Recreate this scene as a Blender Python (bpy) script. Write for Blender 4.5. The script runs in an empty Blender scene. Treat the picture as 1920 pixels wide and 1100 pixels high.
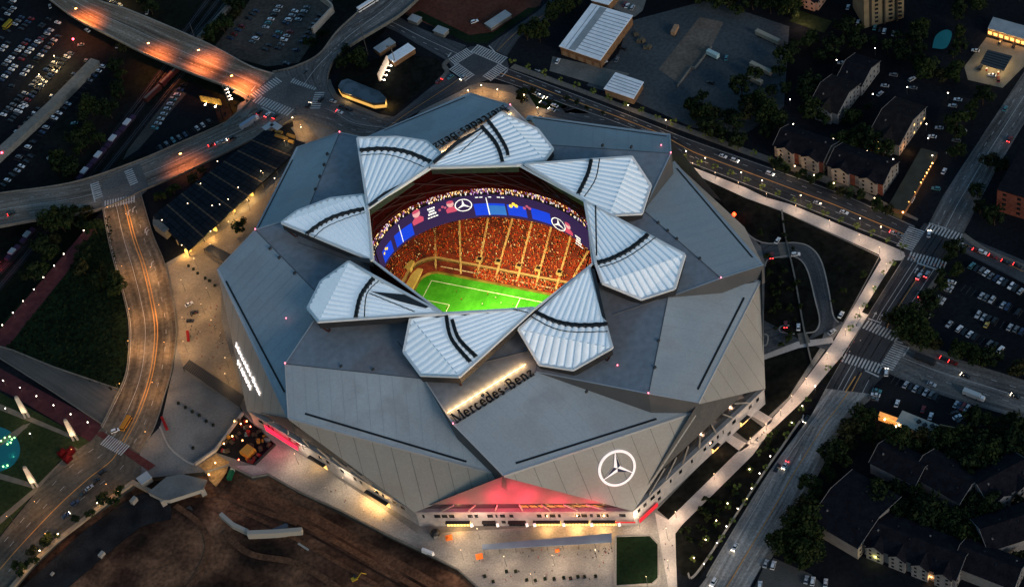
# Dusk aerial view of a stadium with an open eight-petal roof, built from measured ground positions.
import bpy, bmesh, math, random
from mathutils import Vector, Matrix
from mathutils.geometry import tessellate_polygon
random.seed(11)
S = bpy.context.scene
COL = S.collection
# ------------------------------------------------------------------ survey: camera and ground plane
CX, CY, F, H = 960.0, 550.0, 3600.0, 760.0
_d = Vector((1680 - CX, 3700 - CY, F)).normalized()          # straight down, in camera axes (x right, y down, z forward)
_g = (Vector((0, 0, 1)) - _d * _d.z).normalized()
_r = _d.cross(_g)
OX, OY = -9.0, 656.0                                          # stadium centre is the world origin

def U(px, py, z=0.0):
    """World point at height z surveyed from photo position (px, py)."""
    v = Vector((px - CX, py - CY, F))
    v *= (H - z) / v.dot(_d)
    return Vector((v.dot(_r) - OX, v.dot(_g) - OY, z))

def UP(px, py, o, n):
    """Survey onto the plane through o with normal n."""
    c = Vector((-OX, -OY, H))
    w = U(px, py, 0) - c
    t = (o - c).dot(n) / w.dot(n)
    return c + w * t

cam = bpy.data.objects.new('camera', bpy.data.cameras.new('camera'))
COL.objects.link(cam)
Mx = Matrix(((_r.x, -_r.y, -_r.z), (_g.x, -_g.y, -_g.z), (-_d.x, _d.y, _d.z))).to_4x4()
Mx.translation = Vector((-OX, -OY, H))
cam.matrix_world = Mx
cam.data.sensor_width = 36.0
cam.data.lens = F / 1920 * 36
cam.data.clip_start, cam.data.clip_end = 5, 20000
S.camera = cam

# ------------------------------------------------------------------ materials
MATS = {}
def mat(name, c1, c2=None, scale=0.05, rough=0.75, detail=6, metal=0.0, fine=0.0, fine_scale=1.5, streak=None, spec=0.4,
        emit=None, es=0.0, ramp=(0.35, 0.65), extra=None, extra_scale=0.02, extra_ramp=(0.45, 0.6), bump=0.0):
    if name in MATS: return MATS[name]
    m = bpy.data.materials.new(name); m.use_nodes = True
    nt = m.node_tree; N = nt.nodes; L = nt.links
    b = N['Principled BSDF']
    b.inputs['Roughness'].default_value = rough
    b.inputs['Metallic'].default_value = metal
    b.inputs['Specular IOR Level'].default_value = spec if rough < .75 else .04
    b.inputs['Base Color'].default_value = (*c1, 1)
    col = None
    if c2 is not None:
        geo = N.new('ShaderNodeNewGeometry'); pos = geo.outputs['Position']
        no = N.new('ShaderNodeTexNoise'); no.inputs['Scale'].default_value = scale; no.inputs['Detail'].default_value = detail
        L.new(pos, no.inputs['Vector'])
        rp = N.new('ShaderNodeMapRange'); rp.inputs[1].default_value = ramp[0]; rp.inputs[2].default_value = ramp[1]
        L.new(no.outputs['Fac'], rp.inputs[0])
        mx = N.new('ShaderNodeMix'); mx.data_type = 'RGBA'
        mx.inputs['A'].default_value = (*c1, 1); mx.inputs['B'].default_value = (*c2, 1)
        L.new(rp.outputs[0], mx.inputs['Factor']); col = mx.outputs['Result']
        if extra is not None:                                   # a third tone in broad patches
            n3 = N.new('ShaderNodeTexNoise'); n3.inputs['Scale'].default_value = extra_scale; n3.inputs['Detail'].default_value = 4
            L.new(pos, n3.inputs['Vector'])
            r3 = N.new('ShaderNodeMapRange'); r3.inputs[1].default_value = extra_ramp[0]; r3.inputs[2].default_value = extra_ramp[1]
            L.new(n3.outputs['Fac'], r3.inputs[0])
            m3 = N.new('ShaderNodeMix'); m3.data_type = 'RGBA'
            L.new(r3.outputs[0], m3.inputs['Factor']); L.new(col, m3.inputs['A']); m3.inputs['B'].default_value = (*extra, 1)
            col = m3.outputs['Result']
        if streak:                                              # wear running along the carriageway (uv in metres)
            uv = N.new('ShaderNodeUVMap'); mp = N.new('ShaderNodeMapping')
            mp.inputs['Scale'].default_value = (streak[0], streak[1], 1)
            L.new(uv.outputs[0], mp.inputs['Vector'])
            n4 = N.new('ShaderNodeTexNoise'); n4.inputs['Scale'].default_value = 1; n4.inputs['Detail'].default_value = 5
            L.new(mp.outputs[0], n4.inputs['Vector'])
            r4 = N.new('ShaderNodeMapRange'); r4.inputs[1].default_value = .3; r4.inputs[2].default_value = .7
            r4.inputs[3].default_value = 1 - streak[2]; r4.inputs[4].default_value = 1 + streak[2]
            L.new(n4.outputs['Fac'], r4.inputs[0])
            m4 = N.new('ShaderNodeVectorMath'); m4.operation = 'SCALE'
            L.new(col, m4.inputs[0]); L.new(r4.outputs[0], m4.inputs['Scale']); col = m4.outputs[0]
        if fine:
            n2 = N.new('ShaderNodeTexNoise'); n2.inputs['Scale'].default_value = fine_scale; n2.inputs['Detail'].default_value = 3
            L.new(pos, n2.inputs['Vector'])
            r2 = N.new('ShaderNodeMapRange'); r2.inputs[1].default_value = .3; r2.inputs[2].default_value = .7
            r2.inputs[3].default_value = 1 - fine; r2.inputs[4].default_value = 1 + fine
            L.new(n2.outputs['Fac'], r2.inputs[0])
            m2 = N.new('ShaderNodeVectorMath'); m2.operation = 'SCALE'
            L.new(col, m2.inputs[0]); L.new(r2.outputs[0], m2.inputs['Scale']); col = m2.outputs[0]
            if bump:
                bp = N.new('ShaderNodeBump'); bp.inputs['Strength'].default_value = bump; bp.inputs['Distance'].default_value = .5
                L.new(n2.outputs['Fac'], bp.inputs['Height']); L.new(bp.outputs[0], b.inputs['Normal'])
        L.new(col, b.inputs['Base Color'])
    if emit is not None:
        b.inputs['Emission Color'].default_value = (*emit, 1); b.inputs['Emission Strength'].default_value = es
    MATS[name] = m
    return m

# ------------------------------------------------------------------ mesh and object helpers
class MB:
    """Collects faces (3-D points, material slot, optional uv) for ONE mesh object."""
    def __init__(s): s.v = []; s.f = []; s.m = []; s.uv = []; s.smooth = False
    def face(s, pts, m=0, uv=None):
        i = len(s.v); s.v += [Vector(p) for p in pts]; s.f.append(tuple(range(i, i + len(pts)))); s.m.append(m); s.uv.append(uv)
    def flat(s, pts, m=0, up=True, hole=None):
        """possibly concave flat polygon, triangulated, with an optional hole"""
        pts = [Vector(p) for p in pts]; loops = [pts]
        if hole: hl = [Vector((p.x, p.y, pts[0].z)) for p in hole]; loops.append(hl); 
        allp = sum(loops, [])
        for t in tessellate_polygon(loops):
            q = [allp[k] for k in t]
            n = (q[1] - q[0]).cross(q[2] - q[0])
            if (n.z < 0) == up: q.reverse()
            s.face(q, m)
    def slab(s, pts, z0, z1, m=0, ms=None, bottom=False, hole=None):
        """upright prism over a plan polygon"""
        ms = m if ms is None else ms
        top = [Vector((p[0], p[1], z1)) for p in pts]; bot = [Vector((p[0], p[1], z0)) for p in pts]
        s.flat(top, m, True, hole)
        if bottom: s.flat(bot, ms, False)
        a = sum(top[i].x * top[i - 1].y - top[i - 1].x * top[i].y for i in range(len(top)))
        if a > 0: top.reverse(); bot.reverse()
        for i in range(len(top)):
            j = (i + 1) % len(top); s.face([bot[i], bot[j], top[j], top[i]], ms)
    def box(s, c, sz, rz=0.0, m=0, taper=1.0, mtop=None):
        """box with base centre c; taper shrinks the top"""
        c = Vector(c); R = Matrix.Rotation(rz, 3, 'Z'); x, y, z = sz[0] / 2, sz[1] / 2, sz[2]
        b = [c + R @ Vector(p) for p in ((-x, -y, 0), (x, -y, 0), (x, y, 0), (-x, y, 0))]
        t = [c + R @ Vector((p[0] * taper, p[1] * taper, z)) for p in ((-x, -y), (x, -y), (x, y), (-x, y))]
        for i in range(4):
            j = (i + 1) % 4; s.face([b[i], b[j], t[j], t[i]], m)
        s.face(t, m if mtop is None else mtop); s.face(b[::-1], m)
    def tube(s, path, r, n=6, m=0, r1=None):
        path = [Vector(p) for p in path]; rings = []
        for i, p in enumerate(path):
            d = (path[min(i + 1, len(path) - 1)] - path[max(i - 1, 0)]).normalized()
            a = d.cross(Vector((0, 0, 1)));
            if a.length < 1e-3: a = d.cross(Vector((1, 0, 0)))
            a.normalize(); b = d.cross(a)
            rr = r if r1 is None else r + (r1 - r) * i / (len(path) - 1)
            rings.append([p + (a * math.cos(2 * math.pi * k / n) + b * math.sin(2 * math.pi * k / n)) * rr for k in range(n)])
        for q, w in zip(rings, rings[1:]):
            for k in range(n):
                j = (k + 1) % n; s.face([q[j], q[k], w[k], w[j]], m)
        s.face(rings[0], m); s.face(rings[-1][::-1], m)
    def ball(s, c, r, n=8, m=0, sq=(1, 1, 1)):
        c = Vector(c); k = n // 2
        P = lambda i, j: c + Vector((math.sin(math.pi * i / k) * math.cos(2 * math.pi * j / n) * sq[0], math.sin(math.pi * i / k) * math.sin(2 * math.pi * j / n) * sq[1], math.cos(math.pi * i / k) * sq[2])) * r
        for i in range(k):
            for j in range(n):
                if i == 0: s.face([P(0, 0), P(1, j), P(1, j + 1)], m)
                elif i == k - 1: s.face([P(i, j), P(k, 0), P(i, j + 1)], m)
                else: s.face([P(i, j), P(i + 1, j), P(i + 1, j + 1), P(i, j + 1)], m)
    def ribbon(s, path, w, z=0.0, m=0, nrm=None):
        """flat band following a path of 3-D points"""
        path = [Vector(p) for p in path]; up = Vector((0, 0, 1)) if nrm is None else nrm
        Ls, Rs = [], []
        for i, p in enumerate(path):
            d = (path[min(i + 1, len(path) - 1)] - path[max(i - 1, 0)]); a = up.cross(d).normalized() * w / 2
            Ls.append(p + a + up * z); Rs.append(p - a + up * z)
        for i in range(len(path) - 1): s.face([Rs[i], Rs[i + 1], Ls[i + 1], Ls[i]], m)
    def build(s, name, mats, parent=None, at=None):
        me = bpy.data.meshes.new(name)
        off = Vector(at) if at is not None else (root_loc(parent) if parent is not None else Vector((0, 0, 0)))
        me.from_pydata([tuple(v - off) for v in s.v], [], s.f)
        for x in (mats if isinstance(mats, (list, tuple)) else [mats]): me.materials.append(x)
        me.polygons.foreach_set('material_index', s.m)
        if any(u is not None for u in s.uv):
            ul = me.uv_layers.new(name='UVMap'); i = 0
            for k, u in enumerate(s.uv):
                for q in range(len(s.f[k])):
                    if u is not None: ul.data[i + q].uv = u[q]
                i += len(s.f[k])
        bm = bmesh.new(); bm.from_mesh(me); bmesh.ops.remove_doubles(bm, verts=bm.verts, dist=0.001)
        if s.smooth:
            for f in bm.faces: f.smooth = True
        bm.to_mesh(me); bm.free(); me.update()
        o = bpy.data.objects.new(name, me); COL.objects.link(o)
        if parent is not None: o.parent = parent
        elif at is not None: o.location = at
        return o

def root_loc(o):
    l = Vector((0, 0, 0))
    while o is not None: l += o.location; o = o.parent
    return l
def tag(o, label, cat, group=None):
    o['label'] = label; o['category'] = cat
    if group: o['group'] = group
    return o
def thing(name, label, cat, loc=(0, 0, 0), group=None):
    o = bpy.data.objects.new(name, None); COL.objects.link(o); o.location = loc; o.empty_display_size = 1
    return tag(o, label, cat, group)
def struct(o): o['kind'] = 'structure'; return o
def stuff(o): o['kind'] = 'stuff'; return o
def dup(o, loc, rz=0.0, label=None, group=None, scale=None, parent=None):
    """copy of a thing with copies of its parts and sub-parts (mesh data shared)"""
    c = o.copy(); COL.objects.link(c)
    if parent is None:
        c.location = loc; c.rotation_euler = (0, 0, rz)
        if scale: c.scale = (scale,) * 3 if not isinstance(scale, tuple) else scale
        if label: c['label'] = label
        if group: c['group'] = group
    else: c.parent = parent
    for ch in o.children: dup(ch, None, parent=c)
    return c
def lamp(kind, loc, energy, color=(1, .62, .3), size=0.5, rot=None, parent=None, name='lamp_light', spot=None):
    l = bpy.data.lights.new(name, kind); l.energy = energy; l.color = color
    if kind == 'AREA': l.size = size
    else: l.shadow_soft_size = size
    if spot: l.spot_size = spot; l.spot_blend = .8
    o = bpy.data.objects.new(name, l); COL.objects.link(o); o.location = loc
    if rot is not None: o.rotation_euler = rot
    if parent is not None: o.parent = parent; o.location = Vector(loc) - root_loc(parent)
    return o
def clip(poly, a, b, c):
    """keep the part of a 2-D polygon where a*x+b*y>=c"""
    out = []
    for i in range(len(poly)):
        p, q = poly[i - 1], poly[i]; dp = a * p[0] + b * p[1] - c; dq = a * q[0] + b * q[1] - c
        if (dp >= 0) != (dq >= 0):
            t = dp / (dp - dq); out.append((p[0] + (q[0] - p[0]) * t, p[1] + (q[1] - p[1]) * t))
        if dq >= 0: out.append(q)
    return out
class Plane:
    def __init__(s, o, p, q):
        s.o = Vector(o); s.n = (Vector(p) - s.o).cross(Vector(q) - s.o).normalized()
        if s.n.z < 0: s.n = -s.n
        s.ex = (Vector(p) - s.o).normalized(); s.ey = s.n.cross(s.ex)
    def at(s, px, py, lift=0.0): return UP(px, py, s.o, s.n) + s.n * lift
    def to2(s, p): d = Vector(p) - s.o; return (d.dot(s.ex), d.dot(s.ey))
    def to3(s, q, lift=0.0): return s.o + s.ex * q[0] + s.ey * q[1] + s.n * lift
def inside(poly, x, y):
    c = False
    for i in range(len(poly)):
        (x1, y1), (x2, y2) = poly[i - 1], poly[i]
        if (y1 > y) != (y2 > y) and x < (x2 - x1) * (y - y1) / (y2 - y1) + x1: c = not c
    return c
def heading(p, q, z=0): v = U(*q, z) - U(*p, z); return math.atan2(v.y, v.x)
def resample(pts, n):
    pts = [Vector(p) for p in pts]; d = [0]
    for a, b in zip(pts, pts[1:]): d.append(d[-1] + (b - a).length)
    out = []
    for i in range(n):
        t = d[-1] * i / (n - 1); k = 0
        while k < len(pts) - 2 and d[k + 1] < t: k += 1
        w = (t - d[k]) / max(1e-9, d[k + 1] - d[k]); out.append(pts[k].lerp(pts[k + 1], min(1, max(0, w))))
    return out
def smooth_px(pts, n=24):
    """Catmull-Rom through photo positions"""
    P = [pts[0]] + list(pts) + [pts[-1]]; out = []
    m = len(pts) - 1
    for k in range(n):
        t = k * m / (n - 1); i = min(int(t), m - 1); u = t - i
        p0, p1, p2, p3 = P[i], P[i + 1], P[i + 2], P[i + 3]
        out.append(tuple(0.5 * (2 * p1[c] + (p2[c] - p0[c]) * u + (2 * p0[c] - 5 * p1[c] + 4 * p2[c] - p3[c]) * u * u + (3 * p1[c] - p0[c] - 3 * p2[c] + p3[c]) * u ** 3) for c in range(len(p1))))
    return out

# palette
ASPH = mat('worn_asphalt', (.046, .051, .057), (.075, .081, .088), .03, .9, streak=(.02, .55, .4), fine=.2, fine_scale=.8)
ASPH_DK = mat('dark_asphalt', (.007, .009, .012), (.014, .016, .020), .02, .9, fine=.3, fine_scale=.5, extra=(.005, .006, .008), extra_scale=.01)
NEWASPH = mat('fresh_asphalt', (.034, .035, .039), (.056, .057, .060), .05, .85, streak=(.02, .5, .35), fine=.2, fine_scale=1.0)
CONC_RD = mat('concrete_deck', (.165, .122, .088), (.235, .182, .138), .03, .85, streak=(.015, .42, .6), fine=.25, fine_scale=.7)  # tan tint also carries a broad sodium glow on the deck
TANROAD = mat('worn_brown_deck', (.10, .080, .060), (.19, .150, .105), .045, .85, streak=(.02, .35, .5), fine=.3, fine_scale=.5, extra=(.075, .066, .055), extra_scale=.03)
GRAYROAD = mat('grey_road', (.085, .084, .084), (.140, .136, .130), .04, .85, streak=(.02, .45, .55), fine=.25, fine_scale=.8)
WALK = mat('pale_concrete_walk', (.40, .36, .33), (.52, .48, .44), .08, .8, fine=.1, fine_scale=.9)
PAVE = mat('grey_paving', (.15, .146, .136), (.215, .208, .192), .05, .85, fine=.14, fine_scale=.9, extra=(.12, .118, .114), extra_scale=.03)
PAVE_WARM = mat('tan_plaza_paving', (.20, .165, .12), (.29, .24, .175), .05, .85, fine=.16, fine_scale=.8, extra=(.15, .125, .10), extra_scale=.035)
PAVE_PALE = mat('pale_plaza_paving', (.26, .245, .22), (.37, .345, .31), .06, .85, fine=.2, fine_scale=1.1, extra=(.20, .195, .185), extra_scale=.04)
SIDEWALK = mat('old_sidewalk', (.12, .11, .095), (.17, .155, .135), .06, .85, fine=.2, fine_scale=.6)
WHITE_LINE = mat('white_road_paint', (.36, .36, .35), (.52, .52, .50), .4, .7)
ORANGE_LINE = mat('yellow_road_paint', (.62, .30, .07), (.50, .23, .05), .3, .7)
SOIL = mat('bare_red_soil', (.066, .031, .019), (.19, .094, .053), .045, .95, ramp=(.42, .62), fine=.4, fine_scale=.5, extra=(.022, .013, .010), extra_scale=.018, bump=.4, streak=(.02, .07, .4))
REDSOIL = mat('red_clay', (.075, .026, .018), (.10, .04, .028), .05, .95, fine=.25, fine_scale=.5)
ROAD_PALE = mat('pale_worn_road', (.20, .19, .175), (.31, .295, .27), .04, .85, streak=(.015, .5, .6), fine=.25, fine_scale=.8)
VIADUCT = mat('viaduct_deck_brown', (.115, .098, .082), (.175, .152, .128), .035, .85, streak=(.02, .45, .55), fine=.25, fine_scale=.8)
GRASS = mat('dark_grass', (.005, .013, .006), (.010, .020, .009), .05, .95, fine=.35, fine_scale=.6)
LAWN = mat('park_lawn', (.020, .030, .011), (.034, .044, .017), .05, .95, fine=.3, fine_scale=.5)
MULCH = mat('planting_bed', (.005, .006, .005), (.012, .012, .010), .1, .95, fine=.45, fine_scale=.35)
BALLAST = mat('rail_ballast', (.012, .012, .014), (.024, .023, .024), .03, .95, fine=.3, fine_scale=.5)
EARTH = mat('gulch_earth', (.006, .008, .008), (.014, .014, .014), .02, .95, fine=.35, fine_scale=.35, extra=(.007, .011, .006), extra_scale=.012)
CONC = mat('cast_concrete', (.24, .225, .20), (.33, .31, .28), .1, .8, fine=.12, fine_scale=1.2)
CONC_DIM = mat('stained_concrete', (.12, .12, .11), (.17, .165, .15), .1, .85, fine=.15, fine_scale=.8)
METAL_DK = mat('dark_metal', (.03, .032, .035), None, rough=.5, metal=.6)
POLE = mat('pole_grey_metal', (.10, .10, .10), None, rough=.5, metal=.5)
RUBBER = mat('black_rubber', (.010, .010, .011), None, rough=.8)
GLASS_DK = mat('dark_glass', (.010, .013, .017), None, rough=.12, spec=.6)
BLACK = mat('black_trim', (.006, .007, .008), None, rough=.6)
GLOBE = mat('lamp_globe_warm', (.9, .85, .7), None, emit=(1, .72, .40), es=9)
GLOBE_W = mat('lamp_globe_white', (.9, .88, .8), None, emit=(1, .84, .64), es=9)
RED_LED = mat('red_light', (.6, .02, .03), None, emit=(1, .03, .05), es=12)
TAIL = mat('tail_light_red', (.5, .01, .01), None, emit=(1, .03, .03), es=9)
HEADL = mat('headlight_white', (.9, .9, .85), None, emit=(1, .85, .62), es=9)
# ------------------------------------------------------------------ terrain
GZ = -10.5                                                     # floor of the railway gulch and of the dug site
m = MB(); R_ = 4000
m.face([(-R_, -R_, GZ), (R_, -R_, GZ), (R_, R_, GZ), (-R_, R_, GZ)])
struct(m.build('ground', EARTH))
PLATEAU = [(775, -170), (751, 27), (700, 80), (640, 104), (612, 150), (600, 210), (538, 232), (437, 282), (346, 326), (276, 356), (262, 380), (192, 392),
           (165, 427), (98, 505), (0, 614), (-160, 780), (-160, 1190), (-60, 1190), (30, 1096), (67, 1053), (145, 982), (215, 930), (262, 897), (300, 893),
           (385, 884), (430, 872), (471, 893), (502, 888), (561, 922), (725, 1001), (859, 1067), (906, 1111), (990, 1210), (2400, 1290), (2300, -170)]
def px(poly, z=0.0): return [U(x, y, z) for x, y in poly]
HOLE = [Vector((96 * math.cos(k * math.pi / 20), 96 * math.sin(k * math.pi / 20), 0)) for k in range(40)]   # the sunken bowl
m = MB(); m.slab(px(PLATEAU), GZ - .3, 0, 0, 1, hole=HOLE)
struct(m.build('terrace', [ASPH_DK, mat('dark_retaining_concrete', (.03, .03, .028), (.05, .048, .045), .1, .9, fine=.2)]))

def sheet(name, poly, z, material, n=0, kind='structure', hole=None):
    m = MB(); m.flat([U(x, y, z) for x, y in (smooth_px(poly + poly[:1], n) if n else poly)], hole=hole)
    o = m.build(name, material); o['kind'] = kind; return o

def road(name, Lp, Rp, material, z=0.03, n=26, lines=(), smooth=True, thick=None, parapet=None, zs=None):
    """carriageway between two edges given as photo positions; lines = (fraction across, colour, dash, width)"""
    if smooth and len(Lp) > 2: Lp = smooth_px(Lp, 3 * n)
    if smooth and len(Rp) > 2: Rp = smooth_px(Rp, 3 * n)
    L = resample([U(p[0], p[1], p[2] if len(p) > 2 else z) for p in Lp], n); R = resample([U(p[0], p[1], p[2] if len(p) > 2 else z) for p in Rp], n)
    m = MB(); u = 0
    W = (L[0] - R[0]).length
    for i in range(n - 1):
        du = ((L[i + 1] + R[i + 1]) / 2 - (L[i] + R[i]) / 2).length
        w0, w1 = (L[i] - R[i]).length, (L[i + 1] - R[i + 1]).length
        q = [R[i], R[i + 1], L[i + 1], L[i]]; uv = [(u, 0), (u + du, 0), (u + du, w1), (u, w0)]
        if (q[1] - q[0]).cross(q[3] - q[0]).z < 0: q.reverse(); uv.reverse()
        m.face(q, 0, uv)
        if thick:
            dz = Vector((0, 0, -thick))
            m.face([L[i], L[i + 1], L[i + 1] + dz, L[i] + dz], 1); m.face([R[i + 1], R[i], R[i] + dz, R[i + 1] + dz], 1)
            m.face([L[i] + dz, L[i + 1] + dz, R[i + 1] + dz, R[i] + dz], 1)
        u += du
    o = m.build(name, [material, CONC_DIM]); struct(o)
    for nm, mt, sel in (('lane_marking', WHITE_LINE, 'w'), ('centre_marking', ORANGE_LINE, 'o')):
        k = MB()
        for fr, c, dash, w in lines:
            if c != sel: continue
            c0 = [R[i].lerp(L[i], fr) for i in range(n)]; tot = sum((b - a).length for a, b in zip(c0, c0[1:]))
            p = resample(c0, max(4, int(tot / 3)))
            if not dash: k.ribbon(p, w, .03)
            else:
                for i in range(0, len(p) - 1, dash): k.ribbon(p[i:i + 2], w, .03)
        if k.f: k.build(nm, mt, o)
    if parapet:
        k = MB(); h, w, mt = parapet
        for E_ in (L, R):
            for a, b in zip(E_, E_[1:]):
                d = (b - a); s_ = Vector((-d.y, d.x, 0)).normalized() * w / 2; up = Vector((0, 0, h))
                k.face([a - s_ + up, b - s_ + up, b + s_ + up, a + s_ + up]); k.face([a - s_, b - s_, b - s_ + up, a - s_ + up]); k.face([b + s_, a + s_, a + s_ + up, b + s_ + up])
        k.build('parapet', mt, o)
    return o
def crosswalk(p, q, wpx, parent, n=11, z=.09, edge=False):
    """zebra bars between two photo positions, bars wpx long across the walking direction"""
    A, B = U(*p, z), U(*q, z); d = (B - A); L_ = d.length; d.normalize(); s_ = Vector((-d.y, d.x, 0)) * wpx / 2
    k = MB()
    for i in range(n):
        a = A + d * (L_ * (i + .22) / n); b = A + d * (L_ * (i + .72) / n); k.face([a - s_, b - s_, b + s_, a + s_])
    if edge:
        for sg in (-1, 1): k.ribbon([A + s_ * sg * 1.1, B + s_ * sg * 1.1], .45, .004)
    k.build('crosswalk', WHITE_LINE, parent)
def stopline(p, q, parent, w=.7, z=.09, mt=None):
    k = MB(); k.ribbon([U(*p, z), U(*q, z)], w); k.build('stop_line', mt or WHITE_LINE, parent)
def arrows(pts, parent, rz, z=.09):
    k = MB()
    for p in pts:
        c = U(*p, z); R = Matrix.Rotation(rz, 3, 'Z')
        for poly in ([(-2, -.25), (.6, -.25), (.6, .25), (-2, .25)], [(.6, -.9), (2.2, 0), (.6, .9)]): k.face([c + R @ Vector((x, y, 0)) for x, y in poly])
    k.build('arrow_marking', WHITE_LINE, parent)

# ---- paved and planted sheets on the terrace (each a few cm above the last)
sheet('stadium_plaza', [(309, 494), (353, 470), (440, 386), (568, 268), (545, 240), (600, 212), (690, 240), (760, 235), (850, 150), (960, 160), (1060, 215), (1260, 305), (1478, 400), (1650, 480), (1585, 603), (1488, 740), (1250, 985), (1262, 1110), (906, 1110), (859, 1066), (725, 1000),
      (561, 921), (502, 887), (471, 892), (430, 871), (385, 884), (300, 893), (262, 897), (230, 870), (300, 800), (325, 690), (331, 622)], .02, PAVE, hole=HOLE)
sheet('plaza_paving', [(357, 467), (420, 430), (500, 365), (560, 300), (600, 300), (480, 440), (415, 505), (415, 600), (455, 750), (425, 742), (343, 687), (330, 640), (323, 560), (315, 500)], .05, PAVE_WARM)
sheet('plaza_paving', [(455, 770), (470, 790), (700, 940), (783, 1000), (1192, 977), (1225, 957), (1266, 979), (1270, 1112), (906, 1111), (859, 1066), (725, 1000), (561, 921), (502, 887), (471, 892), (440, 873), (474, 871), (517, 834)], .05, PAVE_PALE)
sheet('plaza_paving', [(860, 175), (905, 163), (960, 175), (1010, 205), (990, 225), (960, 200), (880, 176)], .055, PAVE_WARM)
sheet('ramp_paving', [(548, 222), (562, 218), (600, 262), (575, 285), (555, 262)], .055, PAVE_WARM)
sheet('planting_bed', [(1290, 318), (1400, 372), (1470, 398), (1648, 481), (1581, 604), (1560, 600), (1538, 500), (1480, 470), (1425, 460), (1350, 380)], .06, MULCH)
sheet('planting_bed', [(1435, 480), (1478, 470), (1500, 476), (1536, 500), (1556, 590), (1540, 640), (1440, 660), (1432, 600)], .06, MULCH)
sheet('planting_bed', [(1432, 668), (1500, 650), (1540, 648), (1478, 745), (1440, 780), (1412, 765), (1432, 750)], .06, MULCH)
sheet('planting_bed', [(1378, 808), (1403, 780), (1430, 800), (1402, 826)], .06, MULCH)
sheet('planting_bed', [(1232, 955), (1360, 822), (1386, 843), (1254, 974)], .06, MULCH)
sheet('planting_bed', [(1266, 985), (1404, 852), (1440, 815), (1516, 742), (1540, 720), (1425, 905), (1310, 1085), (1280, 1078), (1268, 1060)], .06, MULCH)
sheet('planting_bed', [(1563, 688), (1600, 612), (1677, 492), (1690, 490), (1630, 585), (1583, 666), (1550, 722), (1540, 718)], .065, MULCH)
sheet('lawn', [(1156, 1006), (1218, 1004), (1233, 1020), (1233, 1082), (1222, 1092), (1156, 1096)], .08, GRASS)
sheet('garden_ground', [(165, 430), (205, 405), (219, 500), (238, 600), (240, 680), (226, 735), (110, 690), (12, 652), (0, 640), (-40, 690), (-160, 780), (98, 505)], .03, GRASS)
sheet('brick_path', [(160, 430), (178, 430), (125, 511), (64, 587), (0, 668), (-60, 740), (-60, 690), (0, 617)], .06, mat('maroon_brick', (.055, .018, .022), (.08, .028, .03), .3, .9, fine=.2, fine_scale=2))
sheet('lawn', [(-60, 690), (0, 735), (185, 835), (110, 865), (0, 1003), (-60, 1060)], .03, LAWN)
sheet('brick_path', [(-60, 640), (0, 690), (40, 712), (195, 795), (172, 830), (30, 745), (-60, 700)], .05, MATS['maroon_brick'])
for q in ([(-20, 748), (130, 812), (136, 822), (-20, 760)], [(-20, 850), (48, 795), (58, 792), (-20, 868)], [(-20, 880), (60, 905), (62, 915), (-20, 892)], [(60, 918), (140, 838), (148, 842), (64, 926), (-20, 1000), (-20, 985)]):
    sheet('park_path', q, .07, mat('park_path_paving', (.14, .115, .085), (.19, .155, .115), .2, .9))
sheet('clay_ground', [(790, -60), (760, 28), (878, 78), (910, 76), (1012, 10), (1040, -60)], .04, REDSOIL)
sheet('grass_bank', [(770, 28), (786, 20), (880, 66), (925, 60), (990, 15), (1012, 14), (912, 82), (875, 80)], .05, GRASS)
sheet('concrete_pad', [(1036, 106), (1180, 138), (1148, 168), (1030, 133)], .04, CONC_DIM)
sheet('sidewalk', [(1150, 0), (1215, -10), (1205, 20), (1190, 32), (1140, 12)], .04, CONC_DIM)
sheet('building_pad', [(1235, 130), (1312, 32), (1357, 42), (1330, 95), (1275, 158)], .05, mat('old_floor_slab', (.11, .088, .070), (.155, .126, .102), .06, .9, fine=.25, fine_scale=.5))
sheet('pond', [(1748, 90), (1754, 68), (1772, 56), (1785, 62), (1778, 85), (1768, 92)], .05, mat('pool_water', (.008, .085, .10), None, rough=.2, emit=(0, .35, .42), es=.03), 20)  # faint teal glow put into the water itself
sheet('forecourt', [(1808, 125), (1850, 70), (1925, 90), (1925, 120), (1880, 165), (1815, 150)], .04, mat('forecourt_concrete', (.17, .15, .11), (.24, .21, .16), .1, .85, fine=.15))
sheet('grass_verge', [(1500, 20), (1560, 40), (1545, 62), (1480, 40)], .04, LAWN)
sheet('island_ground', [(625, 165), (640, 130), (740, 100), (820, 110), (835, 128), (820, 150), (735, 212), (640, 180)], .03, MULCH)
sheet('corner_grass', [(990, 176), (1048, 190), (1110, 205), (1060, 215), (1005, 200)], .06, GRASS)
sheet('kerb_island', [(1040, 188), (1120, 208), (1135, 214), (1060, 212)], .07, GRASS)
PZ = -3.6
# dug site: mounds of soil in the pit below the plaza
m = MB()
nx, ny = 60, 40
pit = [(30, 1096), (67, 1053), (145, 982), (215, 930), (262, 897), (300, 893), (385, 884), (430, 872), (471, 893), (502, 888), (561, 922), (725, 1001), (859, 1067), (906, 1111), (990, 1210), (-60, 1210)]
rnd = random.Random(4); ph = [(rnd.uniform(.02, .12), rnd.uniform(.02, .12), rnd.uniform(0, 6), rnd.uniform(.2, .6)) for _ in range(9)]
def pit_z(x, y): return PZ + .9 + sum(a * math.sin(fx * x + fy * y + p) for fx, fy, p, a in ph) * .9
g = {}
for i in range(nx + 1):
    for j in range(ny + 1):
        p = U(-60 + 1060 * i / nx, 860 + 350 * j / ny, PZ); g[i, j] = Vector((p.x, p.y, pit_z(p.x, p.y)))
for i in range(nx):
    for j in range(ny):
        q = [g[i, j + 1], g[i + 1, j + 1], g[i + 1, j], g[i, j]]
        m.face(q, 0, [(p.x * .83 - p.y * .56, p.x * .56 + p.y * .83) for p in q])
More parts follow.
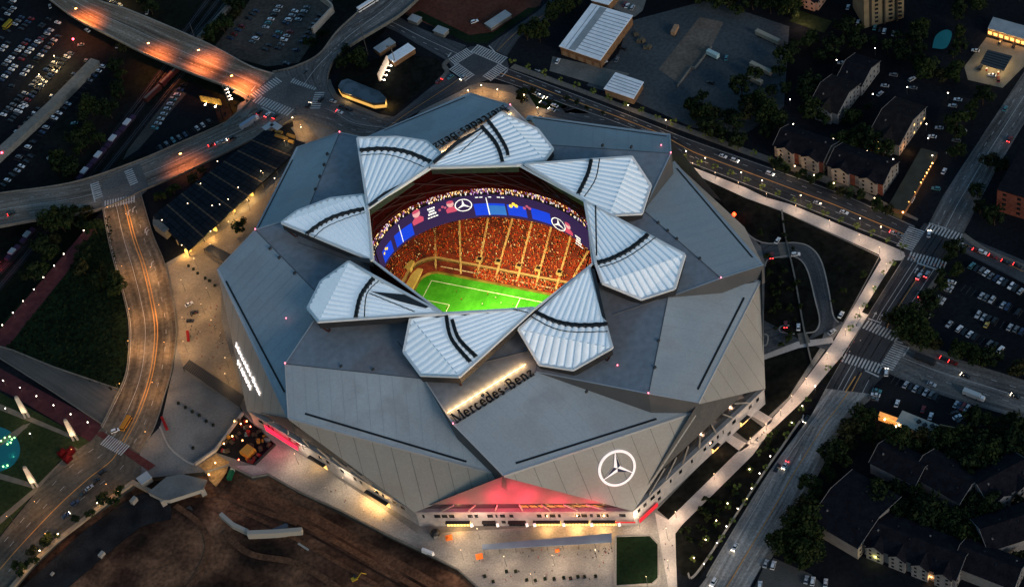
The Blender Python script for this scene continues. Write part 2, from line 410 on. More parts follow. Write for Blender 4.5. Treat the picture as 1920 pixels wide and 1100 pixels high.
m.smooth = True
DUG = struct(m.build('dug_earth', SOIL))
def pit_path(pts, w, mt, dz):
    sp = [U(x, y, PZ) for x, y in smooth_px(pts, 60)]; m = MB()
    for i in range(len(sp) - 1):
        d = (sp[i + 1] - sp[max(0, i - 1)]).normalized(); s_ = Vector((-d.y, d.x, 0)) * w / 2; e = (sp[min(i + 2, len(sp) - 1)] - sp[i]).normalized(); t_ = Vector((-e.y, e.x, 0)) * w / 2
        q = [sp[i] - s_, sp[i + 1] - t_, sp[i + 1] + t_, sp[i] + s_]; q = [Vector((v.x, v.y, pit_z(v.x, v.y) + dz)) for v in q]
        if (q[1] - q[0]).cross(q[3] - q[0]).z < 0: q.reverse()
        m.face(q)
    struct(m.build('haul_track', mt))
TR1 = mat('churned_soil', (.15, .072, .040), (.085, .042, .025), .12, .95, fine=.4, fine_scale=.7); TR2 = mat('wet_soil', (.022, .013, .010), (.045, .026, .018), .12, .95, fine=.4, fine_scale=.7)
for k_, (off, w_, mt_) in enumerate(((12, 1.6, TR1), (20, 3.6, TR1), (36, 3.0, TR1), (47, 1.2, TR2), (66, 2.0, TR1))):
    pit_path([(440 - off * .2, 886 + off), (500 - off * .3, 905 + off), (580 - off * .4, 946 + off), (700 - off * .5, 1012 + off), (800 - off * .5, 1068 + off), (900 - off * .5, 1130 + off)], w_, mt_, .12 + .03 * k_)
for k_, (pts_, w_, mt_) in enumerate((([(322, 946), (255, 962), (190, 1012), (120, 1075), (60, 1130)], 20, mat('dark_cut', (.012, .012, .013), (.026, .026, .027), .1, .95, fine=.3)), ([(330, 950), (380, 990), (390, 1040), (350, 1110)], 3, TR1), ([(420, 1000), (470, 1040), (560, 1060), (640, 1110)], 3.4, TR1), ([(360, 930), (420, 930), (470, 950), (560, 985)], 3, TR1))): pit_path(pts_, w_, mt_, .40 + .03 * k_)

# ---- roads
MED = []
R1 = road('viaduct_road', [(120, -40), (181, 0), (242, 20), (370, 74), (417, 97), (471, 126), (515, 140)], [(40, -40), (94, 0), (141, 34), (215, 72), (279, 104), (380, 145), (434, 165), (472, 186)], CONC_RD, .0, 40,
          [(.5, 'w', 0, .25), (.28, 'w', 3, .2), (.74, 'w', 3, .2)], thick=1.6, parapet=(1.0, .5, CONC))
for f in (.12, .40, .67):                                     # expansion joints
    pass
R2 = road('overpass_road', [(511, 136, 0), (552, 126, 1), (599, 102, 4), (640, 52, 7), (735, -30, 7)], [(628, 186, 0), (614, 150, 1), (640, 98, 5), (751, 27, 7), (810, -30, 7)], GRAYROAD, .0, 34,
          [(.5, 'w', 0, .3), (.3, 'w', 3, .2), (.7, 'w', 3, .2)], thick=1.5, parapet=(1.0, .5, CONC_DIM))
R13 = road('viaduct_road', [(-60, 374), (0, 363), (135, 343), (256, 303), (336, 269), (420, 232), (447, 212), (471, 188)], [(-60, 434), (0, 424), (54, 414), (188, 392), (276, 354), (346, 324), (437, 280), (538, 231), (556, 218)], VIADUCT, .06, 44,
           [(.5, 'w', 0, .25), (.25, 'w', 3, .2), (.75, 'w', 3, .2)], thick=1.6, parapet=(.9, .45, CONC_DIM))
I1 = sheet('road_junction', [(466, 182), (515, 138), (560, 128), (606, 150), (632, 186), (600, 212), (545, 226), (490, 212)], .10, GRAYROAD)
crosswalk((474, 182), (524, 148), 6.5, I1, 12, .16); crosswalk((478, 184), (546, 212), 6.5, I1, 14, .16); crosswalk((549, 148), (596, 163), 6.5, I1, 11, .16); crosswalk((600, 172), (590, 205), 6, I1, 8, .16)
stopline((490, 201), (515, 213), I1, z=.16); stopline((471, 171), (479, 161), I1, z=.16); stopline((560, 140), (575, 147), I1, z=.16)
R3 = road('street', [(596, 176), (640, 181), (680, 208), (717, 215), (760, 222), (800, 222)], [(545, 224), (562, 224), (604, 234), (629, 247), (658, 256), (690, 258), (740, 262)], GRAYROAD, .07, 24, [(.5, 'w', 0, .25), (.26, 'w', 3, .2), (.74, 'w', 3, .2)])
R4 = road('street', [(842, 135), (815, 158), (744, 215), (700, 250)], [(880, 160), (855, 175), (775, 215), (740, 240)], ASPH, .075, 16, [(.5, 'o', 0, .25)])
R5 = road('street', [(740, 20), (751, 34), (800, 58), (875, 86)], [(700, 44), (737, 57), (790, 87), (842, 116)], ASPH, .075, 20, [(.5, 'w', 0, .25), (.25, 'w', 3, .2)])
R6 = road('street', [(913, 87), (1010, 20), (1060, -30)], [(950, 106), (976, 67), (1040, 30), (1110, -30)], ASPH, .075, 16, [(.5, 'o', 0, .2)], smooth=False)
I2 = sheet('road_junction', [(842, 118), (880, 88), (905, 86), (950, 108), (955, 130), (925, 147), (880, 160), (855, 140)], .10, ASPH)
crosswalk((846, 117), (882, 95), 6, I2, 11, .16, True); crosswalk((888, 90), (946, 115), 6, I2, 14, .16, True); crosswalk((944, 123), (912, 148), 6, I2, 10, .16, True); crosswalk((850, 124), (882, 147), 6, I2, 10, .16, True)
stopline((917, 86), (928, 98), I2, z=.16); stopline((840, 107), (846, 99), I2, z=.16); stopline((952, 131), (941, 144), I2, z=.16)
R7 = road('avenue', [(952, 128), (1077, 176), (1178, 215), (1280, 256), (1404, 299), (1583, 363), (1716, 423)], [(926, 147), (990, 169), (1057, 196), (1134, 222), (1229, 258), (1285, 303), (1475, 377), (1694, 463)], NEWASPH, .08, 50,
          [(.04, 'w', 0, .2), (.28, 'w', 3, .2), (.50, 'o', 0, .5), (.73, 'w', 3, .2), (.95, 'w', 0, .2)], smooth=False)
R8 = road('slip_road', [(1060, 196), (1130, 212), (1180, 222), (1255, 250), (1330, 300)], [(1020, 214), (1100, 232), (1180, 246), (1240, 262), (1320, 320)], ASPH, .07, 18, [(.5, 'w', 3, .2)])
arrows([(1008, 132), (1046, 172)], R7, heading((1000, 150), (1100, 185)))
sheet('sidewalk', [(956, 128), (1077, 170), (1178, 208), (1404, 292), (1583, 356), (1720, 414), (1722, 410), (1590, 344), (1410, 282), (1180, 200), (1080, 162), (965, 120)], .07, SIDEWALK)
R9 = road('avenue', [(1290, 1125), (1324, 1083), (1438, 891), (1522, 777), (1549, 726), (1583, 666), (1630, 585), (1694, 484)], [(1392, 1125), (1425, 1066), (1495, 949), (1576, 797), (1630, 740), (1643, 713), (1687, 639), (1704, 595), (1762, 512)], ROAD_PALE, .08, 60,
          [(.03, 'w', 0, .2), (.25, 'w', 3, .2), (.46, 'o', 0, .45), (.72, 'w', 3, .2), (.84, 'w', 0, .3)], smooth=False)
R9b = road('avenue', [(1549, 728), (1583, 668), (1630, 587), (1694, 486), (1741, 420)], [(1632, 738), (1645, 711), (1687, 641), (1704, 597), (1762, 512), (1805, 440)], NEWASPH, .11, 30,
          [(.18, 'w', 0, .25), (.42, 'o', 0, .35), (.62, 'w', 0, .3), (.74, 'w', 0, .25)], smooth=False)
R9c = road('avenue', [(1741, 420), (1768, 367), (1920, 135), (1990, 30)], [(1805, 440), (1865, 323), (1920, 232), (2010, 90)], GRAYROAD, .085, 26, [(.3, 'w', 3, .2), (.52, 'w', 0, .25), (.75, 'w', 3, .2)], smooth=False)
I3 = sheet('road_junction', [(1694, 470), (1733, 418), (1806, 440), (1764, 508), (1700, 488)], .14, NEWASPH)
crosswalk((1695, 466), (1720, 428), 9, I3, 11, .2); crosswalk((1738, 424), (1803, 447), 6, I3, 11, .2); crosswalk((1703, 479), (1775, 497), 6, I3, 12, .2); crosswalk((1802, 452), (1788, 464), 5, I3, 4, .2)
stopline((1742, 418), (1776, 429), R9c, .9, .2); stopline((1720, 493), (1757, 505), I3, .9, .2); stopline((1690, 462), (1702, 436), R7, .9, .2)
sheet('road_junction', [(1583, 668), (1626, 606), (1696, 634), (1662, 700), (1640, 722)], .14, NEWASPH)
crosswalk((1621, 607), (1686, 634), 6, R9b, 11, .2); crosswalk((1580, 669), (1654, 692), 6, R9b, 12, .2); crosswalk((1692, 641), (1661, 691), 7, R9b, 13, .2)
stopline((1628, 597), (1652, 605), R9b, .8, .2); stopline((1622, 694), (1648, 706), R9b, .8, .2); stopline((1604, 705), (1585, 735), R9b, .6, .2, ORANGE_LINE)
arrows([(1640, 590), (1652, 594), (1718, 507), (1727, 510)], R9b, heading((1600, 650), (1700, 490)), .2)
arrows([(1505, 783), (1500, 857)], R9, heading((1500, 857), (1522, 777)) + math.pi)
R10 = road('street', [(1808, 442), (1920, 488), (2000, 520)], [(1788, 464), (1920, 531), (2000, 565)], ASPH, .08, 14, [(.5, 'o', 0, .2)], smooth=False)
R11 = road('street', [(1697, 640), (1740, 655), (1920, 712), (2000, 740)], [(1660, 697), (1740, 733), (1920, 787), (2000, 812)], GRAYROAD, .08, 18, [(.35, 'w', 3, .2), (.55, 'w', 0, .25), (.75, 'w', 3, .2)], smooth=False)
stopline((1706, 648), (1693, 668), R11, .9, .2)
R12 = road('viaduct_road', [(192, 388), (205, 457), (219, 511), (232, 558), (242, 605), (242, 656), (235, 706), (215, 750), (190, 800)], [(264, 362), (286, 437), (309, 494), (323, 558), (331, 622), (323, 690), (309, 740), (290, 800), (262, 850)], TANROAD, .09, 40,
           [(.46, 'o', 0, .5), (.40, 'o', 0, .5), (.66, 'w', 0, .22), (.22, 'w', 4, .2), (.97, 'w', 0, .25)], parapet=(.9, .4, CONC_DIM))
R12b = road('street', [(190, 800), (172, 825), (148, 840), (114, 868), (74, 914), (0, 1006), (-60, 1080)], [(262, 850), (262, 892), (215, 928), (145, 979), (67, 1050), (30, 1090), (-10, 1130)], mat('brown_street', (.075, .066, .052), (.11, .095, .075), .03, .85, streak=(.02, .35, .3), fine=.2, fine_scale=.6), .095, 30,
            [(.30, 'w', 4, .2), (.50, 'o', 0, .45), (.68, 'w', 4, .2), (.85, 'w', 4, .2)])
sheet('road_junction', [(190, 342), (262, 306), (280, 352), (264, 368), (190, 392)], .12, GRAYROAD)
crosswalk((195, 384), (254, 372), 6.5, R12, 12, .18); crosswalk((177, 342), (186, 372), 5, R12, 8, .18); crosswalk((240, 318), (252, 346), 5, R12, 8, .18)
stopline((224, 383), (252, 376), R12, .8, .18); stopline((170, 345), (178, 378), R12, .8, .18)
m = MB()
for p in ((240, 404), (249, 398), (272, 437), (275, 441), (284, 500)): 
    c = U(*p, .18); m.ribbon([c, c + Vector((.2, 3, 0)), c + Vector((1.6, 4.2, 0))], .6)
m.build('turn_arrow', WHITE_LINE, R12)
sheet('brick_crossing', [(178, 812), (192, 808), (292, 872), (278, 882)], .14, mat('red_brick_band', (.075, .022, .022), (.10, .035, .032), .3, .9, fine=.2, fine_scale=2))
crosswalk((195, 823), (236, 845), 7, R12b, 11, .2)
R14 = road('ramp_road', [(-40, 645), (12, 652), (100, 688), (222, 730)], [(-40, 655), (0, 672), (100, 735), (192, 796)], mat('pale_ramp_deck', (.075, .072, .066), (.105, .10, .092), .04, .85, streak=(.02, .4, .2), fine=.15), .10, 14, smooth=False, parapet=(.9, .4, CONC_DIM))
R15 = road('drive', [(1425, 456), (1455, 456), (1490, 456), (1520, 465), (1540, 490), (1553, 540), (1562, 590), (1580, 606)], [(1435, 495), (1455, 482), (1480, 480), (1500, 487), (1516, 512), (1528, 560), (1535, 605), (1512, 640)], ASPH, .075, 26)
R16 = road('drive', [(1432, 600), (1470, 620), (1510, 640), (1560, 645)], [(1432, 665), (1470, 655), (1510, 645), (1562, 660)], ASPH, .07, 12)
# footpaths
P1 = sheet('footpath', [(1262, 300), (1290, 310), (1398, 352), (1435, 370), (1482, 383), (1684, 467), (1702, 476), (1690, 488), (1677, 488), (1616, 585), (1628, 590), (1578, 668), (1562, 686), (1515, 742), (1440, 813), (1411, 853), (1280, 982), (1266, 1000), (1270, 1112), (1255, 1112), (1228, 960),
     (1253, 974), (1402, 828), (1448, 784), (1488, 740), (1560, 645), (1583, 605), (1652, 487), (1648, 477), (1468, 396), (1398, 371), (1300, 326)], .10, WALK)
sheet('footpath', [(1408, 760), (1450, 785), (1440, 797), (1400, 774)], .10, WALK)
sheet('footpath', [(1361, 809), (1405, 834), (1388, 846), (1356, 822)], .10, WALK)
sheet('footpath', [(1432, 665), (1495, 640), (1560, 632), (1564, 642), (1498, 652), (1433, 674)], .10, WALK)
sheet('footpath', [(1458, 458), (1475, 456), (1482, 482), (1464, 484)], .12, SIDEWALK)
sheet('footpath', [(1495, 625), (1512, 622), (1520, 642), (1500, 646)], .12, SIDEWALK)
def kerb(pts, w=.7, h=.14, mt=None, n=30, label='low pale kerb'):
    p = [U(x, y, .05) for x, y in smooth_px(pts, n)]; k = MB()
    for a, b in zip(p, p[1:]):
        d = b - a; s_ = Vector((-d.y, d.x, 0)).normalized() * w / 2; up = Vector((0, 0, h))
        k.face([a - s_ + up, b - s_ + up, b + s_ + up, a + s_ + up]); k.face([a - s_, b - s_, b - s_ + up, a - s_ + up]); k.face([b + s_, a + s_, a + s_ + up, b + s_ + up])
    return struct(k.build('kerb', mt or CONC))
for q in ([(1390, 430), (1430, 455), (1490, 455), (1520, 464), (1540, 490), (1553, 540), (1562, 590), (1572, 604)], [(1434, 500), (1440, 486), (1460, 482), (1482, 480), (1502, 488), (1516, 512), (1528, 560), (1537, 600), (1530, 620), (1512, 624)],
          [(1480, 610), (1464, 612), (1464, 622), (1490, 626)], [(1433, 626), (1440, 630), (1438, 645), (1432, 648)], [(1325, 1080), (1345, 1045), (1440, 890), (1525, 775)]): kerb(q)
kerb([(1466, 395), (1472, 440), (1490, 520), (1508, 620), (1524, 690)], .8, .9, CONC_DIM)
kerb([(1290, 1075), (1310, 1070), (1420, 905), (1500, 790)], .8, .9, CONC)
kerb([(842, 112), (833, 122), (838, 135), (825, 150), (818, 155)], 3, .15, SIDEWALK)
kerb([(615, 150), (622, 168), (640, 188), (720, 222)], 3, .15, CONC_DIM)
kerb([(466, 190), (452, 198), (447, 212), (420, 236)], 3.5, .15, CONC_DIM); kerb([(512, 138), (535, 142), (560, 130), (600, 104)], 4, .15, CONC_DIM)
kerb([(440, 170), (462, 182), (470, 200), (455, 220)], 3.5, .15, CONC_DIM)
kerb([(600, 0), (625, 20), (618, 32), (588, 64)], 1.0, 5.0, CONC, label='retaining wall')
kerb([(545, 226), (565, 222), (610, 236), (690, 262)], 2.5, .15, SIDEWALK)
kerb([(300, 800), (318, 838), (345, 862), (366, 872)], 1.0, .5, CONC)
kerb([(1805, 440), (1850, 470), (1920, 500)], 3, .15, SIDEWALK); kerb([(1706, 596), (1695, 640), (1760, 660), (1800, 674)], 3, .15, SIDEWALK); kerb([(1632, 742), (1576, 800), (1496, 952), (1430, 1062)], 3, .15, SIDEWALK)
kerb([(1690, 638), (1706, 598), (1765, 512)], 3, .15, SIDEWALK)
kerb([(1676, 702), (1700, 692), (1720, 698), (1730, 712)], 1.2, .2, CONC_DIM)
# rails in the gulch
for k, (a, b) in enumerate([((140, 365), (345, 95)), ((128, 362), (335, 92)), ((165, 360), (365, 110)), ((345, 85), (440, -40)), ((330, 80), (420, -40)), ((372, 70), (460, -40)), ((-20, 560), (110, 405)), ((-20, 530), (90, 412))]):
    mm = MB(); A, B = U(*a, GZ + .05), U(*b, GZ + .05); d = (B - A).normalized(); s_ = Vector((-d.y, d.x, 0))
    mm.ribbon([A, B], 5.0, 0, 0)
    for sg in (-.75, .75):
        mm.ribbon([A + s_ * sg, B + s_ * sg], .22, .2, 1)
    struct(mm.build('rail_track', [BALLAST, POLE]))
def lowsheet(name, poly, dz, mt): return sheet(name, poly, GZ + dz, mt)
lowsheet('parking_lot', [(-60, 20), (80, -40), (100, 5), (215, 78), (200, 125), (40, 300), (-60, 400)], .04, ASPH_DK)
lowsheet('parking_lot', [(400, 90), (500, -40), (640, -40), (600, 60), (560, 118), (500, 125), (430, 105)], .04, mat('gravel_lot', (.050, .044, .038), (.080, .071, .061), .05, .95, fine=.3, fine_scale=.5))
lowsheet('parking_lot', [(355, 150), (420, 190), (440, 215), (300, 285), (230, 300), (290, 200)], .04, ASPH_DK)
lowsheet('dirt_track', [(330, 165), (350, 175), (260, 280), (230, 300), (240, 280)], .08, mat('pale_dirt', (.05, .047, .042), (.07, .066, .06), .05, .95, fine=.25))
lowsheet('dirt_track', [(405, 25), (420, 5), (435, 0), (370, 80), (350, 78)], .08, mat('teal_gravel', (.022, .028, .030), (.034, .04, .042), .05, .95, fine=.25))
sheet('parking_lot', [(1772, 512), (1800, 488), (1925, 545), (1925, 690), (1860, 670), (1720, 610), (1740, 560)], .05, ASPH_DK)
sheet('parking_lot', [(1632, 745), (1665, 708), (1740, 735), (1830, 770), (1815, 805), (1700, 790), (1600, 790)], .05, mat('lot_black', (.012, .012, .013), (.018, .018, .02), .05, .9, fine=.3))
sheet('parking_lot', [(1432, 1062), (1450, 1045), (1520, 1075), (1560, 1110), (1410, 1110)], .05, mat('pale_lot', (.07, .068, .062), (.10, .095, .088), .06, .9, fine=.2))
sheet('parking_lot', [(1775, 170), (1830, 190), (1770, 330), (1690, 420), (1660, 405), (1735, 290)], .05, mat('lot_black', (.014, .014, .016), (.02, .02, .022)))
sheet('building_yard', [(1180, 40), (1330, 0), (1480, 50), (1470, 200), (1400, 250), (1300, 240), (1190, 190), (1100, 160), (1160, 100)], .03, mat('yard_asphalt', (.048, .058, .064), (.068, .078, .083), .03, .9, fine=.22, fine_scale=.5))
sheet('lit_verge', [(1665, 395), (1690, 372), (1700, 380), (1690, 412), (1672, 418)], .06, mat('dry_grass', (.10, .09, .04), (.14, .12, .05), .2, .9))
# ------------------------------------------------------------------ the stadium
ROOF = mat('grey_roof_membrane', (.290, .340, .368), (.385, .438, .464), .025, .7, fine=.06, fine_scale=.9, extra=(.315, .345, .362), extra_scale=.05)
ROOF_IN = mat('inner_roof_membrane', (.20, .225, .252), (.262, .29, .318), .03, .65, fine=.14, fine_scale=.3, extra=(.21, .20, .205), extra_scale=.03)
PARAPET = mat('parapet_cladding', (.36, .38, .39), (.42, .44, .45), .05, .5, fine=.06)
CLAD = mat('facade_cladding', (.315, .308, .282), (.375, .368, .336), .03, .6, fine=.06, fine_scale=.9, extra=(.32, .295, .26), extra_scale=.03)
SOFFIT = mat('soffit_cladding', (.085, .086, .088), (.115, .116, .117), .04, .8, fine=.12, fine_scale=.7)  # base colour darkened to carry the shade of the recess
WALLDK = mat('wedge_cladding', (.075, .08, .085), (.095, .10, .105), .05, .6, fine=.1)
SEAM = mat('cladding_joint', (.055, .055, .055), None, rough=.7)
PODIUM = mat('podium_panel', (.24, .24, .245), (.34, .335, .33), .12, .6, fine=.14, fine_scale=.35)
ETFE = mat('white_cushion', (.82, .84, .85), (.74, .78, .80), .08, .38, emit=(.74, .88, 1.0), es=.13, fine=.05, fine_scale=.6)  # faint glow added to the cushions in place of bright sky light
ETFE_S = mat('cushion_seam', (.52, .62, .69), None, rough=.5, emit=(.5, .75, 1.0), es=.06)  # seams carry a weaker share of the added glow
FRAME_W = mat('white_frame', (.84, .84, .82), (.76, .76, .74), .2, .5)
SHELLDK = mat('petal_fascia', (.020, .021, .023), (.03, .03, .033), .2, .6)
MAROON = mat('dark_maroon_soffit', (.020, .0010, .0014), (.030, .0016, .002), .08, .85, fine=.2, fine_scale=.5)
TRUSS = mat('bare_truss_steel', (.05, .022, .020), None, rough=.85)

stad = thing('stadium', 'vast grey stadium with eight folded roof wings and an open ring of white petals', 'stadium')
WING = {  # photo positions: ridge start I, eave start S, eave end T, ridge end X, then the tip the facade panel comes down to
    'A': dict(I=(850, 795), S=(945, 892), T=(1309, 771), X=(1005, 697), t=(1188, 958)),
    'B': dict(I=(535, 682), S=(541, 785), T=(941, 892), X=(795, 710), t=(777, 960)),
    'C': dict(I=(479, 431), S=(407, 507), T=(538, 784), X=(612, 567), t=(463, 770)),
    'H': dict(I=(1216, 738), S=(1311, 755), T=(1427, 527), X=(1252, 558), t=(1435, 728))}
ZI, ZS, ZT, Zt = 63.5, 53.0, 45.5, 13.0
order = 'AHGFEDCB'; anti = {'A': 'E', 'H': 'D', 'G': 'C', 'F': 'B', 'E': 'A', 'D': 'H', 'C': 'G', 'B': 'F'}
rot = lambda p: Vector((-p.x, -p.y, p.z))
PT = {}
for k in 'ABCH':
    w = WING[k]
    PT[k] = dict(I=U(*w['I'], ZI), S=U(*w['S'], ZS), T=U(*w['T'], ZT), X=U(*w['X'], ZI), t=U(*w['t'], Zt))
for k in 'ABCH': PT[anti[k]] = {n: rot(p) for n, p in PT[k].items()}
for k, pp in {'E': dict(I=(957, 198), S=(880, 175)), 'F': dict(I=(1258, 288), S=(1256, 252)), 'G': dict(I=(1352, 522), S=(1432, 497)), 'D': dict(I=(637, 249), S=(556, 277))}.items():
    PT[k]['I'] = U(*pp['I'], ZI); PT[k]['S'] = U(*pp['S'], ZS)
PT['G']['X'] = U(1207, 395, ZI); PT['F']['X'] = U(1030, 272, ZI); PT['E']['X'] = U(812, 287, ZI); PT['D']['X'] = U(573, 403, ZI)
PT['G']['T'] = U(1265, 303, ZT); PT['F']['T'] = U(990, 217, 46)
nxt = {order[i]: order[(i + 1) % 8] for i in range(8)}          # A is followed by H, the wing whose wall stands over A's end
GUT = {'A': ((967, 868), (1231, 785)), 'B': ((572, 775), (875, 865)), 'C': ((424, 527), (534, 735)), 'H': ((1308, 730), (1395, 558)),
       'G': ((1411, 483), (1269, 316)), 'F': ((1250, 256), (1000, 221)), 'E': ((872, 183), (720, 245)), 'D': ((549, 300), (484, 428))}
def seams(mb, poly, d, step, w, lift, mt=0, ph=.5):
    """thin joints on the flat polygon poly (3-D, planar) running along direction d"""
    pl = Plane(poly[0], poly[1], poly[2]); d2 = Vector((Vector(d).dot(pl.ex), Vector(d).dot(pl.ey))).normalized(); nn = (-d2.y, d2.x)
    q = [pl.to2(p) for p in poly]; v = [p[0] * nn[0] + p[1] * nn[1] for p in q]; x = min(v) + step * ph
    while x < max(v):
        c = clip(clip(q, nn[0], nn[1], x - w / 2), -nn[0], -nn[1], -x - w / 2)
        if len(c) > 2: mb.face([pl.to3(p, lift) for p in c], mt)
        x += step
for k in order:
    p = PT[k]; n_ = PT[nxt[k]]; out = Vector((p['S'].x + p['T'].x, p['S'].y + p['T'].y, 0)).normalized()
    # outer roof panel, sloping from the ridge to the eave
    m = MB(); E_ = p['T'].lerp(p['X'], .16)
    m.face([p['I'], p['S'], p['T'], p['X']][::-1] if (p['S'] - p['I']).cross(p['T'] - p['I']).z < 0 else [p['I'], p['S'], p['T'], p['X']])
    pan = m.build('roof_wing', ROOF, stad)
    m = MB(); seams(m, [p['I'], p['S'], p['T']], p['S'] - p['I'], 6.2, .16, .06); seams(m, [p['I'], p['T'], p['X']], p['S'] - p['I'], 6.2, .16, .06)
    m.build('roof_seam', mat('roof_seam_grey', (.275, .315, .338), None, rough=.6), pan)
    # gutter and raised eave strip
    pl = Plane(p['I'], p['S'], p['T'])
    a, b = (pl.at(*q, .10) for q in GUT[k])
    m = MB(); m.ribbon([a, b], 1.0, .05, 0, pl.n); m.build('gutter', BLACK, pan)
    inn = -Vector((-(p['T'] - p['S']).y, (p['T'] - p['S']).x, 0)).normalized()
    if inn.dot(-p['S'] - p['T']) < 0: inn = -inn
    m = MB(); ed0, ed1 = p['S'].copy(), p['T'].copy()
    w0, w1 = inn * 1.6, inn * 3.6; up = Vector((0, 0, .45))
    m.face([ed0 + up, ed1 + up, ed1 + w1 + up, ed0 + w0 + up]); m.face([ed0 - up * 2, ed1 - up * 2, ed1 + up, ed0 + up]); m.face([ed1 + w1 - up * 2, ed0 + w0 - up * 2, ed0 + w0 + up, ed1 + w1 + up])
    m.build('parapet', PARAPET, pan)
    # upstand wall along the wing's leading side, standing over the neighbour's roof
    m = MB(); prev = [q for q in order if nxt[q] == k][0]
    Lp = PT[prev]['X']; dn = Vector((0, 0, 1))
    top = [Lp, p['I'], p['S']]; bot = [Vector((q.x, q.y, 40)) for q in top]
    for i in (0, 1): m.face([bot[i], bot[i + 1], top[i + 1] + Vector((0, 0, .25)), top[i] + Vector((0, 0, .25))])
    wl = m.build('upstand_wall', WALLDK, stad)
    m = MB(); m.ribbon([q + Vector((0, 0, .3)) for q in top], .7); m.build('coping', PARAPET, wl)
    # main facade panel from the eave down to its tip
    m = MB(); tri = [p['S'] - Vector((0, 0, .9)), p['T'] - Vector((0, 0, .9)), p['t']]; m.face(tri)
    fp = m.build('facade_panel', CLAD, stad)
    m = MB(); mid = (p['S'] + p['T']) / 2; seams(m, tri, p['t'] - mid + (p['T'] - p['S']) * -.02, 9.5, .16, .07)
    for q in m.v: pass
    m.build('facade_joint', SEAM, fp)
# the inner roof between the ridges and the opening
outer = []
for k in order: outer += [PT[k]['I'], PT[k]['X']]
OC_PX = [(690, 392), (808, 317), (975, 312), (1100, 380), (1112, 495), (1003, 580), (830, 588), (700, 490)]
OC = [U(*q, 75) for q in OC_PX]
hole = [Vector((q.x * 1.04, q.y * 1.04, ZI)) for q in OC]
m = MB()
allp = outer + hole
for t in tessellate_polygon([outer, hole]):
    q = [allp[i] for i in t]
    if (q[1] - q[0]).cross(q[2] - q[0]).z < 0: q.reverse()
    m.face(q)
inner = m.build('inner_roof', ROOF_IN, stad)
RIDGE = mat('ridge_trim', (.10, .105, .11), None, rough=.6)
for k in order: m = MB(); m.ribbon([PT[k]['I'], PT[k]['X']], .5, .12); m.build('roof_ridge', RIDGE, inner)
for i, k in enumerate(order):
    a = PT[k]['X']; b = min(hole, key=lambda q: (q - a).length); m = MB(); m.ribbon([a, b], .4, .12); m.build('roof_valley', RIDGE, inner)

# ---- petals
PETALS = [  # tip, far corner c1, end points, fold end c3 (+ point closing on the opening); arcs in photo positions
    dict(t=(808, 316), c=[(940, 214), (1008, 245), (1037, 282), (1022, 303)], e=[(968, 312)], z=[74, 70, 68, 73],
         arcs=[([(913, 227), (934, 255), (950, 283), (953, 297)], 2.6), ([(903, 241), (926, 267), (937, 287), (943, 309)], 2.8)], thin=[[(862, 293), (912, 247)]], gap=[(815, 313), (858, 277), (905, 247), (909, 242), (858, 268), (812, 307)]),
    dict(t=(985, 311), c=[(1185, 297), (1220, 350), (1203, 403), (1142, 406)], e=[(1100, 381)], z=[74, 68, 66, 72],
         arcs=[([(1109, 303), (1102, 331), (1084, 368)], 2.6)], thin=[[(1125, 302), (1117, 341), (1096, 374)]], gap=None),
    dict(t=(1097, 380), c=[(1284, 480), (1265, 543), (1203, 563), (1130, 533)], e=[(1117, 495)], z=[74, 68, 66, 73],
         arcs=[([(1216, 443), (1182, 470), (1145, 489), (1120, 496)], 2.8)], thin=[[(1230, 450), (1190, 479), (1156, 497), (1125, 506)]], gap=[(1116, 389), (1119, 390), (1121, 484), (1118, 484)]),
    dict(t=(1106, 503), c=[(1148, 654), (1075, 695), (1012, 685), (973, 620)], e=[], z=[74, 67, 66, 73],
         arcs=[([(1004, 588), (1044, 606), (1087, 613), (1140, 611)], 2.6)], thin=[[(994, 596), (1037, 619), (1077, 627), (1141, 626)]], gap=[(1108, 505), (1116, 510), (1138, 606), (1130, 598)]),
    dict(t=(1003, 580), c=[(862, 708), (790, 705), (758, 662), (771, 597)], e=[(826, 591)], z=[74, 68, 67, 73],
         arcs=[([(838, 595), (848, 639), (884, 683)], 2.6), ([(849, 603), (862, 639), (895, 673)], 2.6)], thin=[[(964, 585), (992, 591)]], gap=None),
    dict(t=(828, 589), c=[(598, 605), (578, 580), (603, 530), (655, 493)], e=[(700, 519)], z=[74, 68, 67, 73],
         arcs=[([(703, 523), (678, 558), (668, 600)], 2.6)], thin=[[(713, 531), (690, 556), (685, 600)], [(694, 555), (780, 590)]], gap=[(695, 551), (760, 557), (806, 580), (800, 583), (750, 570)]),
    dict(t=(698, 490), c=[(529, 420), (557, 399), (620, 375), (682, 368)], e=[(690, 395)], z=[74, 70, 69, 72],
         arcs=[([(576, 443), (600, 425), (626, 411), (662, 400), (684, 396)], 2.6)], thin=[[(590, 451), (612, 432), (651, 415), (686, 404)]], gap=[(648, 485), (694, 490), (697, 499), (670, 494)]),
    dict(t=(691, 393), c=[(671, 262), (745, 260), (800, 268), (827, 291)], e=[(802, 317)], z=[74, 69, 68, 71],
         arcs=[([(675, 286), (717, 283), (763, 289), (809, 308)], 2.8)], thin=[[(677, 297), (721, 295), (759, 304), (796, 319)]], gap=[(690, 389), (720, 366), (758, 347), (754, 354), (722, 374), (694, 393)]),
]
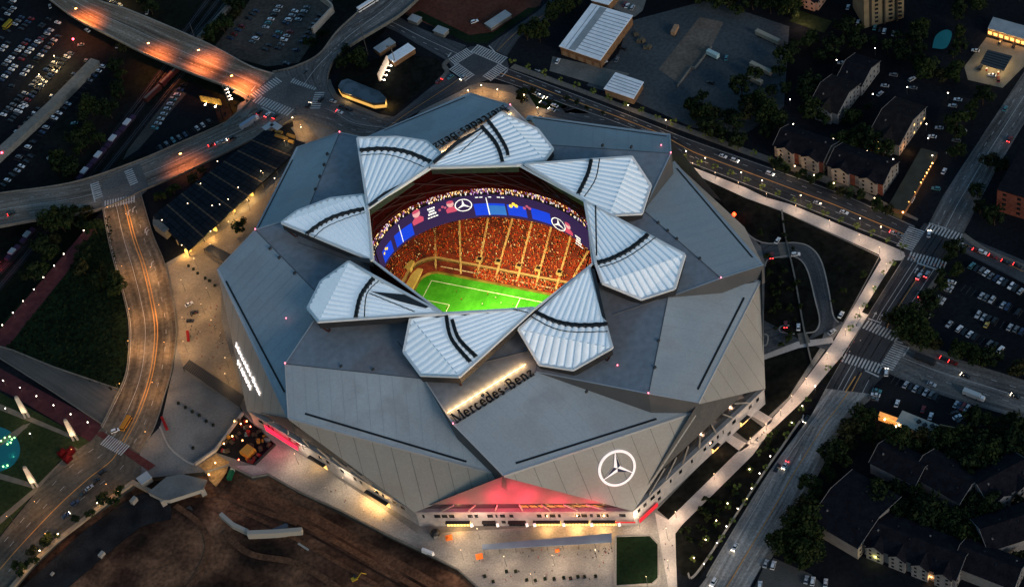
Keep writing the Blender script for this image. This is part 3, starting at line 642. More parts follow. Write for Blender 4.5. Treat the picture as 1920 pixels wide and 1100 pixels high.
for P_ in PETALS:
    tip = U(*P_['t'], 76); C = [U(*q, z) for q, z in zip(P_['c'], P_['z'])]; E2 = [U(*q, 75.5) for q in P_['e']]
    pl = Plane(tip, C[0], C[-1])
    outline = [tip] + C + E2
    pt = bpy.data.objects.new('roof_petal', None); COL.objects.link(pt); pt.parent = stad; pt.location = Vector((tip.x, tip.y, ZI))
    # cushions: strips fanning from a point beyond the tip
    cen = (C[0] + C[-1]) / 2; V = tip + (tip - cen) * 1.15; v2 = pl.to2(V)
    main = [pl.to2(q) for q in [tip, C[0], C[-1]] + E2]
    ang = [math.atan2(q[1] - v2[1], q[0] - v2[0]) for q in main + [pl.to2(q) for q in C]]
    ref = math.atan2(pl.to2(cen)[1] - v2[1], pl.to2(cen)[0] - v2[0])
    rel = [(a - ref + math.pi) % (2 * math.pi) - math.pi for a in ang]; lo, hi = min(rel) - .001, max(rel) + .001
    n = 13; sub = 5; m = MB(); m.smooth = False; hgt = 1.25
    pl2 = Plane(C[0], C[-1], C[1])
    def cushions(poly3, plane):
        q2 = [pl.to2(q) for q in poly3]
        nz = plane.n.dot(pl.n)
        for i in range(n * sub):
            a0, a1 = ref + lo + (hi - lo) * i / (n * sub), ref + lo + (hi - lo) * (i + 1) / (n * sub)
            c0 = (-math.sin(a0), math.cos(a0)); c1 = (math.sin(a1), -math.cos(a1))
            q = clip(q2, c0[0], c0[1], c0[0] * v2[0] + c0[1] * v2[1]); q = clip(q, c1[0], c1[1], c1[0] * v2[0] + c1[1] * v2[1])
            if len(q) < 3: continue
            out = []
            for x, y in q:
                a = (math.atan2(y - v2[1], x - v2[0]) - ref - lo + math.pi) % (2 * math.pi) - math.pi
                s_ = a / (hi - lo) * n; base = pl.o + pl.ex * x + pl.ey * y
                t = (plane.o - base).dot(plane.n) / nz
                out.append(base + pl.n * (t + hgt * abs(math.sin(math.pi * s_)) ** .6))
            m.face(out, 1 if i % sub in (0,) else 0)
    # fold line C0..C[-1] splits the petal: main field and the folded-down end
    q2 = [tip, C[0], C[-1]] + E2; cushions(q2, pl)
    for i in range(len(C) - 2): cushions([C[0], C[i + 1], C[i + 2]] if i + 2 < len(C) else [], Plane(C[0], C[i + 1], C[i + 2]))
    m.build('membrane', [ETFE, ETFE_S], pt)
    m = MB(); loop = outline + [outline[0]]
    for a, b in zip(loop, loop[1:]):                            # white edge beam
        m.tube([a + Vector((0, 0, .6)), b + Vector((0, 0, .6))], .75, 4); m.ribbon([a, b], 1.3, 1.45)
    m.build('edge_beam', FRAME_W, pt)
    m = MB(); dn = Vector((0, 0, -4.2))
    if len(C) > 2: m.tube([C[0] + Vector((0, 0, .9)), C[-1] + Vector((0, 0, .9))], .28, 4)
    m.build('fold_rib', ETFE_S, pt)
    m = MB()
    for a, b in zip(loop, loop[1:]): m.face([a + dn, b + dn, b - Vector((0, 0, .2)), a - Vector((0, 0, .2))])
    ctr = sum(outline, Vector()) / len(outline)
    for a, b in zip(loop, loop[1:]): m.face([b + dn, a + dn, ctr + dn])
    m.build('fascia', SHELLDK, pt)
    # dark ventilation troughs and access tracks lying over the cushions
    k = MB()
    for path, w in P_['arcs']:
        sp = smooth_px(path, 27)
        pts = [pl.at(*q, 2.1 + .35 * (i % 3 == 1)) for i, q in enumerate(sp)]
        w *= .66; k.ribbon(pts, w, 0, 0, pl.n)
        for a in (-.5, .5):
            for i in range(len(pts) - 1):
                s_ = pl.n.cross(pts[i + 1] - pts[i]).normalized() * w * a
                k.face([pts[i] + s_ - pl.n * 1.9, pts[i + 1] + s_ - pl.n * 1.9, pts[i + 1] + s_, pts[i] + s_])
    k.build('vent_trough', BLACK, pt)
    k = MB()
    for path in P_['thin']:
        k.ribbon([pl.at(*q, 2.0 + .3 * (i % 2)) for i, q in enumerate(smooth_px(path, 18))], .6, 0, 0, pl.n)
    k.build('access_track', BLACK, pt)
    if P_['gap']:
        k = MB(); q = [pl.at(*a, 2.0) for a in P_['gap']]
        for t in tessellate_polygon([q]): 
            f_ = [q[i] for i in t]
            if (f_[1] - f_[0]).cross(f_[2] - f_[0]).z < 0: f_.reverse()
            k.face(f_)
        k.build('open_gap', SHELLDK, pt)
    # raking steel props under the far corners
    k = MB()
    for q in (C[0], C[1], C[2]):
        inw = (ctr - q) * .18; f_ = Vector((q.x, q.y, 0)) + Vector((inw.x, inw.y, ZI))
        f_.z = ZI - 1
        k.tube([q + Vector((inw.x * .2, inw.y * .2, -4)), f_], .45, 5); k.tube([q + Vector((inw.x * 1.5, inw.y * 1.5, -4)), f_], .35, 5)
    k.build('prop', TRUSS, pt)
# ---- underside of the opening: dark soffit down to the video ring, with trusses
HA, HB, HANG = 60.0, 47.0, math.radians(-31); HZ0, HZ1 = 38.0, 55.0
def ell(a, sa=HA, sb=HB, z=0):
    x, y = sa * math.cos(a), sb * math.sin(a); c, s_ = math.cos(HANG), math.sin(HANG)
    return Vector((x * c - y * s_, x * s_ + y * c, z))
NS = 96
m = MB(); ring = resample(OC + [OC[0]], NS + 1)[:-1]
ang = [math.atan2(q.y, q.x) for q in ring]
lower = []
for q in ring:
    a = math.atan2(q.y * math.cos(HANG) - q.x * math.sin(HANG), q.x * math.cos(HANG) + q.y * math.sin(HANG))
    t = math.atan2(HA * math.sin(a), HB * math.cos(a)); lower.append(ell(t, HA + 3.0, HB + 3.0, HZ1 + 1.5))
for i in range(NS):
    j = (i + 1) % NS; m.face([ring[i] - Vector((0, 0, .3)), ring[j] - Vector((0, 0, .3)), lower[j], lower[i]])
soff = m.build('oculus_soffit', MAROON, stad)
m = MB()
for i in range(0, NS, 4):
    j = (i + 9) % NS; a = ring[i].lerp(lower[i], .15) * .992; b = ring[j].lerp(lower[j], .8) * .975; a.z = ring[i].lerp(lower[i], .15).z; b.z = ring[j].lerp(lower[j], .8).z
    m.tube([a, b], .35, 4)
for f in (.35, .7):
    lp = [ring[i].lerp(lower[i], f) * .985 for i in range(0, NS, 3)]
    for i, q in enumerate(lp): q.z = ring[i * 3].lerp(lower[i * 3], f).z
    m.tube(lp + [lp[0]], .3, 4)
m.build('truss', TRUSS, soff)
m = MB()
for a, b in zip(OC, OC[1:] + OC[:1]): m.tube([a + Vector((0, 0, .4)), b + Vector((0, 0, .4))], .7, 5)
m.build('oculus_rim', FRAME_W, stad)
# ---- video ring
SCR = mat('screen_dark', (.004, .003, .007), None, rough=.9, emit=(.016, .008, .036), es=1.0)
SCR_B = mat('screen_blue', (.004, .008, .06), None, rough=.9, emit=(.003, .03, .40), es=.9)
SCR_B2 = mat('screen_teal_blue', (.01, .03, .2), None, rough=.3, emit=(.006, .06, .24), es=.9)
SCR_P = mat('screen_pink', (.1, .01, .04), None, rough=.9, emit=(.85, .12, .20), es=.32)
SCR_K = mat('screen_skin', (.15, .06, .06), None, rough=.9, emit=(.9, .5, .5), es=.4)
SCR_W = mat('screen_white', (.4, .4, .4), None, rough=.3, emit=(.85, .85, .95), es=.5)
SCR_Y = mat('screen_gold', (.4, .3, .05), None, rough=.3, emit=(.9, .55, .05), es=.5)
halo = thing('video_board', 'oval ring of video screens hanging inside the roof opening above the stands', 'video board', (0, 0, HZ0))
m = MB(); NH = 160
for i in range(NH):
    a0, a1 = 2 * math.pi * i / NH, 2 * math.pi * (i + 1) / NH
    m.face([ell(a1, z=HZ0), ell(a0, z=HZ0), ell(a0, z=HZ1), ell(a1, z=HZ1)], 0)
    m.face([ell(a0, HA + 2, HB + 2, HZ0), ell(a1, HA + 2, HB + 2, HZ0), ell(a1, HA + 2, HB + 2, HZ1), ell(a0, HA + 2, HB + 2, HZ1)], 1)
    m.face([ell(a0, z=HZ1), ell(a0, HA + 2, HB + 2, HZ1), ell(a1, HA + 2, HB + 2, HZ1), ell(a1, z=HZ1)], 1)
    m.face([ell(a0, HA + 2, HB + 2, HZ0), ell(a0, z=HZ0), ell(a1, z=HZ0), ell(a1, HA + 2, HB + 2, HZ0)], 1)
m.build('screen', [SCR, BLACK], halo)
PI2 = 2 * math.pi
def PROJ(X):
    c = _r * (X.x + OX) + _g * (X.y + OY) + _d * (H - X.z); return (CX + F * c.x / c.z, CY + F * c.y / c.z)
def halo_t(pxx, pyy):
    """ring angle and height where a photo position meets the far half of the ring"""
    best = None
    for i in range(1440):
        t = PI2 * i / 1440
        if ell(t).y < -25: continue
        p0, p1 = PROJ(ell(t, z=HZ0)), PROJ(ell(t, z=HZ1)); dx, dy = p1[0] - p0[0], p1[1] - p0[1]
        s_ = ((pxx - p0[0]) * dx + (pyy - p0[1]) * dy) / (dx * dx + dy * dy); e = math.hypot(p0[0] + dx * s_ - pxx, p0[1] + dy * s_ - pyy)
        if best is None or e < best[0]: best = (e, t, HZ0 + s_ * (HZ1 - HZ0))
    return best[1], best[2]
def on_halo(t, z, du, dv, off=.08):
    """point du metres along and dv metres up from ring angle t, height z (reading left to right from inside)"""
    ds = math.hypot(HA * math.sin(t), HB * math.cos(t)); return ell(t - du / ds, HA - off, HB - off, z + dv)
def halo_rect(mb, t0, t1, z0, z1, m, off=.08):
    k = max(2, int(abs(t1 - t0) * 30))
    for i in range(k):
        a0, a1 = t0 + (t1 - t0) * i / k, t0 + (t1 - t0) * (i + 1) / k
        mb.face([ell(a0, HA - off, HB - off, z0), ell(a1, HA - off, HB - off, z0), ell(a1, HA - off, HB - off, z1), ell(a0, HA - off, HB - off, z1)], m)
m = MB(); X1 = lambda x, y: (680 + x / 3.667, 300 + y / 3.667)
for (a, b, f0, f1, mi) in [((770, 345), (985, 340), .10, .62, 0), ((1000, 345), (1130, 370), .12, .60, 0), ((1165, 390), (1300, 440), .12, .62, 0), ((225, 560), (345, 470), .1, .62, 0), ((150, 690), (205, 590), .1, .6, 0), ((700, 235), (985, 240), .86, .98, 3)]:
    m = MB(); t0, t1 = halo_t(*X1(*a))[0], halo_t(*X1(*b))[0]; halo_rect(m, t0, t1, HZ0 + f0 * 17, HZ0 + f1 * 17, mi if mi != 3 else 2); m.build('blue_screen_panel', [SCR_B, SCR_B2, SCR], halo)
m = MB(); t0, t1 = halo_t(*X1(860, 345))[0], halo_t(*X1(985, 345))[0]; halo_rect(m, t0, t1, HZ0 + 2, HZ0 + 9, 1, .14)
m.build('blue_screen_panel', [SCR_B, SCR_B2, SCR], halo)
m = MB()
for x, y in [(860, 310), (250, 460)]:
    t, z = halo_t(*X1(x, y)); halo_rect(m, t - .004, t + .004, HZ0 + 2, HZ0 + 15, 0, .2)
for x0, y0 in [(480, 368), (1490, 568)]:
    t, z = halo_t(*X1(x0, y0))
    for r_, (w, h) in enumerate([(4.2, 1.3), (3.2, 1.3), (4.6, 1.3), (6.0, .8)]):
        zz = z + 3.4 - r_ * 2.0
        for c in range(4):
            u0 = -w / 2 + w * c / 4; k = [on_halo(t, zz, u0, 0, .2), on_halo(t, zz, u0 + w / 4 * .8, 0, .2), on_halo(t, zz, u0 + w / 4 * .8, h, .2), on_halo(t, zz, u0, h, .2)]; m.face(k, 0)
for i in range(7):
    t, z = halo_t(*X1(780 + i * 30, 243)); k = [on_halo(t, HZ1 - 2.0, a, b, .2) for a, b in ((-.8, 0), (.8, 0), (.8, .7), (-.8, .7))]
    if i != 2 and i != 4: m.face(k, 0)
m.build('screen_text', SCR_W, halo)
SCR_D = mat('screen_dim_pink', (.1, .02, .04), None, emit=(.25, .05, .09), es=.9)
for x0, y0, mi, s_ in [(370, 385, 0, 1.15), (605, 315, 0, 1.0), (1415, 465, 0, 1.0), (545, 330, 2, .6), (1035, 310, 1, .85), (1130, 325, 2, .7), (155, 620, 1, .6)]:
    t, z = halo_t(*X1(x0, y0)); m = MB()
    if mi == 0:
        body = [(-2.6, -4.6), (2.6, -4.6), (2.9, -2.2), (1.6, -.8), (.7, -.4), (-.7, -.4), (-1.6, -.8), (-2.9, -2.2)]; m.face([on_halo(t, z, a * s_, b * s_, .18) for a, b in body], 0)
        m.face([on_halo(t, z + 1.6 * s_, 1.9 * s_ * math.cos(k * .5236), 2.4 * s_ * math.sin(k * .5236), .22) for k in range(12)], 1)
        m.face([on_halo(t, z + 3.0 * s_, 1.9 * s_ * math.cos(k * .5236), 1.1 * s_ * math.sin(k * .5236), .26) for k in range(12)], 0)
    else:
        for a, b in ((-1.5, -.8), (.3, .9), (1.6, -.2)): m.face([on_halo(t, z, a + 1.3 * s_ * math.cos(k * 1.05), b + 1.6 * s_ * math.sin(k * 1.05), .18 + .02 * b) for k in range(6)], {1: 2, 2: 3}[mi])
    m.build('screen_picture', [SCR_P, SCR_K, SCR_Y, SCR_D], halo)
def star(mb, P, R_, w, tri, m=0, n=40, phase=0.0, shade=None):
    """three-pointed star in a ring; P(u, v) maps metres to the surface"""
    for i in range(n):
        a, b = 2 * math.pi * i / n, 2 * math.pi * (i + 1) / n
        mb.face([P((R_ - w) * math.cos(b), (R_ - w) * math.sin(b)), P((R_ - w) * math.cos(a), (R_ - w) * math.sin(a)), P(R_ * math.cos(a), R_ * math.sin(a)), P(R_ * math.cos(b), R_ * math.sin(b))], m)
    for k in range(3):
        a = math.pi / 2 + phase + k * 2 * math.pi / 3; tipp = ((R_ - w * .4) * math.cos(a), (R_ - w * .4) * math.sin(a))
        l = (tri * math.cos(a + 1.047), tri * math.sin(a + 1.047)); r_ = (tri * math.cos(a - 1.047), tri * math.sin(a - 1.047))
        mb.face([P(0, 0), P(*r_), P(*tipp)], m if shade is None else shade); mb.face([P(0, 0), P(*tipp), P(*l)], m)
for x0, y0 in [(693, 308), (1348, 440)]:
    t, z = halo_t(*X1(x0, y0)); m = MB(); star(m, lambda u, v: on_halo(t, z, u, v, .2), 4.6, .55, .75); m.build('screen_emblem', SCR_W, halo)
# crowd band above the ring: boxes for people, many given an added glow
m = MB(); rr = random.Random(5)
for i in range(1100):
    t = rr.uniform(-.35, 3.4); o = rr.uniform(0.2, 6.0); q = ell(t, HA + o, HB + o, HZ1 + .1); m.box(q, (.36, .36, rr.uniform(.6, 1.2)), rr.uniform(0, 3), rr.choice([0, 0, 1, 2, 3]))
stuff(m.build('ring_crowd', [mat('rail_white', (.8, .8, .8), None, emit=(1, .92, .85), es=.30), mat('rail_dark', (.05, .03, .06), None), mat('rail_violet', (.2, .1, .25), None, emit=(.5, .2, .7), es=.35), mat('rail_amber', (.5, .3, .1), None, emit=(1, .6, .2), es=.8)], halo))
# ------------------------------------------------------------------ playing field and stands
FZ = -9.0
FA = U(809.2, 525.8, FZ); FD = U(976.4, 558.6, FZ)
fu = (FD - FA).normalized(); fv = Vector((fu.y, -fu.x, 0))
if fv.dot(U(793, 559.5, FZ) - FA) < 0: fv = -fv
FC = FA + fu * 52.5 + fv * 34
def fp(u, v, z=0): return FC + fu * u + fv * v + Vector((0, 0, z))
TURF = mat('bright_turf', (.045, .30, .018), (.06, .36, .024), .06, .85, fine=.14, fine_scale=.8, extra=(.035, .25, .014), extra_scale=.1)
m = MB()
for i in range(20): a_, b_ = -60 + 6 * i, -54 + 6 * i; m.face([fp(a_, 41, 0), fp(b_, 41, 0), fp(b_, -41, 0), fp(a_, -41, 0)], i % 2)   # mowing bands
fo = struct(m.build('playing_field', [TURF, mat('turf_mown_back', (.052, .33, .022), (.068, .39, .028), .06, .85, fine=.14, fine_scale=.8, extra=(.04, .28, .016), extra_scale=.1)]))
k = MB(); lw = .32
def fl(a, b): k.ribbon([fp(*a, .05), fp(*b, .05)], lw)
for a, b in [((-52.5, -34), (52.5, -34)), ((-52.5, 34), (52.5, 34)), ((-52.5, -34), (-52.5, 34)), ((52.5, -34), (52.5, 34)), ((0, -34), (0, 34))]: fl(a, b)
for sg in (-1, 1):
    for dpt, hw in ((16.5, 20.16), (5.5, 9.16)): fl((sg * 52.5, -hw), (sg * (52.5 - dpt), -hw)); fl((sg * 52.5, hw), (sg * (52.5 - dpt), hw)); fl((sg * (52.5 - dpt), -hw), (sg * (52.5 - dpt), hw))
k.ribbon([fp(9.15 * math.cos(t * .2618), 9.15 * math.sin(t * .2618), .05) for t in range(25)], lw)
k.build('pitch_marking', mat('pitch_white', (.8, .85, .78), None), fo)
def rr_ring(a, b, r, z, n=28):
    """rounded rectangle in field axes"""
    out = []
    for cx, cy, a0 in ((a - r, b - r, 0), (-(a - r), b - r, .5), (-(a - r), -(b - r), 1), (a - r, -(b - r), 1.5)):
        for i in range(n + 1):
            t = math.pi * (a0 + .5 * i / n); out.append(fp(cx + r * math.cos(t), cy + r * math.sin(t), z - FZ))
    return out
SEATR = mat('maroon_seating', (.16, .022, .012), (.24, .045, .018), .5, .7, fine=.35, fine_scale=2.5, extra=(.09, .015, .01), extra_scale=.12)
STEPC = mat('aisle_concrete', (.40, .28, .12), (.48, .34, .15), .4, .8)
bowl = thing('grandstand', 'steep maroon seating bowl packed with fans around the green field', 'grandstand', (FC.x, FC.y, FZ))
WB = mat('field_wall_board', (.34, .24, .06), (.12, .08, .02), .15, .6, fine=.3, fine_scale=.6)
# low field wall, front rows, then the raked main tier
def tier(name, a0, b0, r0, z0, rows, tread, rise, mats_):
    m = MB(); prev = rr_ring(a0, b0, r0, z0)
    for i in range(rows):
        z1 = z0 + rise; up = [Vector((q.x, q.y, z1)) for q in prev]; nx_ = rr_ring(a0 + tread * (i + 1), b0 + tread * (i + 1), r0 + tread * (i + 1), z1)
        for j in range(len(prev)):
            l = (j + 1) % len(prev); m.face([prev[l], prev[j], up[j], up[l]], 0); m.face([up[l], up[j], nx_[j], nx_[l]], 0)
        prev = nx_; z0 = z1
    return m.build(name, mats_, bowl), prev, z0
m = MB(); a_ = rr_ring(58.5, 39.5, 9, FZ); b_ = [q + Vector((0, 0, 2.0)) for q in a_]
for j in range(len(a_)): l = (j + 1) % len(a_); m.face([a_[l], a_[j], b_[j], b_[l]])
m.build('field_wall', WB, bowl)
tier('front_rows', 58.5, 39.5, 9, FZ + 2.0, 6, .95, .42, [SEATR])
m = MB(); a_ = rr_ring(64.2, 45.2, 14, FZ + 2.0); b_ = [q + Vector((0, 0, 3.9)) for q in a_]; c_ = rr_ring(65.6, 46.6, 15, FZ + 5.9)
for j in range(len(a_)):
    l = (j + 1) % len(a_); m.face([a_[l], a_[j], b_[j], b_[l]]); m.face([b_[l], b_[j], c_[j], c_[l]], 1)
m.build('tier_wall', [mat('shaded_tier_yellow', (.16, .11, .035), (.05, .035, .012), .2, .7, fine=.4, fine_scale=.5), STEPC], bowl)  # wall colour darkened to paint the shadow band below the tier
T0 = (65.6, 46.6, 15, FZ + 5.9); TR, RI, NR = .92, .60, 46
tier('seating_tier', *T0, NR, TR, RI, [SEATR])
def tier_pt(t, d, lift=.0):
    """point on the raked tier: t = plan angle in field axes, d = distance up the rake (m, plan)"""
    a, b, r, z = T0[0] + d, T0[1] + d, T0[2] + d, T0[3] + math.ceil(d / TR - 1e-6) * RI
    # ray against the rounded rectangle
    c, s_ = math.cos(t), math.sin(t); lo, hi = 0, 260
    for _ in range(30):
        md = (lo + hi) / 2; x, y = abs(md * c), abs(md * s_); qx, qy = max(x - (a - r), 0), max(y - (b - r), 0)
        ins = (x <= a and y <= b) and (qx == 0 or qy == 0 or math.hypot(qx, qy) <= r)
        lo, hi = (md, hi) if ins else (lo, md)
    return fp(lo * c, lo * s_, z - FZ + lift)
# aisles: stairways surveyed on the raked plane of the far side
far_o = fp(0, -T0[1], T0[3] - FZ); pl = Plane(far_o, far_o + fu, far_o - fv * TR + Vector((0, 0, RI)))
A_ = [((764, 470), (786, 518)), ((774, 442), (785, 517)), ((816, 418), (818, 508)), ((862, 404), (865, 514)), ((918, 400), (897, 512)), ((959, 420), (931, 518)), ((996, 425), (970, 527)), ((1032, 435), (1006, 534)), ((1069, 450), (1043, 542)), ((1098, 480), (1076, 520))]
for (p, q) in A_:
    a, b = pl.at(*p, .45), pl.at(*q, .45); m = MB(); m.ribbon([b, b + (a - b) * 1.25], 1.15, .25, 0, pl.n); m.build('aisle', STEPC, bowl)
for (x, y) in [(900, 488), (935, 492), (974, 500), (1010, 505), (1050, 512)]:                    # vomitory mouths
    m = MB(); c = pl.at(x, y, 0); R = math.atan2(fu.y, fu.x); m.box(c, (3.4, 3.2, 1.5), R, 0); m.box(c + Vector((0, 0, 1.5)) - fv * -.0, (2.2, 2.0, .1), R, 1); m.build('vomitory', [STEPC, BLACK], bowl)
# corner tunnel at the left end with its pale platform
m = MB(); R = math.atan2(fu.y, fu.x)
m.box(fp(-63, -30, 0), (9, 15, 4.2), R, 0); m.box(fp(-63, -13, 0), (8, 12, 3.0), R, 1); m.box(fp(-66, -36, 4.2), (5, 6, 3.5), R, 0)
m.build('tunnel_block', [mat('tunnel_yellow', (.62, .48, .17), (.5, .36, .1), .3, .7), WB], bowl)
m = MB()
for u0 in range(-48, 20, 4): m.box(fp(u0, -42.3, 2.3), (3.4, .8, 1.3), R, 0)
m.build('touchline_bench', mat('bench_pale', (.6, .52, .36), None), bowl)
# crowd: nobody could count it
m = MB(); rr = random.Random(9)
CM = [mat('fan_red', (.46, .030, .010), None), mat('fan_dark', (.03, .014, .012), None), mat('fan_orange', (.55, .14, .03), None), mat('fan_white', (.65, .55, .42), None), mat('fan_tan', (.45, .26, .12), None)]
def fan(q, rz):
    mi = rr.choices([0, 1, 2, 3, 4], [46, 27, 13, 6, 7])[0]
    m.box(q, (.52, .42, .95), rz, mi, .7); m.box(q + Vector((0, 0, .95)), (.24, .24, .28), rz, 4 if mi != 4 else 1, .8)
for i in range(NR):
    d = TR * i + .5; t = math.pi * .98
    circ = 2 * (T0[0] + T0[1] + 2 * d); n_ = int(circ * .62 * 1.05)
    for j in range(n_):
        t = rr.uniform(math.pi * .93, math.pi * 2.02)
        if rr.random() < .07: continue
        q = tier_pt(t, d, 0); fan(q, t)
for i in range(6):
    for j in range(150):
        u0 = rr.uniform(-30, 60); fan(fp(u0, -(39.5 + .95 * i + .5), 2.0 + .42 * (i + 1)), R)
crowd = stuff(m.build('crowd', CM)); crowd['label'] = 'dense crowd of fans in red filling the stands'
# players
PLW = mat('player_white', (.8, .8, .8), None); PLR = mat('player_red', (.5, .03, .03), None); SKIN = mat('skin', (.35, .2, .14), None)
# stadium lighting: lamps fixed around the underside of the opening
for i in range(16):
    t = PI2 * (i + .5) / 16; q = ell(t, HA - 4, HB - 4, HZ1 + 4)
    tgt = fp(0, 0, 4) * .0 + Vector((-q.x * .62, -q.y * .62, 0)); d_ = (tgt - q)
    lamp('SPOT', q, 66000, (1, .76, .37), 1.2, d_.to_track_quat('-Z', 'Y').to_euler(), name='floodlight', spot=math.radians(95))
for i in range(5):  # unseen spots floating over the field, added to light the far stand warmly
    q = fp(-44 + 22 * i, -30, 26); 
    lamp('SPOT', fp(-44 + 22 * i, 30, 62), 34000, (1, .62, .22), 1.2, (fp(-44 + 22 * i, -62, 12) - fp(-44 + 22 * i, 30, 62)).to_track_quat('-Z', 'Y').to_euler(), name='floodlight', spot=math.radians(60))
# ------------------------------------------------------------------ soffits, podium, doors
tips = {k: PT[k]['t'] for k in order}
DARKGL = mat('concourse_glazing', (.018, .018, .02), None, rough=.18, spec=.6)
for k in order:                                               # recessed triangle under the next wing's eave start
    k2 = nxt[k]; Sx = PT[k2]['S']; a, b = tips[k], tips[k2]
    inn = Vector((-(a.x + b.x), -(a.y + b.y), 0)).normalized() * 2.5
    ap = Vector((Sx.x, Sx.y, Sx.z - 1.2)) + inn * .4
    lo = .20 if k == 'B' else .30                                                  # lower strip is glazed
    qa, qb = (a + inn * .3).lerp(ap, lo), (b + inn * .3).lerp(ap, lo)
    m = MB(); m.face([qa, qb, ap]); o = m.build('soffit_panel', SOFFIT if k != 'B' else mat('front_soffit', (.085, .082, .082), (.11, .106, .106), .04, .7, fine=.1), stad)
    m = MB(); seams(m, [qa, qb, ap], ap - (qa + qb) / 2, 12, .14, .07); m.build('facade_joint', SEAM, o)
    m = MB(); ga, gb = a + inn * .9, b + inn * .9; m.face([ga, gb, qb, qa], 0)
    g_ = m.build('concourse_window', DARKGL, stad)
    if k == 'B':                                              # the bright concourse seen through the right half of the front glazing
        for i in range(9):
            t0, t1 = .50 + .045 * i, .50 + .045 * i + .036; o = -inn * .12; m = MB(); lo_ = ga.lerp(qa, .25), gb.lerp(qb, .25); hi_ = ga.lerp(qa, .75), gb.lerp(qb, .75)
            m.face([lo_[0].lerp(lo_[1], t0) + o, lo_[0].lerp(lo_[1], t1) + o, hi_[0].lerp(hi_[1], t1) + o, hi_[0].lerp(hi_[1], t0) + o]); m.build('lit_pane', mat('concourse_glow', (.3, .2, .05), (.10, .07, .02), .8, .7, emit=(1, .62, .16), es=.10), g_)
    n = 8
    for i in range(1, n):
        t = i / n; p0 = a.lerp(b, t) + inn * .35; p1 = qa.lerp(qb, t); p1 = p1 - inn * .25
        cm = MB(); cm.tube([p0, p1], .42, 5); cm.build('concourse_column', CONC, g_)
    # podium wall below: plan from tip to tip
    m = MB(); d = (b - a); d.z = 0; L_ = d.length; d.normalize(); nrm = Vector((d.y, -d.x, 0))
    if nrm.dot(a + b) < 0: nrm = -nrm
    off = -nrm * .8
    P = lambda u, z, o=0.0: Vector((a.x, a.y, 0)) + d * u + off + nrm * o + Vector((0, 0, z))
    def quad(u0, u1, z0, z1, o, mi): 
        q = [P(u0, z0, o), P(u1, z0, o), P(u1, z1, o), P(u0, z1, o)]; m.face(q, mi)
    quad(0, L_, -.2, Zt - .4, 0, 0); m.face([P(0, Zt - .4, .5), P(L_, Zt - .4, .5), P(L_, Zt - .4, -3), P(0, Zt - .4, -3)], 0); m.face([P(0, Zt - 1.4, .5), P(L_, Zt - 1.4, .5), P(L_, Zt - .4, .5), P(0, Zt - .4, .5)], 0)
    pw = m.build('podium_wall', PODIUM, stad)
    rr = random.Random(ord(k)); u = 3
    while u < L_ - 3 and k in 'BCA':
        w = rr.uniform(.9, 3.2); q = []
        if rr.random() < .7: q.append((u, u + w, 7.2, 9.8))
        if rr.random() < .16: q.append((u, u + w * .8, 2.2, 4.6))
        for u0, u1, z0, z1 in q: m = MB(); quad(u0, u1, z0, z1, .03, 0); m.build('podium_window', GLASS_DK, pw)
        u += w + rr.uniform(.5, 2.4) * (1 if k == 'B' else 1.6)
# rows of lit entrance canopies against the podium
def entrance(k, u0, u1, label, lit=True, en=900, col=(1, .55, .20)):
    k2 = nxt[k]; a, b = tips[k], tips[k2]; d = (b - a); d.z = 0; d.normalize(); nrm = Vector((d.y, -d.x, 0))
    if nrm.dot(a + b) < 0: nrm = -nrm
    P = lambda u, z, o: Vector((a.x, a.y, 0)) + d * u + nrm * (o - .8) + Vector((0, 0, z))
    m = MB(); m.face([P(u0, .1, .12), P(u1, .1, .12), P(u1, 4.6, .12), P(u0, 4.6, .12)]); o = m.build('entrance_door', mat('lit_entrance', (.4, .28, .1), None, emit=(1, .56, .16), es=1.1) if lit else GLASS_DK, stad)
    m = MB()
    for i in range(int((u1 - u0) / 1.6) + 1): 
        u = u0 + i * 1.6; m.face([P(u - .12, .1, .2), P(u + .12, .1, .2), P(u + .12, 4.6, .2), P(u - .12, 4.6, .2)])
    m.face([P(u0, 4.6, 0), P(u1, 4.6, 0), P(u1, 4.9, 2.2), P(u0, 4.9, 2.2)]); m.face([P(u0, 2.7, .22), P(u1, 2.7, .22), P(u1, 3.0, .22), P(u0, 3.0, .22)]); m.build('door_frame', METAL_DK, o)
    if lit:
        for i in range(max(1, int((u1 - u0) / 7))):
            lamp('POINT', P(u0 + (i + .5) * (u1 - u0) / max(1, int((u1 - u0) / 7)), 4.0, 2.8), en, col, .4, name='entrance_light')
# B -> A is the front side; U along it is metres from tip B
LBA = (tips['A'] - tips['B']).length
for a_, b_, lit in ((.13, .245, True), (.30, .36, False), (.42, .50, False), (.535, .66, True), (.675, .79, True), (.80, .91, True)): entrance('B', LBA * a_, LBA * b_, '', lit, 1700 if a_ > .5 else 1300)
LCB = (tips['B'] - tips['C']).length
entrance('C', LCB * .70, LCB * .83, '', True, 2600, (1, .56, .20)); entrance('C', LCB * .36, LCB * .46, '', True, 600)
LAH = (tips['H'] - tips['A']).length
entrance('A', LAH * .58, LAH * .63, '', True, 500, (1, .6, .38)); entrance('A', LAH * .80, LAH * .86, '', True, 600, (1, .6, .38))
BANW = mat('banner_white', (.8, .8, .8), None, emit=(1, .9, .85), es=.25)
for u in (.245, .365, .50, .535, .668, .795, .92): 
    p = tips['B'].lerp(tips['A'], u); m = MB(); m.box(Vector((p.x + .4, p.y - 1.6, 3.2)), (1.3, 1.0, 1.7), 0); m.build('white_banner', BANW, stad)
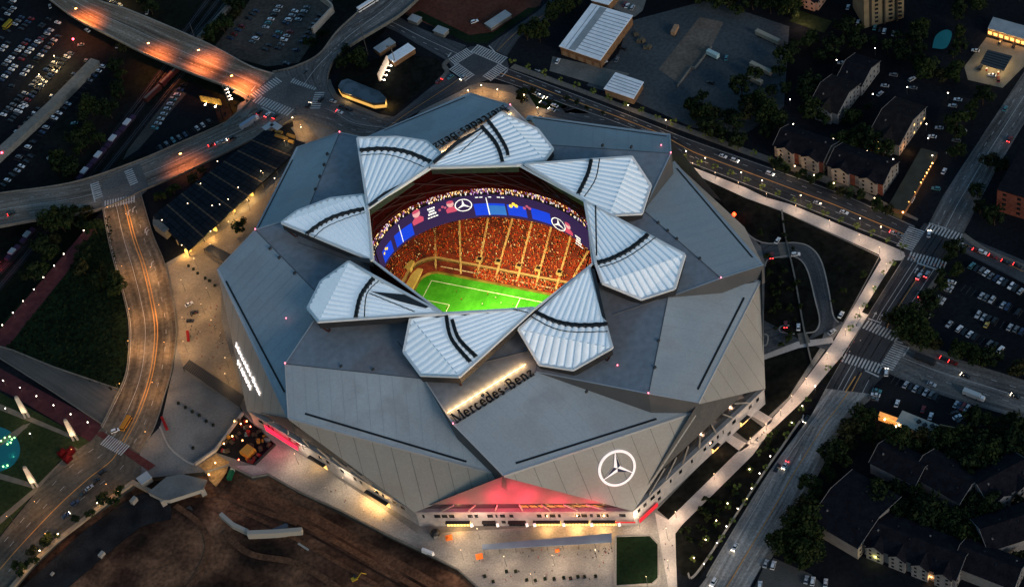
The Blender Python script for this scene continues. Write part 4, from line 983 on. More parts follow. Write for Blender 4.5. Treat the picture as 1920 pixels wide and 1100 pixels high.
# red wash over the front soffit and the corner by the dug site
a, b, ap = tips['B'], tips['A'], PT['A']['S']
ap_ = ap - Vector((0, 0, 1.2)); nr = (b - a).cross(ap_ - a).normalized(); nr = nr if nr.z < 0 or nr.dot(a + b) > 0 else -nr
if nr.dot(Vector((a.x + b.x, a.y + b.y, 0))) < 0: nr = -nr
for wa, wb, wc, e in ((.66, .14, .20, 1069), (.50, .28, .22, 1782), (.36, .40, .24, 2494), (.20, .56, .24, 2376), (.06, .72, .22, 1544), (.36, .20, .44, 1782), (.20, .34, .46, 2019), (.16, .16, .68, 1300)):
    q = a * wa + b * wb + ap_ * wc + nr * 5.5
    lamp('AREA', q, e, (1, .035, .075), 7, (-nr).to_track_quat('-Z', 'Y').to_euler(), name='red_wash_light')  # area lamps float unseen off the panel to spread the red evenly
RBAR = mat('red_strip', (.35, .01, .02), None, emit=(1, .02, .06), es=1.0)
m = MB()
p0, p1 = tips['C'].lerp(tips['B'], .10), tips['C'].lerp(tips['B'], .30)
nrm = Vector((-.7, -1, 0)).normalized(); m.face([Vector((p0.x, p0.y, 5)) + nrm * .5, Vector((p1.x, p1.y, 4.5)) + nrm * .5, Vector((p1.x, p1.y, 8.0)) + nrm * .5, Vector((p0.x, p0.y, 10.5)) + nrm * .5])
m.build('red_lit_panel', RBAR, stad)
lamp('POINT', p0.lerp(p1, .5) + nrm * 5 + Vector((0, 0, -5)), 700, (1, .04, .08), .5, name='red_wash_light')
m = MB(); A_ = tips['A']; Hh = tips['H']; dd = (Hh - A_); dd.z = 0; dd.normalize(); n2 = Vector((dd.y, -dd.x, 0))
P = lambda u, z: Vector((A_.x, A_.y, z)) + dd * u + n2 * .4
m.face([P(2, 1.0), P(15, 1.0), P(15, 4.2), P(2, 4.2)])
df = (tips['B'] - A_); df.z = 0; df.normalize(); n3 = Vector((-df.y, df.x, 0)); n3 = -n3 if n3.dot(A_) < 0 else n3
P = lambda u, z: Vector((A_.x, A_.y, z)) + df * u + n3 * .4
m.face([P(0, 3.8), P(10, 3.8), P(10, 5.0), P(0, 5.0)]); m.build('red_wall_band', mat('red_band', (.40, .02, .03), None, emit=(1, .03, .05), es=.22), stad)
# red warning lights at the wing corners
m = MB()
for p in [PT[k]['I'] for k in order] + [U(1158, 686, 63), U(537, 598, 58), U(1262, 590, 60), U(1240, 274, 60)]: m.ball(p + Vector((0, 0, .8)), .36, 6)
m.build('warning_light', mat('warning_red', (.8, .2, .25), None, emit=(1, .16, .22), es=3), stad)
# ---- lettering: serif strokes drawn on a unit em
def arc(cx, cy, rx, ry, a0, a1, n=10): return [(cx + rx * math.cos(math.radians(a0 + (a1 - a0) * i / n)), cy + ry * math.sin(math.radians(a0 + (a1 - a0) * i / n))) for i in range(n + 1)]
TH, TN, SF = .13, .05, .045
GL = {
 'M': (.95, [([(.12, 0), (.12, .72)], TN), ([(.14, .72), (.46, .04)], TH), ([(.46, .04), (.78, .72)], TN), ([(.80, 0), (.80, .72)], TH), ([(.0, .02), (.25, .02)], SF), ([(.0, .70), (.20, .70)], SF), ([(.66, .02), (.94, .02)], SF), ([(.72, .70), (.94, .70)], SF)]),
 'e': (.54, [(arc(.26, .24, .19, .22, 0, 320), .075), ([(.08, .27), (.45, .27)], TN), (arc(.26, .24, .19, .22, 110, 250), TH)]),
 'r': (.44, [([(.13, 0), (.13, .46)], TH), (arc(.28, .33, .15, .13, 170, 60), .08), ([(.0, .02), (.27, .02)], SF), ([(.02, .45), (.13, .45)], SF)]),
 'c': (.50, [(arc(.26, .24, .19, .22, 50, 315), .075), (arc(.26, .24, .19, .22, 110, 250), TH)]),
 'd': (.60, [(arc(.25, .23, .19, .21, 0, 360, 14), .075), (arc(.25, .23, .19, .21, 110, 250), TH), ([(.45, 0), (.45, .74)], TH), ([(.34, .73), (.45, .73)], SF), ([(.45, .02), (.56, .02)], SF)]),
 's': (.44, [(arc(.21, .345, .13, .11, 40, 270), .08), (arc(.21, .125, .14, .11, 90, -140), .09)]),
 '-': (.38, [([(.05, .24), (.33, .24)], .08)]),
 'B': (.70, [([(.15, 0), (.15, .72)], TH), (arc(.34, .545, .17, .155, 90, -90), .10), (arc(.34, .20, .23, .19, 90, -90), .11), ([(.02, .70), (.36, .70)], SF), ([(.02, .02), (.36, .02)], SF), ([(.15, .39), (.36, .39)], SF)]),
 'n': (.60, [([(.13, 0), (.13, .46)], TH), (arc(.295, .28, .155, .17, 165, 0), .08), ([(.45, 0), (.45, .29)], TH), ([(0, .02), (.25, .02)], SF), ([(.34, .02), (.57, .02)], SF), ([(.02, .45), (.13, .45)], SF)]),
 'z': (.48, [([(.05, .43), (.42, .43)], TN), ([(.40, .42), (.07, .04)], TH), ([(.05, .03), (.44, .03)], TN), ([(.06, .44), (.06, .33)], SF), ([(.43, .02), (.43, .13)], SF)]),
 'S': (.52, [(arc(.25, .53, .17, .16, 40, 270), .10), (arc(.25, .20, .18, .17, 90, -140), .11)]),
 'T': (.60, [([(.02, .67), (.56, .67)], .11), ([(.29, 0), (.29, .67)], TH)]), 'A': (.66, [([(.04, 0), (.31, .72)], .11), ([(.31, .72), (.60, 0)], TH), ([(.16, .24), (.48, .24)], .09)]),
 'D': (.68, [([(.12, 0), (.12, .72)], TH), (arc(.26, .36, .30, .32, 90, -90), .11), ([(.12, .68), (.28, .68)], .09), ([(.12, .04), (.28, .04)], .09)]), 'I': (.30, [([(.14, 0), (.14, .72)], TH)]),
 'U': (.66, [([(.11, .72), (.11, .25)], TH), (arc(.32, .25, .21, .21, 180, 360), .10), ([(.53, .25), (.53, .72)], .11)]), ' ': (.3, [])}
def letters(mb, text, P, scale, m=0, depth=None, track=.04):
    x = 0
    for ch in text:
        w, strokes = GL[ch]
        for pts, t in strokes:
            for (x0, y0), (x1, y1) in zip(pts, pts[1:]):
                dx, dy = x1 - x0, y1 - y0; l = math.hypot(dx, dy) or 1; nx_, ny_ = -dy / l * t / 2, dx / l * t / 2; ex, ey = (dx / l * .02, dy / l * .02) if len(pts) > 2 else (0, 0)
                c = [(x0 - nx_ - ex, y0 - ny_ - ey), (x1 - nx_ + ex, y1 - ny_ + ey), (x1 + nx_ + ex, y1 + ny_ + ey), (x0 + nx_ - ex, y0 + ny_ - ey)]
                f = [P((x + a) * scale, b * scale, 0) for a, b in c]; mb.face(f, m)
                if depth:
                    g = [P((x + a) * scale, b * scale, -depth) for a, b in c]
                    for i in range(4): mb.face([g[i], g[(i + 1) % 4], f[(i + 1) % 4], f[i]], m)
        x += w + track
    return x * scale
def text_w(t, track=.04): return sum(GL[c][0] + track for c in t)
LETTER = mat('black_letter', (.008, .008, .008), None, rough=.5); STRIP = mat('lit_strip', (.6, .5, .35), None, emit=(1, .55, .20), es=1.6)
def roof_sign(k, p0, p1, label, flip):
    """letters leaning back along the ridge of a wing, lamps behind them"""
    A0, A1 = U(*p0, ZI + .6), U(*p1, ZI + .6); ex = (A1 - A0).normalized(); h = Vector((-ex.y, ex.x, 0))
    if h.dot(A0 + A1) > 0: h = -h                            # towards the middle of the roof
    tilt = math.radians(0 if flip else 8); ey = h * math.cos(tilt) + Vector((0, 0, math.sin(tilt))); nn = ex.cross(ey)
    t = thing('roof_sign', label, 'sign', A0, 'signs on the roof ridges')
    L_ = (A1 - A0).length; sc = L_ / text_w('Mercedes-Benz')
    P = lambda u, v, o: A0 + ex * u + ey * v + nn * o
    m = MB(); letters(m, 'Mercedes-Benz', lambda u, v, o: P(u, v * 1.4, o), sc, 0, .5); m.build('lettering', LETTER, t)
    m = MB(); m.ribbon([A0 + h * 8.2 - Vector((0, 0, .35)), A1 + h * 8.2 - Vector((0, 0, .35))], .5); m.build('light_strip', STRIP, t)
    m = MB(); 
    for u in range(0, int(L_), 5): m.tube([A0 + ex * u + ey * sc * .4 - nn * .3, A0 + ex * u + h * 5 - Vector((0, 0, .5))], .12, 4)
    m.tube([A0 - nn * .4, A1 - nn * .4], .15, 4); m.build('bracket', POLE, t)
    for i in range(12): lamp('POINT', A0.lerp(A1, (i + .5) / 12) + h * 8.4 + Vector((0, 0, 1.0)), 420, (1, .58, .24), .25, parent=t, name='sign_light')
roof_sign('A', (856, 793), (1004, 701), 'black serif lettering with warm glow along the near roof ridge above the star emblem wing', False)
roof_sign('E', (944, 196), (809, 271), 'black serif lettering with warm glow along the far roof ridge beside the top petal', True)
WHITE_LIT = mat('white_lit_sign', (.85, .82, .8), None, emit=(1, .84, .82), es=.26)
# star emblem on the front facade panel
a = PT['A']; pl = Plane(a['S'] - Vector((0, 0, .9)), a['T'] - Vector((0, 0, .9)), a['t'])
c = pl.at(1156, 876, .9); up = (pl.at(1151.5, 843, .9) - c).normalized(); rt = up.cross(pl.n)
t = thing('star_emblem', 'large white lit three-pointed star in a ring on the grey front facade', 'emblem', c)
R_ = (pl.at(1151.5, 843, .9) - c).length
m = MB(); star(m, lambda u, v: c + rt * u + up * v, R_, R_ * .13, R_ * .19, n=56)
for k in range(3):                                            # each arm's shade painted as a flat dark triangle
    a = math.pi / 2 + k * 2 * math.pi / 3 - .1; e = .9 * R_ * .9; P = lambda u, v: c + rt * u + up * v + pl.n * .05
    m.face([P(R_ * .19 * math.cos(a + .1 - 1.047), R_ * .19 * math.sin(a + .1 - 1.047)), P(e * math.cos(a + .1 - .02), e * math.sin(a + .1 - .02)), P(R_ * .02, 0), P(0, 0)][:3], 1)
for i in range(56):
    q0, q1 = 2 * math.pi * i / 56, 2 * math.pi * (i + 1) / 56; P = lambda q, o: c + (rt * math.cos(q) + up * math.sin(q)) * R_ - pl.n * o
    m.face([P(q0, .7), P(q1, .7), P(q1, 0), P(q0, 0)])
m.build('emblem_face', [WHITE_LIT, mat('emblem_shade', (.05, .05, .09), None)], t)
m = MB()
for i in range(8): q = math.pi / 4 * i; p_ = c + (rt * math.cos(q) + up * math.sin(q)) * R_ * .94; m.tube([p_, p_ - pl.n * .9], .2, 4)
m.build('bracket', POLE, t)
# lit name on the west facade panel, reading down the slope
a = PT['C']; pl = Plane(a['S'] - Vector((0, 0, .9)), a['T'] - Vector((0, 0, .9)), a['t'])
b0, b1 = pl.at(443, 648, .7), pl.at(489, 742, .7); ex = (b1 - b0).normalized(); ey = pl.n.cross(ex)
if (pl.at(460, 640) - b0).dot(ey) < 0: ey = -ey
t = thing('facade_sign', 'white lit two-line name on the grey facade above the tan plaza', 'sign', b0)
sc = (b1 - b0).length / text_w('Mercedes-Benz'); m = MB(); letters(m, 'Mercedes-Benz', lambda u, v, o: b0 + ex * u + ey * (v * .8) + pl.n * o, sc, 0, .3)
c0 = pl.at(446, 680, .7); c1 = pl.at(471, 734, .7); s2 = (c1 - c0).length / text_w('STADIUM', .1); letters(m, 'STADIUM', lambda u, v, o: c0 + ex * u + ey * v + pl.n * o, s2, 0, .3, .1)
m.build('lettering', mat('white_lit_letters', (.9, .88, .86), None, emit=(1, .88, .84), es=.8), t)
# small vents and hatches standing along the roof folds
for x, y in ((614, 290), (608, 310), (600, 332), (592, 356), (507, 467), (524, 484), (553, 513), (1234, 419), (1252, 434), (1269, 449), (1312, 486), (1184, 277), (1130, 274), (700, 694), (640, 688), (1235, 640), (1228, 690), (1100, 735), (905, 742)):
    p = U(x, y, ZI - .4); m = MB(); m.box(p, (1.5, .9, 1.3), .6, 0, .9); m.build('roof_vent', mat('vent_dark', (.05, .055, .06), None), stad)
for (x0, y0), (x1, y1) in (((745, 640), (800, 712)), ((820, 700), (1005, 655)), ((1150, 590), (1250, 556)), ((560, 455), (690, 500))):
    m = MB(); A0, A1 = U(x0, y0, ZI + .2), U(x1, y1, ZI + .2); m.tube([A0, A1], .22, 4); m.build('roof_rail', POLE, stad)
# ------------------------------------------------------------------ structures around the stadium
ROOFP = mat('dark_solar_panel', (.009, .014, .020), (.015, .021, .029), .2, .8, fine=.2, fine_scale=.8)
SLATM = mat('panel_joint_brown', (.10, .075, .05), None)
# big panelled deck roof beside the viaduct
Q = [U(286, 404, 5), U(497, 243, 5), U(572, 268, 5), U(353, 470, 5)]
st = thing('parking_deck', 'big dark panelled deck roof between the curving viaduct and the stadium', 'parking deck', (Q[0].x, Q[0].y, 0))
m = MB(); m.slab(Q, 4.2, 5.0); m.build('roof_deck', ROOFP, st)
m = MB()
for i in range(1, 24):
    t = i / 24; a, b = Q[0].lerp(Q[1], t), Q[3].lerp(Q[2], t); m.ribbon([a, b], .5 if i % 3 else .9, .05, 0 if i % 3 else 1)
for i in range(1, 9): t = i / 9; m.ribbon([Q[0].lerp(Q[3], t), Q[1].lerp(Q[2], t)], .35, .09, 0)
m.build('panel_seam', [mat('panel_gap', (.006, .008, .011), None), SLATM], st)
m = MB()
for i in range(9):
    for j in range(4): p = Q[0].lerp(Q[1], i / 8).lerp(Q[3].lerp(Q[2], i / 8), j / 3 * .96 + .02); m.tube([(p.x, p.y, 0), (p.x, p.y, 4.3)], .35, 5)
m.build('column', CONC_DIM, st)
rr = random.Random(3); m = MB()
for x, y in [(352, 382), (398, 386), (428, 374), (408, 303), (489, 321), (412, 384), (304, 413), (395, 434), (341, 480 - 20), (515, 335), (447, 352), (376, 345)]:
    p = U(x, y, 5.2); m.ball(p + Vector((0, 0, .3)), .2, 6)
m.build('roof_light', GLOBE, st)
m = MB(); c = U(528, 258, 5); R = heading((497, 243), (572, 268))
for x, y, l in ((0, 0, 9), (5, 3, 6), (-4, 3, 5), (8, -1, 4)): m.box(c + Matrix.Rotation(R, 3, 'Z') @ Vector((x, y, 0)), (l, 1.6, 1.2), R)
m.build('gantry', mat('ochre_steel', (.22, .14, .04), None), st)
m = MB(); c = U(508, 234, 5)
for a, b in (((494, 242), (510, 231)), ((510, 231), (525, 241))): m.ribbon([U(*a, 6.3), U(*b, 6.3)], 4.2); 
m.build('stair_canopy', mat('pale_canopy', (.42, .44, .44), None), st)
m = MB(); m.slab([U(288, 414, 4), U(300, 416, 4), U(318, 432, 4), U(310, 440, 4), U(288, 424, 4)], 0, 5.6); m.build('stair_core', CONC_DIM, st)
for x, y, e in ((470, 368, 3500), (433, 402, 5200), (395, 440, 4200), (345, 472, 6500), (452, 386, 2500), (366, 452, 2200)):
    lamp('POINT', U(x, y, 3.5), e * .3, (1, .55, .16), .4, parent=st, name='deck_edge_light')
m = MB()
for x, y in ((472, 366), (438, 396), (356, 470), (352, 474), (404, 432)): m.box(U(x, y, .2), (2.4, 1.0, 2.6), R)
m.build('lit_opening', mat('ochre_glow', (.5, .35, .1), None, emit=(1, .52, .10), es=.8), st)
def louvre(poly, label, n):
    q = [U(x, y, 3.6) for x, y in poly]; t = thing('louvre_canopy', label, 'canopy', (q[0].x, q[0].y, 0), 'louvre canopies on the plaza'); m = MB()
    for i in range(n):
        a, b = q[0].lerp(q[1], (i + .5) / n), q[3].lerp(q[2], (i + .5) / n); m.ribbon([a, b], (q[1] - q[0]).length / n * .93)
    m.build('slat', BLACK, t); m = MB()
    for a, b in ((q[0], q[1]), (q[3], q[2])): m.tube([a - Vector((0, 0, .2)), b - Vector((0, 0, .2))], .2, 4)
    for p in q: m.tube([(p.x, p.y, 0), p], .2, 5)
    m.build('frame', METAL_DK, t)
louvre([(355, 674), (458, 742), (450, 762), (343, 688)], 'long dark slatted canopy on the plaza under the lit facade name', 34)
louvre([(395, 458), (434, 477), (418, 490), (382, 466)], 'short dark slatted canopy between the panelled deck and the stadium roof', 14)
# station island by the junction: long glazed dark roof with lit platform
q = [U(640, 152, 5), U(652, 148, 5), U(712, 172, 5), U(724, 184, 5), U(722, 192, 5), U(700, 194, 5), U(640, 172, 5), U(634, 162, 5)]
t = thing('station_building', 'long dark roofed station with a lit end beside the road junction', 'station', (q[0].x, q[0].y, 0))
m = MB(); m.slab(q, 4.5, 5.2); m.build('roof', mat('station_roof', (.05, .06, .07), (.10, .12, .14), .12, .4, ramp=(.45, .55)), t)
m = MB(); m.slab([p.lerp(q[4], .04) for p in q], 0, 4.5); m.build('wall', mat('station_wall', (.12, .10, .06), None), t)
m = MB()
for a, b in ((q[7], q[6]), (q[6], q[5]), (q[5], q[4])): 
    a, b = Vector((a.x, a.y, 1)), Vector((b.x, b.y, 1)); d = (b - a).normalized(); nn = Vector((d.y, -d.x, 0)); nn = nn if nn.y < 0 else -nn
    m.face([a + nn * .2, b + nn * .2, b + nn * .2 + Vector((0, 0, 2.4)), a + nn * .2 + Vector((0, 0, 2.4))])
m.build('window', mat('ochre_window', (.3, .2, .06), None, emit=(1, .52, .12), es=.45), t)
lamp('POINT', U(727, 195, 3), 900, (1, .6, .2), .5, parent=t, name='platform_light'); lamp('POINT', U(648, 172, 3) + Vector((0, -6, 0)), 300, (1, .6, .2), .5, parent=t, name='platform_light')
# flood-lit billboard on the island and the one by the viaduct
def billboard(p0, p1, zb, zt, label, face_m, lamps, en, col, side):
    A, B = U(*p0, zb), U(*p1, zb); d = (B - A).normalized(); nn = Vector((d.y, -d.x, 0)) * side
    t = thing('billboard', label, 'billboard', (A.x, A.y, 0), 'billboards near the viaducts'); up = Vector((0, 0, zt - zb)); m = MB()
    f = [A, B, B + up, A + up]; m.face([p + nn * .3 for p in f]); m.face([p - nn * .3 for p in f][::-1]); m.build('panel', face_m, t)
    m = MB(); 
    for k in (.2, .5, .8): p = A.lerp(B, k); m.tube([(p.x, p.y, GZ if zb < 6 else 0), p + up - nn * .4], .3, 5)
    m.tube([A - up * .02, B - up * .02], .25, 4); m.build('post', METAL_DK, t); m = MB()
    for i in range(lamps):
        p = A.lerp(B, (i + .5) / lamps) + nn * 2.2 - up * .05; m.ball(p, .5, 6); m.tube([p, p - nn * 2.2], .08, 4)
        lamp('POINT', p + nn * .3 + up * .25, en, col, .3, parent=t, name='billboard_light')
    m.build('floodlamp', GLOBE_W, t)
billboard((712, 153), (729, 118), 3, 9, 'bright white lit billboard standing on the dark island beside the station', mat('billboard_pale', (.6, .5, .42), None, emit=(1, .75, .55), es=.12), 4, 110, (1, .85, .7), 1)
billboard((378, 190), (416, 197), 3, 7.5, 'amber lit billboard in the dark triangle lot below the viaduct', mat('billboard_amber', (.55, .32, .08), (.18, .10, .03), .9, .8, emit=(1, .5, .08), es=.10), 2, 150, (1, .66, .2), 1)
billboard((418, 166), (429, 190), 3, 9, 'narrow billboard with a row of white lamps at the corner of the viaduct', mat('billboard_white', (.6, .55, .5), None), 4, 200, (1, .85, .75), -1)
for (x, y), h, g in (((690, 103), 26, 0), ((742, 122), 16, 0)):
    p = U(x, y); t = thing('utility_pole', ['tall grey mast rising beside the overpass', 'shorter grey mast beside the lit island billboard'][0 if h > 20 else 1], 'pole', p); m = MB(); m.tube([p, p + Vector((0, 0, h))], .35, 6, r1=.2); m.build('shaft', POLE, t)
    m = MB(); 
    for a in (-2, 2): m.box(p + Vector((a, 0, h - 1)), (1.6, .8, .8)); 
    m.tube([p + Vector((-2.4, 0, h - .6)), p + Vector((2.4, 0, h - .6))], .12, 4); m.build('lamp_head', POLE, t)
# sheds on the island
def shed(px_, sz, rz, h, label, roof, wall, cat='shed', z=0, group=None, name='shed'):
    p = U(*px_, z); t = thing(name, label, cat, p, group); m = MB(); m.box(p, (sz[0], sz[1], h), rz, 0); m.build('wall', wall, t)
    m = MB(); m.box(p + Vector((0, 0, h)), (sz[0] + .5, sz[1] + .5, .35), rz, 0); m.build('roof', roof, t); return t
RW = mat('white_metal_roof', (.80, .82, .84), (.90, .91, .92), .15, .5, fine=.08, fine_scale=.5); RWD = mat('dull_metal_roof', (.26, .28, .29), (.33, .35, .36), .2, .6)
BRK = mat('brown_brick_wall', (.16, .085, .045), (.23, .13, .07), .4, .9, fine=.2, fine_scale=1.5)
hR2 = heading((640, 98), (751, 27))
shed((723, 93), (12, 6), hR2, 3.2, 'small greenish flat roofed hut nearest the overpass on the island', RWD, BRK)
shed((754, 108), (16, 7), hR2, 3.6, 'long pale roofed hut beside the dark planted island', RW, BRK)
shed((779, 41), (7, 5), heading((750, 34), (875, 81)), 2.6, 'first pale cabinet beside the road from the overpass', RWD, CONC_DIM, 'cabinet')
shed((828, 63), (8, 5), heading((750, 34), (875, 81)), 2.6, 'middle pale cabinet beside the road from the overpass', RWD, CONC_DIM, 'cabinet')
shed((935, 42), (16, 6), hR2, 2.4, 'low grey trailer on the red clay ground', RWD, CONC_DIM, 'trailer')
# warehouses with white metal roofs
def warehouse(quad, h, label, strips, ribs, ridge=None):
    q = [U(x, y, h) for x, y in quad]; t = thing('warehouse', label, 'warehouse', (q[3].x, q[3].y, 0)); m = MB(); m.slab(q, 0, h - .4); m.build('wall', BRK, t)
    m = MB(); c = sum(q, Vector()) / 4
    m.slab([p + (p - c).normalized() * .7 for p in q], h - .4, h); rf = m.build('roof', RW, t); m = MB()
    for i in range(1, ribs): 
        a, b = q[0].lerp(q[3], i / ribs), q[1].lerp(q[2], i / ribs); m.ribbon([a.lerp(b, strips[1]), b], .5, .06)
    for s_ in strips[2:]: m.ribbon([q[0].lerp(q[1], s_), q[3].lerp(q[2], s_)], .4, .06)
    m.build('roof_rib', mat('roof_rib_blue_grey', (.25, .28, .31), None), rf)
    if strips[1] > 0: m = MB(); a, b = (strips[0] + strips[1]) / 2, 0; m.ribbon([q[0].lerp(q[1], a), q[3].lerp(q[2], a)], (q[1] - q[0]).length * (strips[1] - strips[0]), .09); m.build('roof_valley', RWD, rf)
    m = MB(); R = heading(quad[3], quad[2])
    for i in range(5):
        p = U(*quad[3]).lerp(U(*quad[2]), (i + .5) / 5); p = Vector((q[3].lerp(q[2], (i + .5) / 5).x, q[3].lerp(q[2], (i + .5) / 5).y, 0)); d = (q[2] - q[3]).normalized(); nn = Vector((d.y, -d.x, 0)); nn = nn if nn.y < 0 else -nn
        m.face([p + nn * .08 - d * 1.8, p + nn * .08 + d * 1.8, p + nn * .08 + d * 1.8 + Vector((0, 0, 3.4)), p + nn * .08 - d * 1.8 + Vector((0, 0, 3.4))])
    m.build('loading_door', mat('door_tan', (.3, .2, .12), None), t); return t
warehouse([(1109, 8), (1185, 30), (1125, 112), (1050, 86)], 7, 'long warehouse with a white ribbed roof and a grey valley strip', (.22, .38, .14), 14)
warehouse([(1155, 137), (1205, 154), (1187, 184), (1134, 166)], 5, 'small square building with a bright white ribbed roof near the avenue', (0, 0), 6)
warehouse([(1120, -25), (1165, -20), (1140, 8), (1110, 0)], 6, 'white roofed annex at the top edge behind the long warehouse', (0, 0), 4)
m = MB()
for i in range(5):
    p = U(1193 + i * 6, 66 + i * 6 + (i % 2) * 6, 0); m.box(p, (3, 2.4, 1.2 + .5 * (i % 3)), i)
tag(m.build('pallet_stack', mat('weathered_timber', (.11, .09, .06), None)), 'heap of weathered timber stacks beside the long warehouse', 'stack')
for x, y, s_, lab, mt in ((1440, 75, 17, 'long cream trailer parked furthest up the dark yard', 'cream_panel'), (1427, 134, 15, 'cream trailer parked in the middle of the dark yard', 'cream_panel'), (1417, 156, 9, 'short cream trailer parked lowest in the dark yard', 'cream_panel'), (1337, 107, 8, 'pale teal box trailer beside the old floor slab', 'teal_panel'), (1266, 62, 7, 'rusty tan container at the corner of the old floor slab', 'tan_panel')):
    R = heading((1422, 66), (1460, 84)) if x > 1300 else heading((1266, 75), (1275, 58)); p = U(x, y); t = thing('trailer', lab, 'trailer', p)
    m = MB(); m.box(p + Vector((0, 0, 1.1)), (s_, 2.6, 2.7), R); m.build('cargo_box', mat(mt, {'cream_panel': (.30, .27, .21), 'teal_panel': (.35, .48, .48), 'tan_panel': (.33, .20, .12)}[mt], None), t)
    m = MB(); Rm = Matrix.Rotation(R, 3, 'Z')
    for a in (-.36, -.28, .34):
        for b in (-1, 1): c = p + Rm @ Vector((a * s_, b, .5)); m.tube([c - Rm @ Vector((0, .2, 0)), c + Rm @ Vector((0, .2, 0))], .5, 8)
    m.build('wheel', RUBBER, t)
# boundary wall on the old slab and long concrete wall in the left lot
def wall_line(name, pts, h, w, label, mt, z=0, cat='wall'):
    p = [U(x, y, z) for x, y in pts]; m = MB(); Ls, Rs = [], []
    closed = pts[0] == pts[-1]
    for i, q in enumerate(p):                                 # mitred offsets on both sides
        n0 = p[i] - p[i - 1] if i else (p[-1] - p[-2] if closed else p[1] - p[0]); n1 = p[i + 1] - p[i] if i < len(p) - 1 else (p[1] - p[0] if closed else n0)
        n0, n1 = (Vector((-v.y, v.x, 0)).normalized() for v in (n0, n1)); mm = (n0 + n1).normalized(); o = mm * min(w, w / 2 / max(.4, mm.dot(n0))); Ls.append(q + o); Rs.append(q - o)
    up = Vector((0, 0, h)); dn = Vector((0, 0, -.3))
    for i in range(len(p) - 1):
        m.face([Rs[i] + up, Rs[i + 1] + up, Ls[i + 1] + up, Ls[i] + up]); m.face([Rs[i] + dn, Rs[i + 1] + dn, Rs[i + 1] + up, Rs[i] + up]); m.face([Ls[i + 1] + dn, Ls[i] + dn, Ls[i] + up, Ls[i + 1] + up])
    m.face([Ls[0] + dn, Rs[0] + dn, Rs[0] + up, Ls[0] + up]); m.face([Rs[-1] + dn, Ls[-1] + dn, Ls[-1] + up, Rs[-1] + up])
    return tag(m.build(name, mt), label, cat)
wall_line('boundary_wall', [(1334, 90), (1303, 130), (1296, 128), (1270, 164)], 1.5, .6, 'stepped pale wall along the edge of the old floor slab', CONC_DIM)
wall_line('flat_roofed_shelter', [(182, 121), (100, 205), (0, 296), (-60, 352)], 4.2, 7.0, 'long narrow pale concrete roof crossing the dark car park', mat('long_roof', (.15, .15, .135), (.21, .205, .185), .05, .9, fine=.15, fine_scale=.5), GZ, 'shelter')
COPE = mat('coping_stone', (.34, .32, .28), None)
wall_line('retaining_wall', [(385, 886), (430, 872), (474, 894), (502, 889), (561, 922), (640, 958), (725, 1002), (785, 1030), (859, 1068), (910, 1114)], .9, .8, 'dark retaining wall with a low rail between the pale plaza and the dirt', CONC_DIM)
wall_line('parapet_wall', [(20, 1105), (60, 1058), (105, 1015), (146, 984), (215, 930), (250, 905), (283, 922)], 1.2, 2.2, 'curving brown stone parapet above the dirt site beside the tree row', mat('brown_stone', (.24, .18, .125), (.32, .25, .18), .2, .9), 0)
for i, (a, b, lab) in enumerate((((250, 936), (2.2, 7), 'concrete pier nearest the bend under the brown parapet'), ((190, 1038), (2.0, 8), 'long concrete pier standing in the dark cut'), ((98, 1075), (1.2, 3), 'short stub pier low on the brown parapet'))):
    p = U(*a, -1); m = MB(); m.box(Vector((p.x, p.y, PZ - 1)), (b[0] * 1.6, b[0], -PZ + .6), .8); tag(m.build('bridge_pier', CONC), lab, 'pier', 'piers under the parapet')
hexa = [(278, 922), (312, 893), (342, 888), (388, 899), (380, 916), (318, 936), (306, 936)]
q = [U(x, y, 3.0) for x, y in hexa]; t = thing('pavilion', 'low grey six-sided flat roofed pavilion on piers at the edge of the dirt site', 'pavilion', (q[0].x, q[0].y, 0))
m = MB(); m.slab(q, 2.2, 3.0, 0, 0); m.build('roof', mat('pavilion_roof', (.11, .115, .115), (.15, .155, .15), .1, .85, fine=.12), t)
m = MB()
for a, b in ((q[6], q[5]), (q[5], q[4]), (q[0], q[6])): m.face([Vector((a.x, a.y - .15, .2)), Vector((b.x, b.y - .15, .2)), Vector((b.x, b.y - .15, 2.9)), Vector((a.x, a.y - .15, 2.9))])
m.build('fascia', COPE, t); m = MB()
for a in (q[6], q[4]): m.box(Vector((a.x - .8, a.y + 1.0, PZ - 1)), (2.6, 2.2, -PZ + 3), .4)
m.build('pier', CONC, t)
shed((274, 903), (6, 5), .5, 3.4, 'small pale cabin beside the six-sided pavilion', RWD, CONC_DIM, 'cabin')
# broken walls left in the dirt
wall_line('old_wall', [(417, 970), (440, 990), (468, 1003)], 4, 2.0, 'slanting broken concrete wall rising out of the dirt', COPE, PZ)
wall_line('old_wall', [(468, 1008), (520, 1006), (570, 1002)], 5, 2.4, 'long straight broken concrete wall lying in the dirt', COPE, PZ)
wall_line('old_wall', [(560, 1020), (600, 1046), (680, 1085)], 1.2, 1.0, 'low thin kerb wall running down the dirt slope', COPE, PZ + .8)
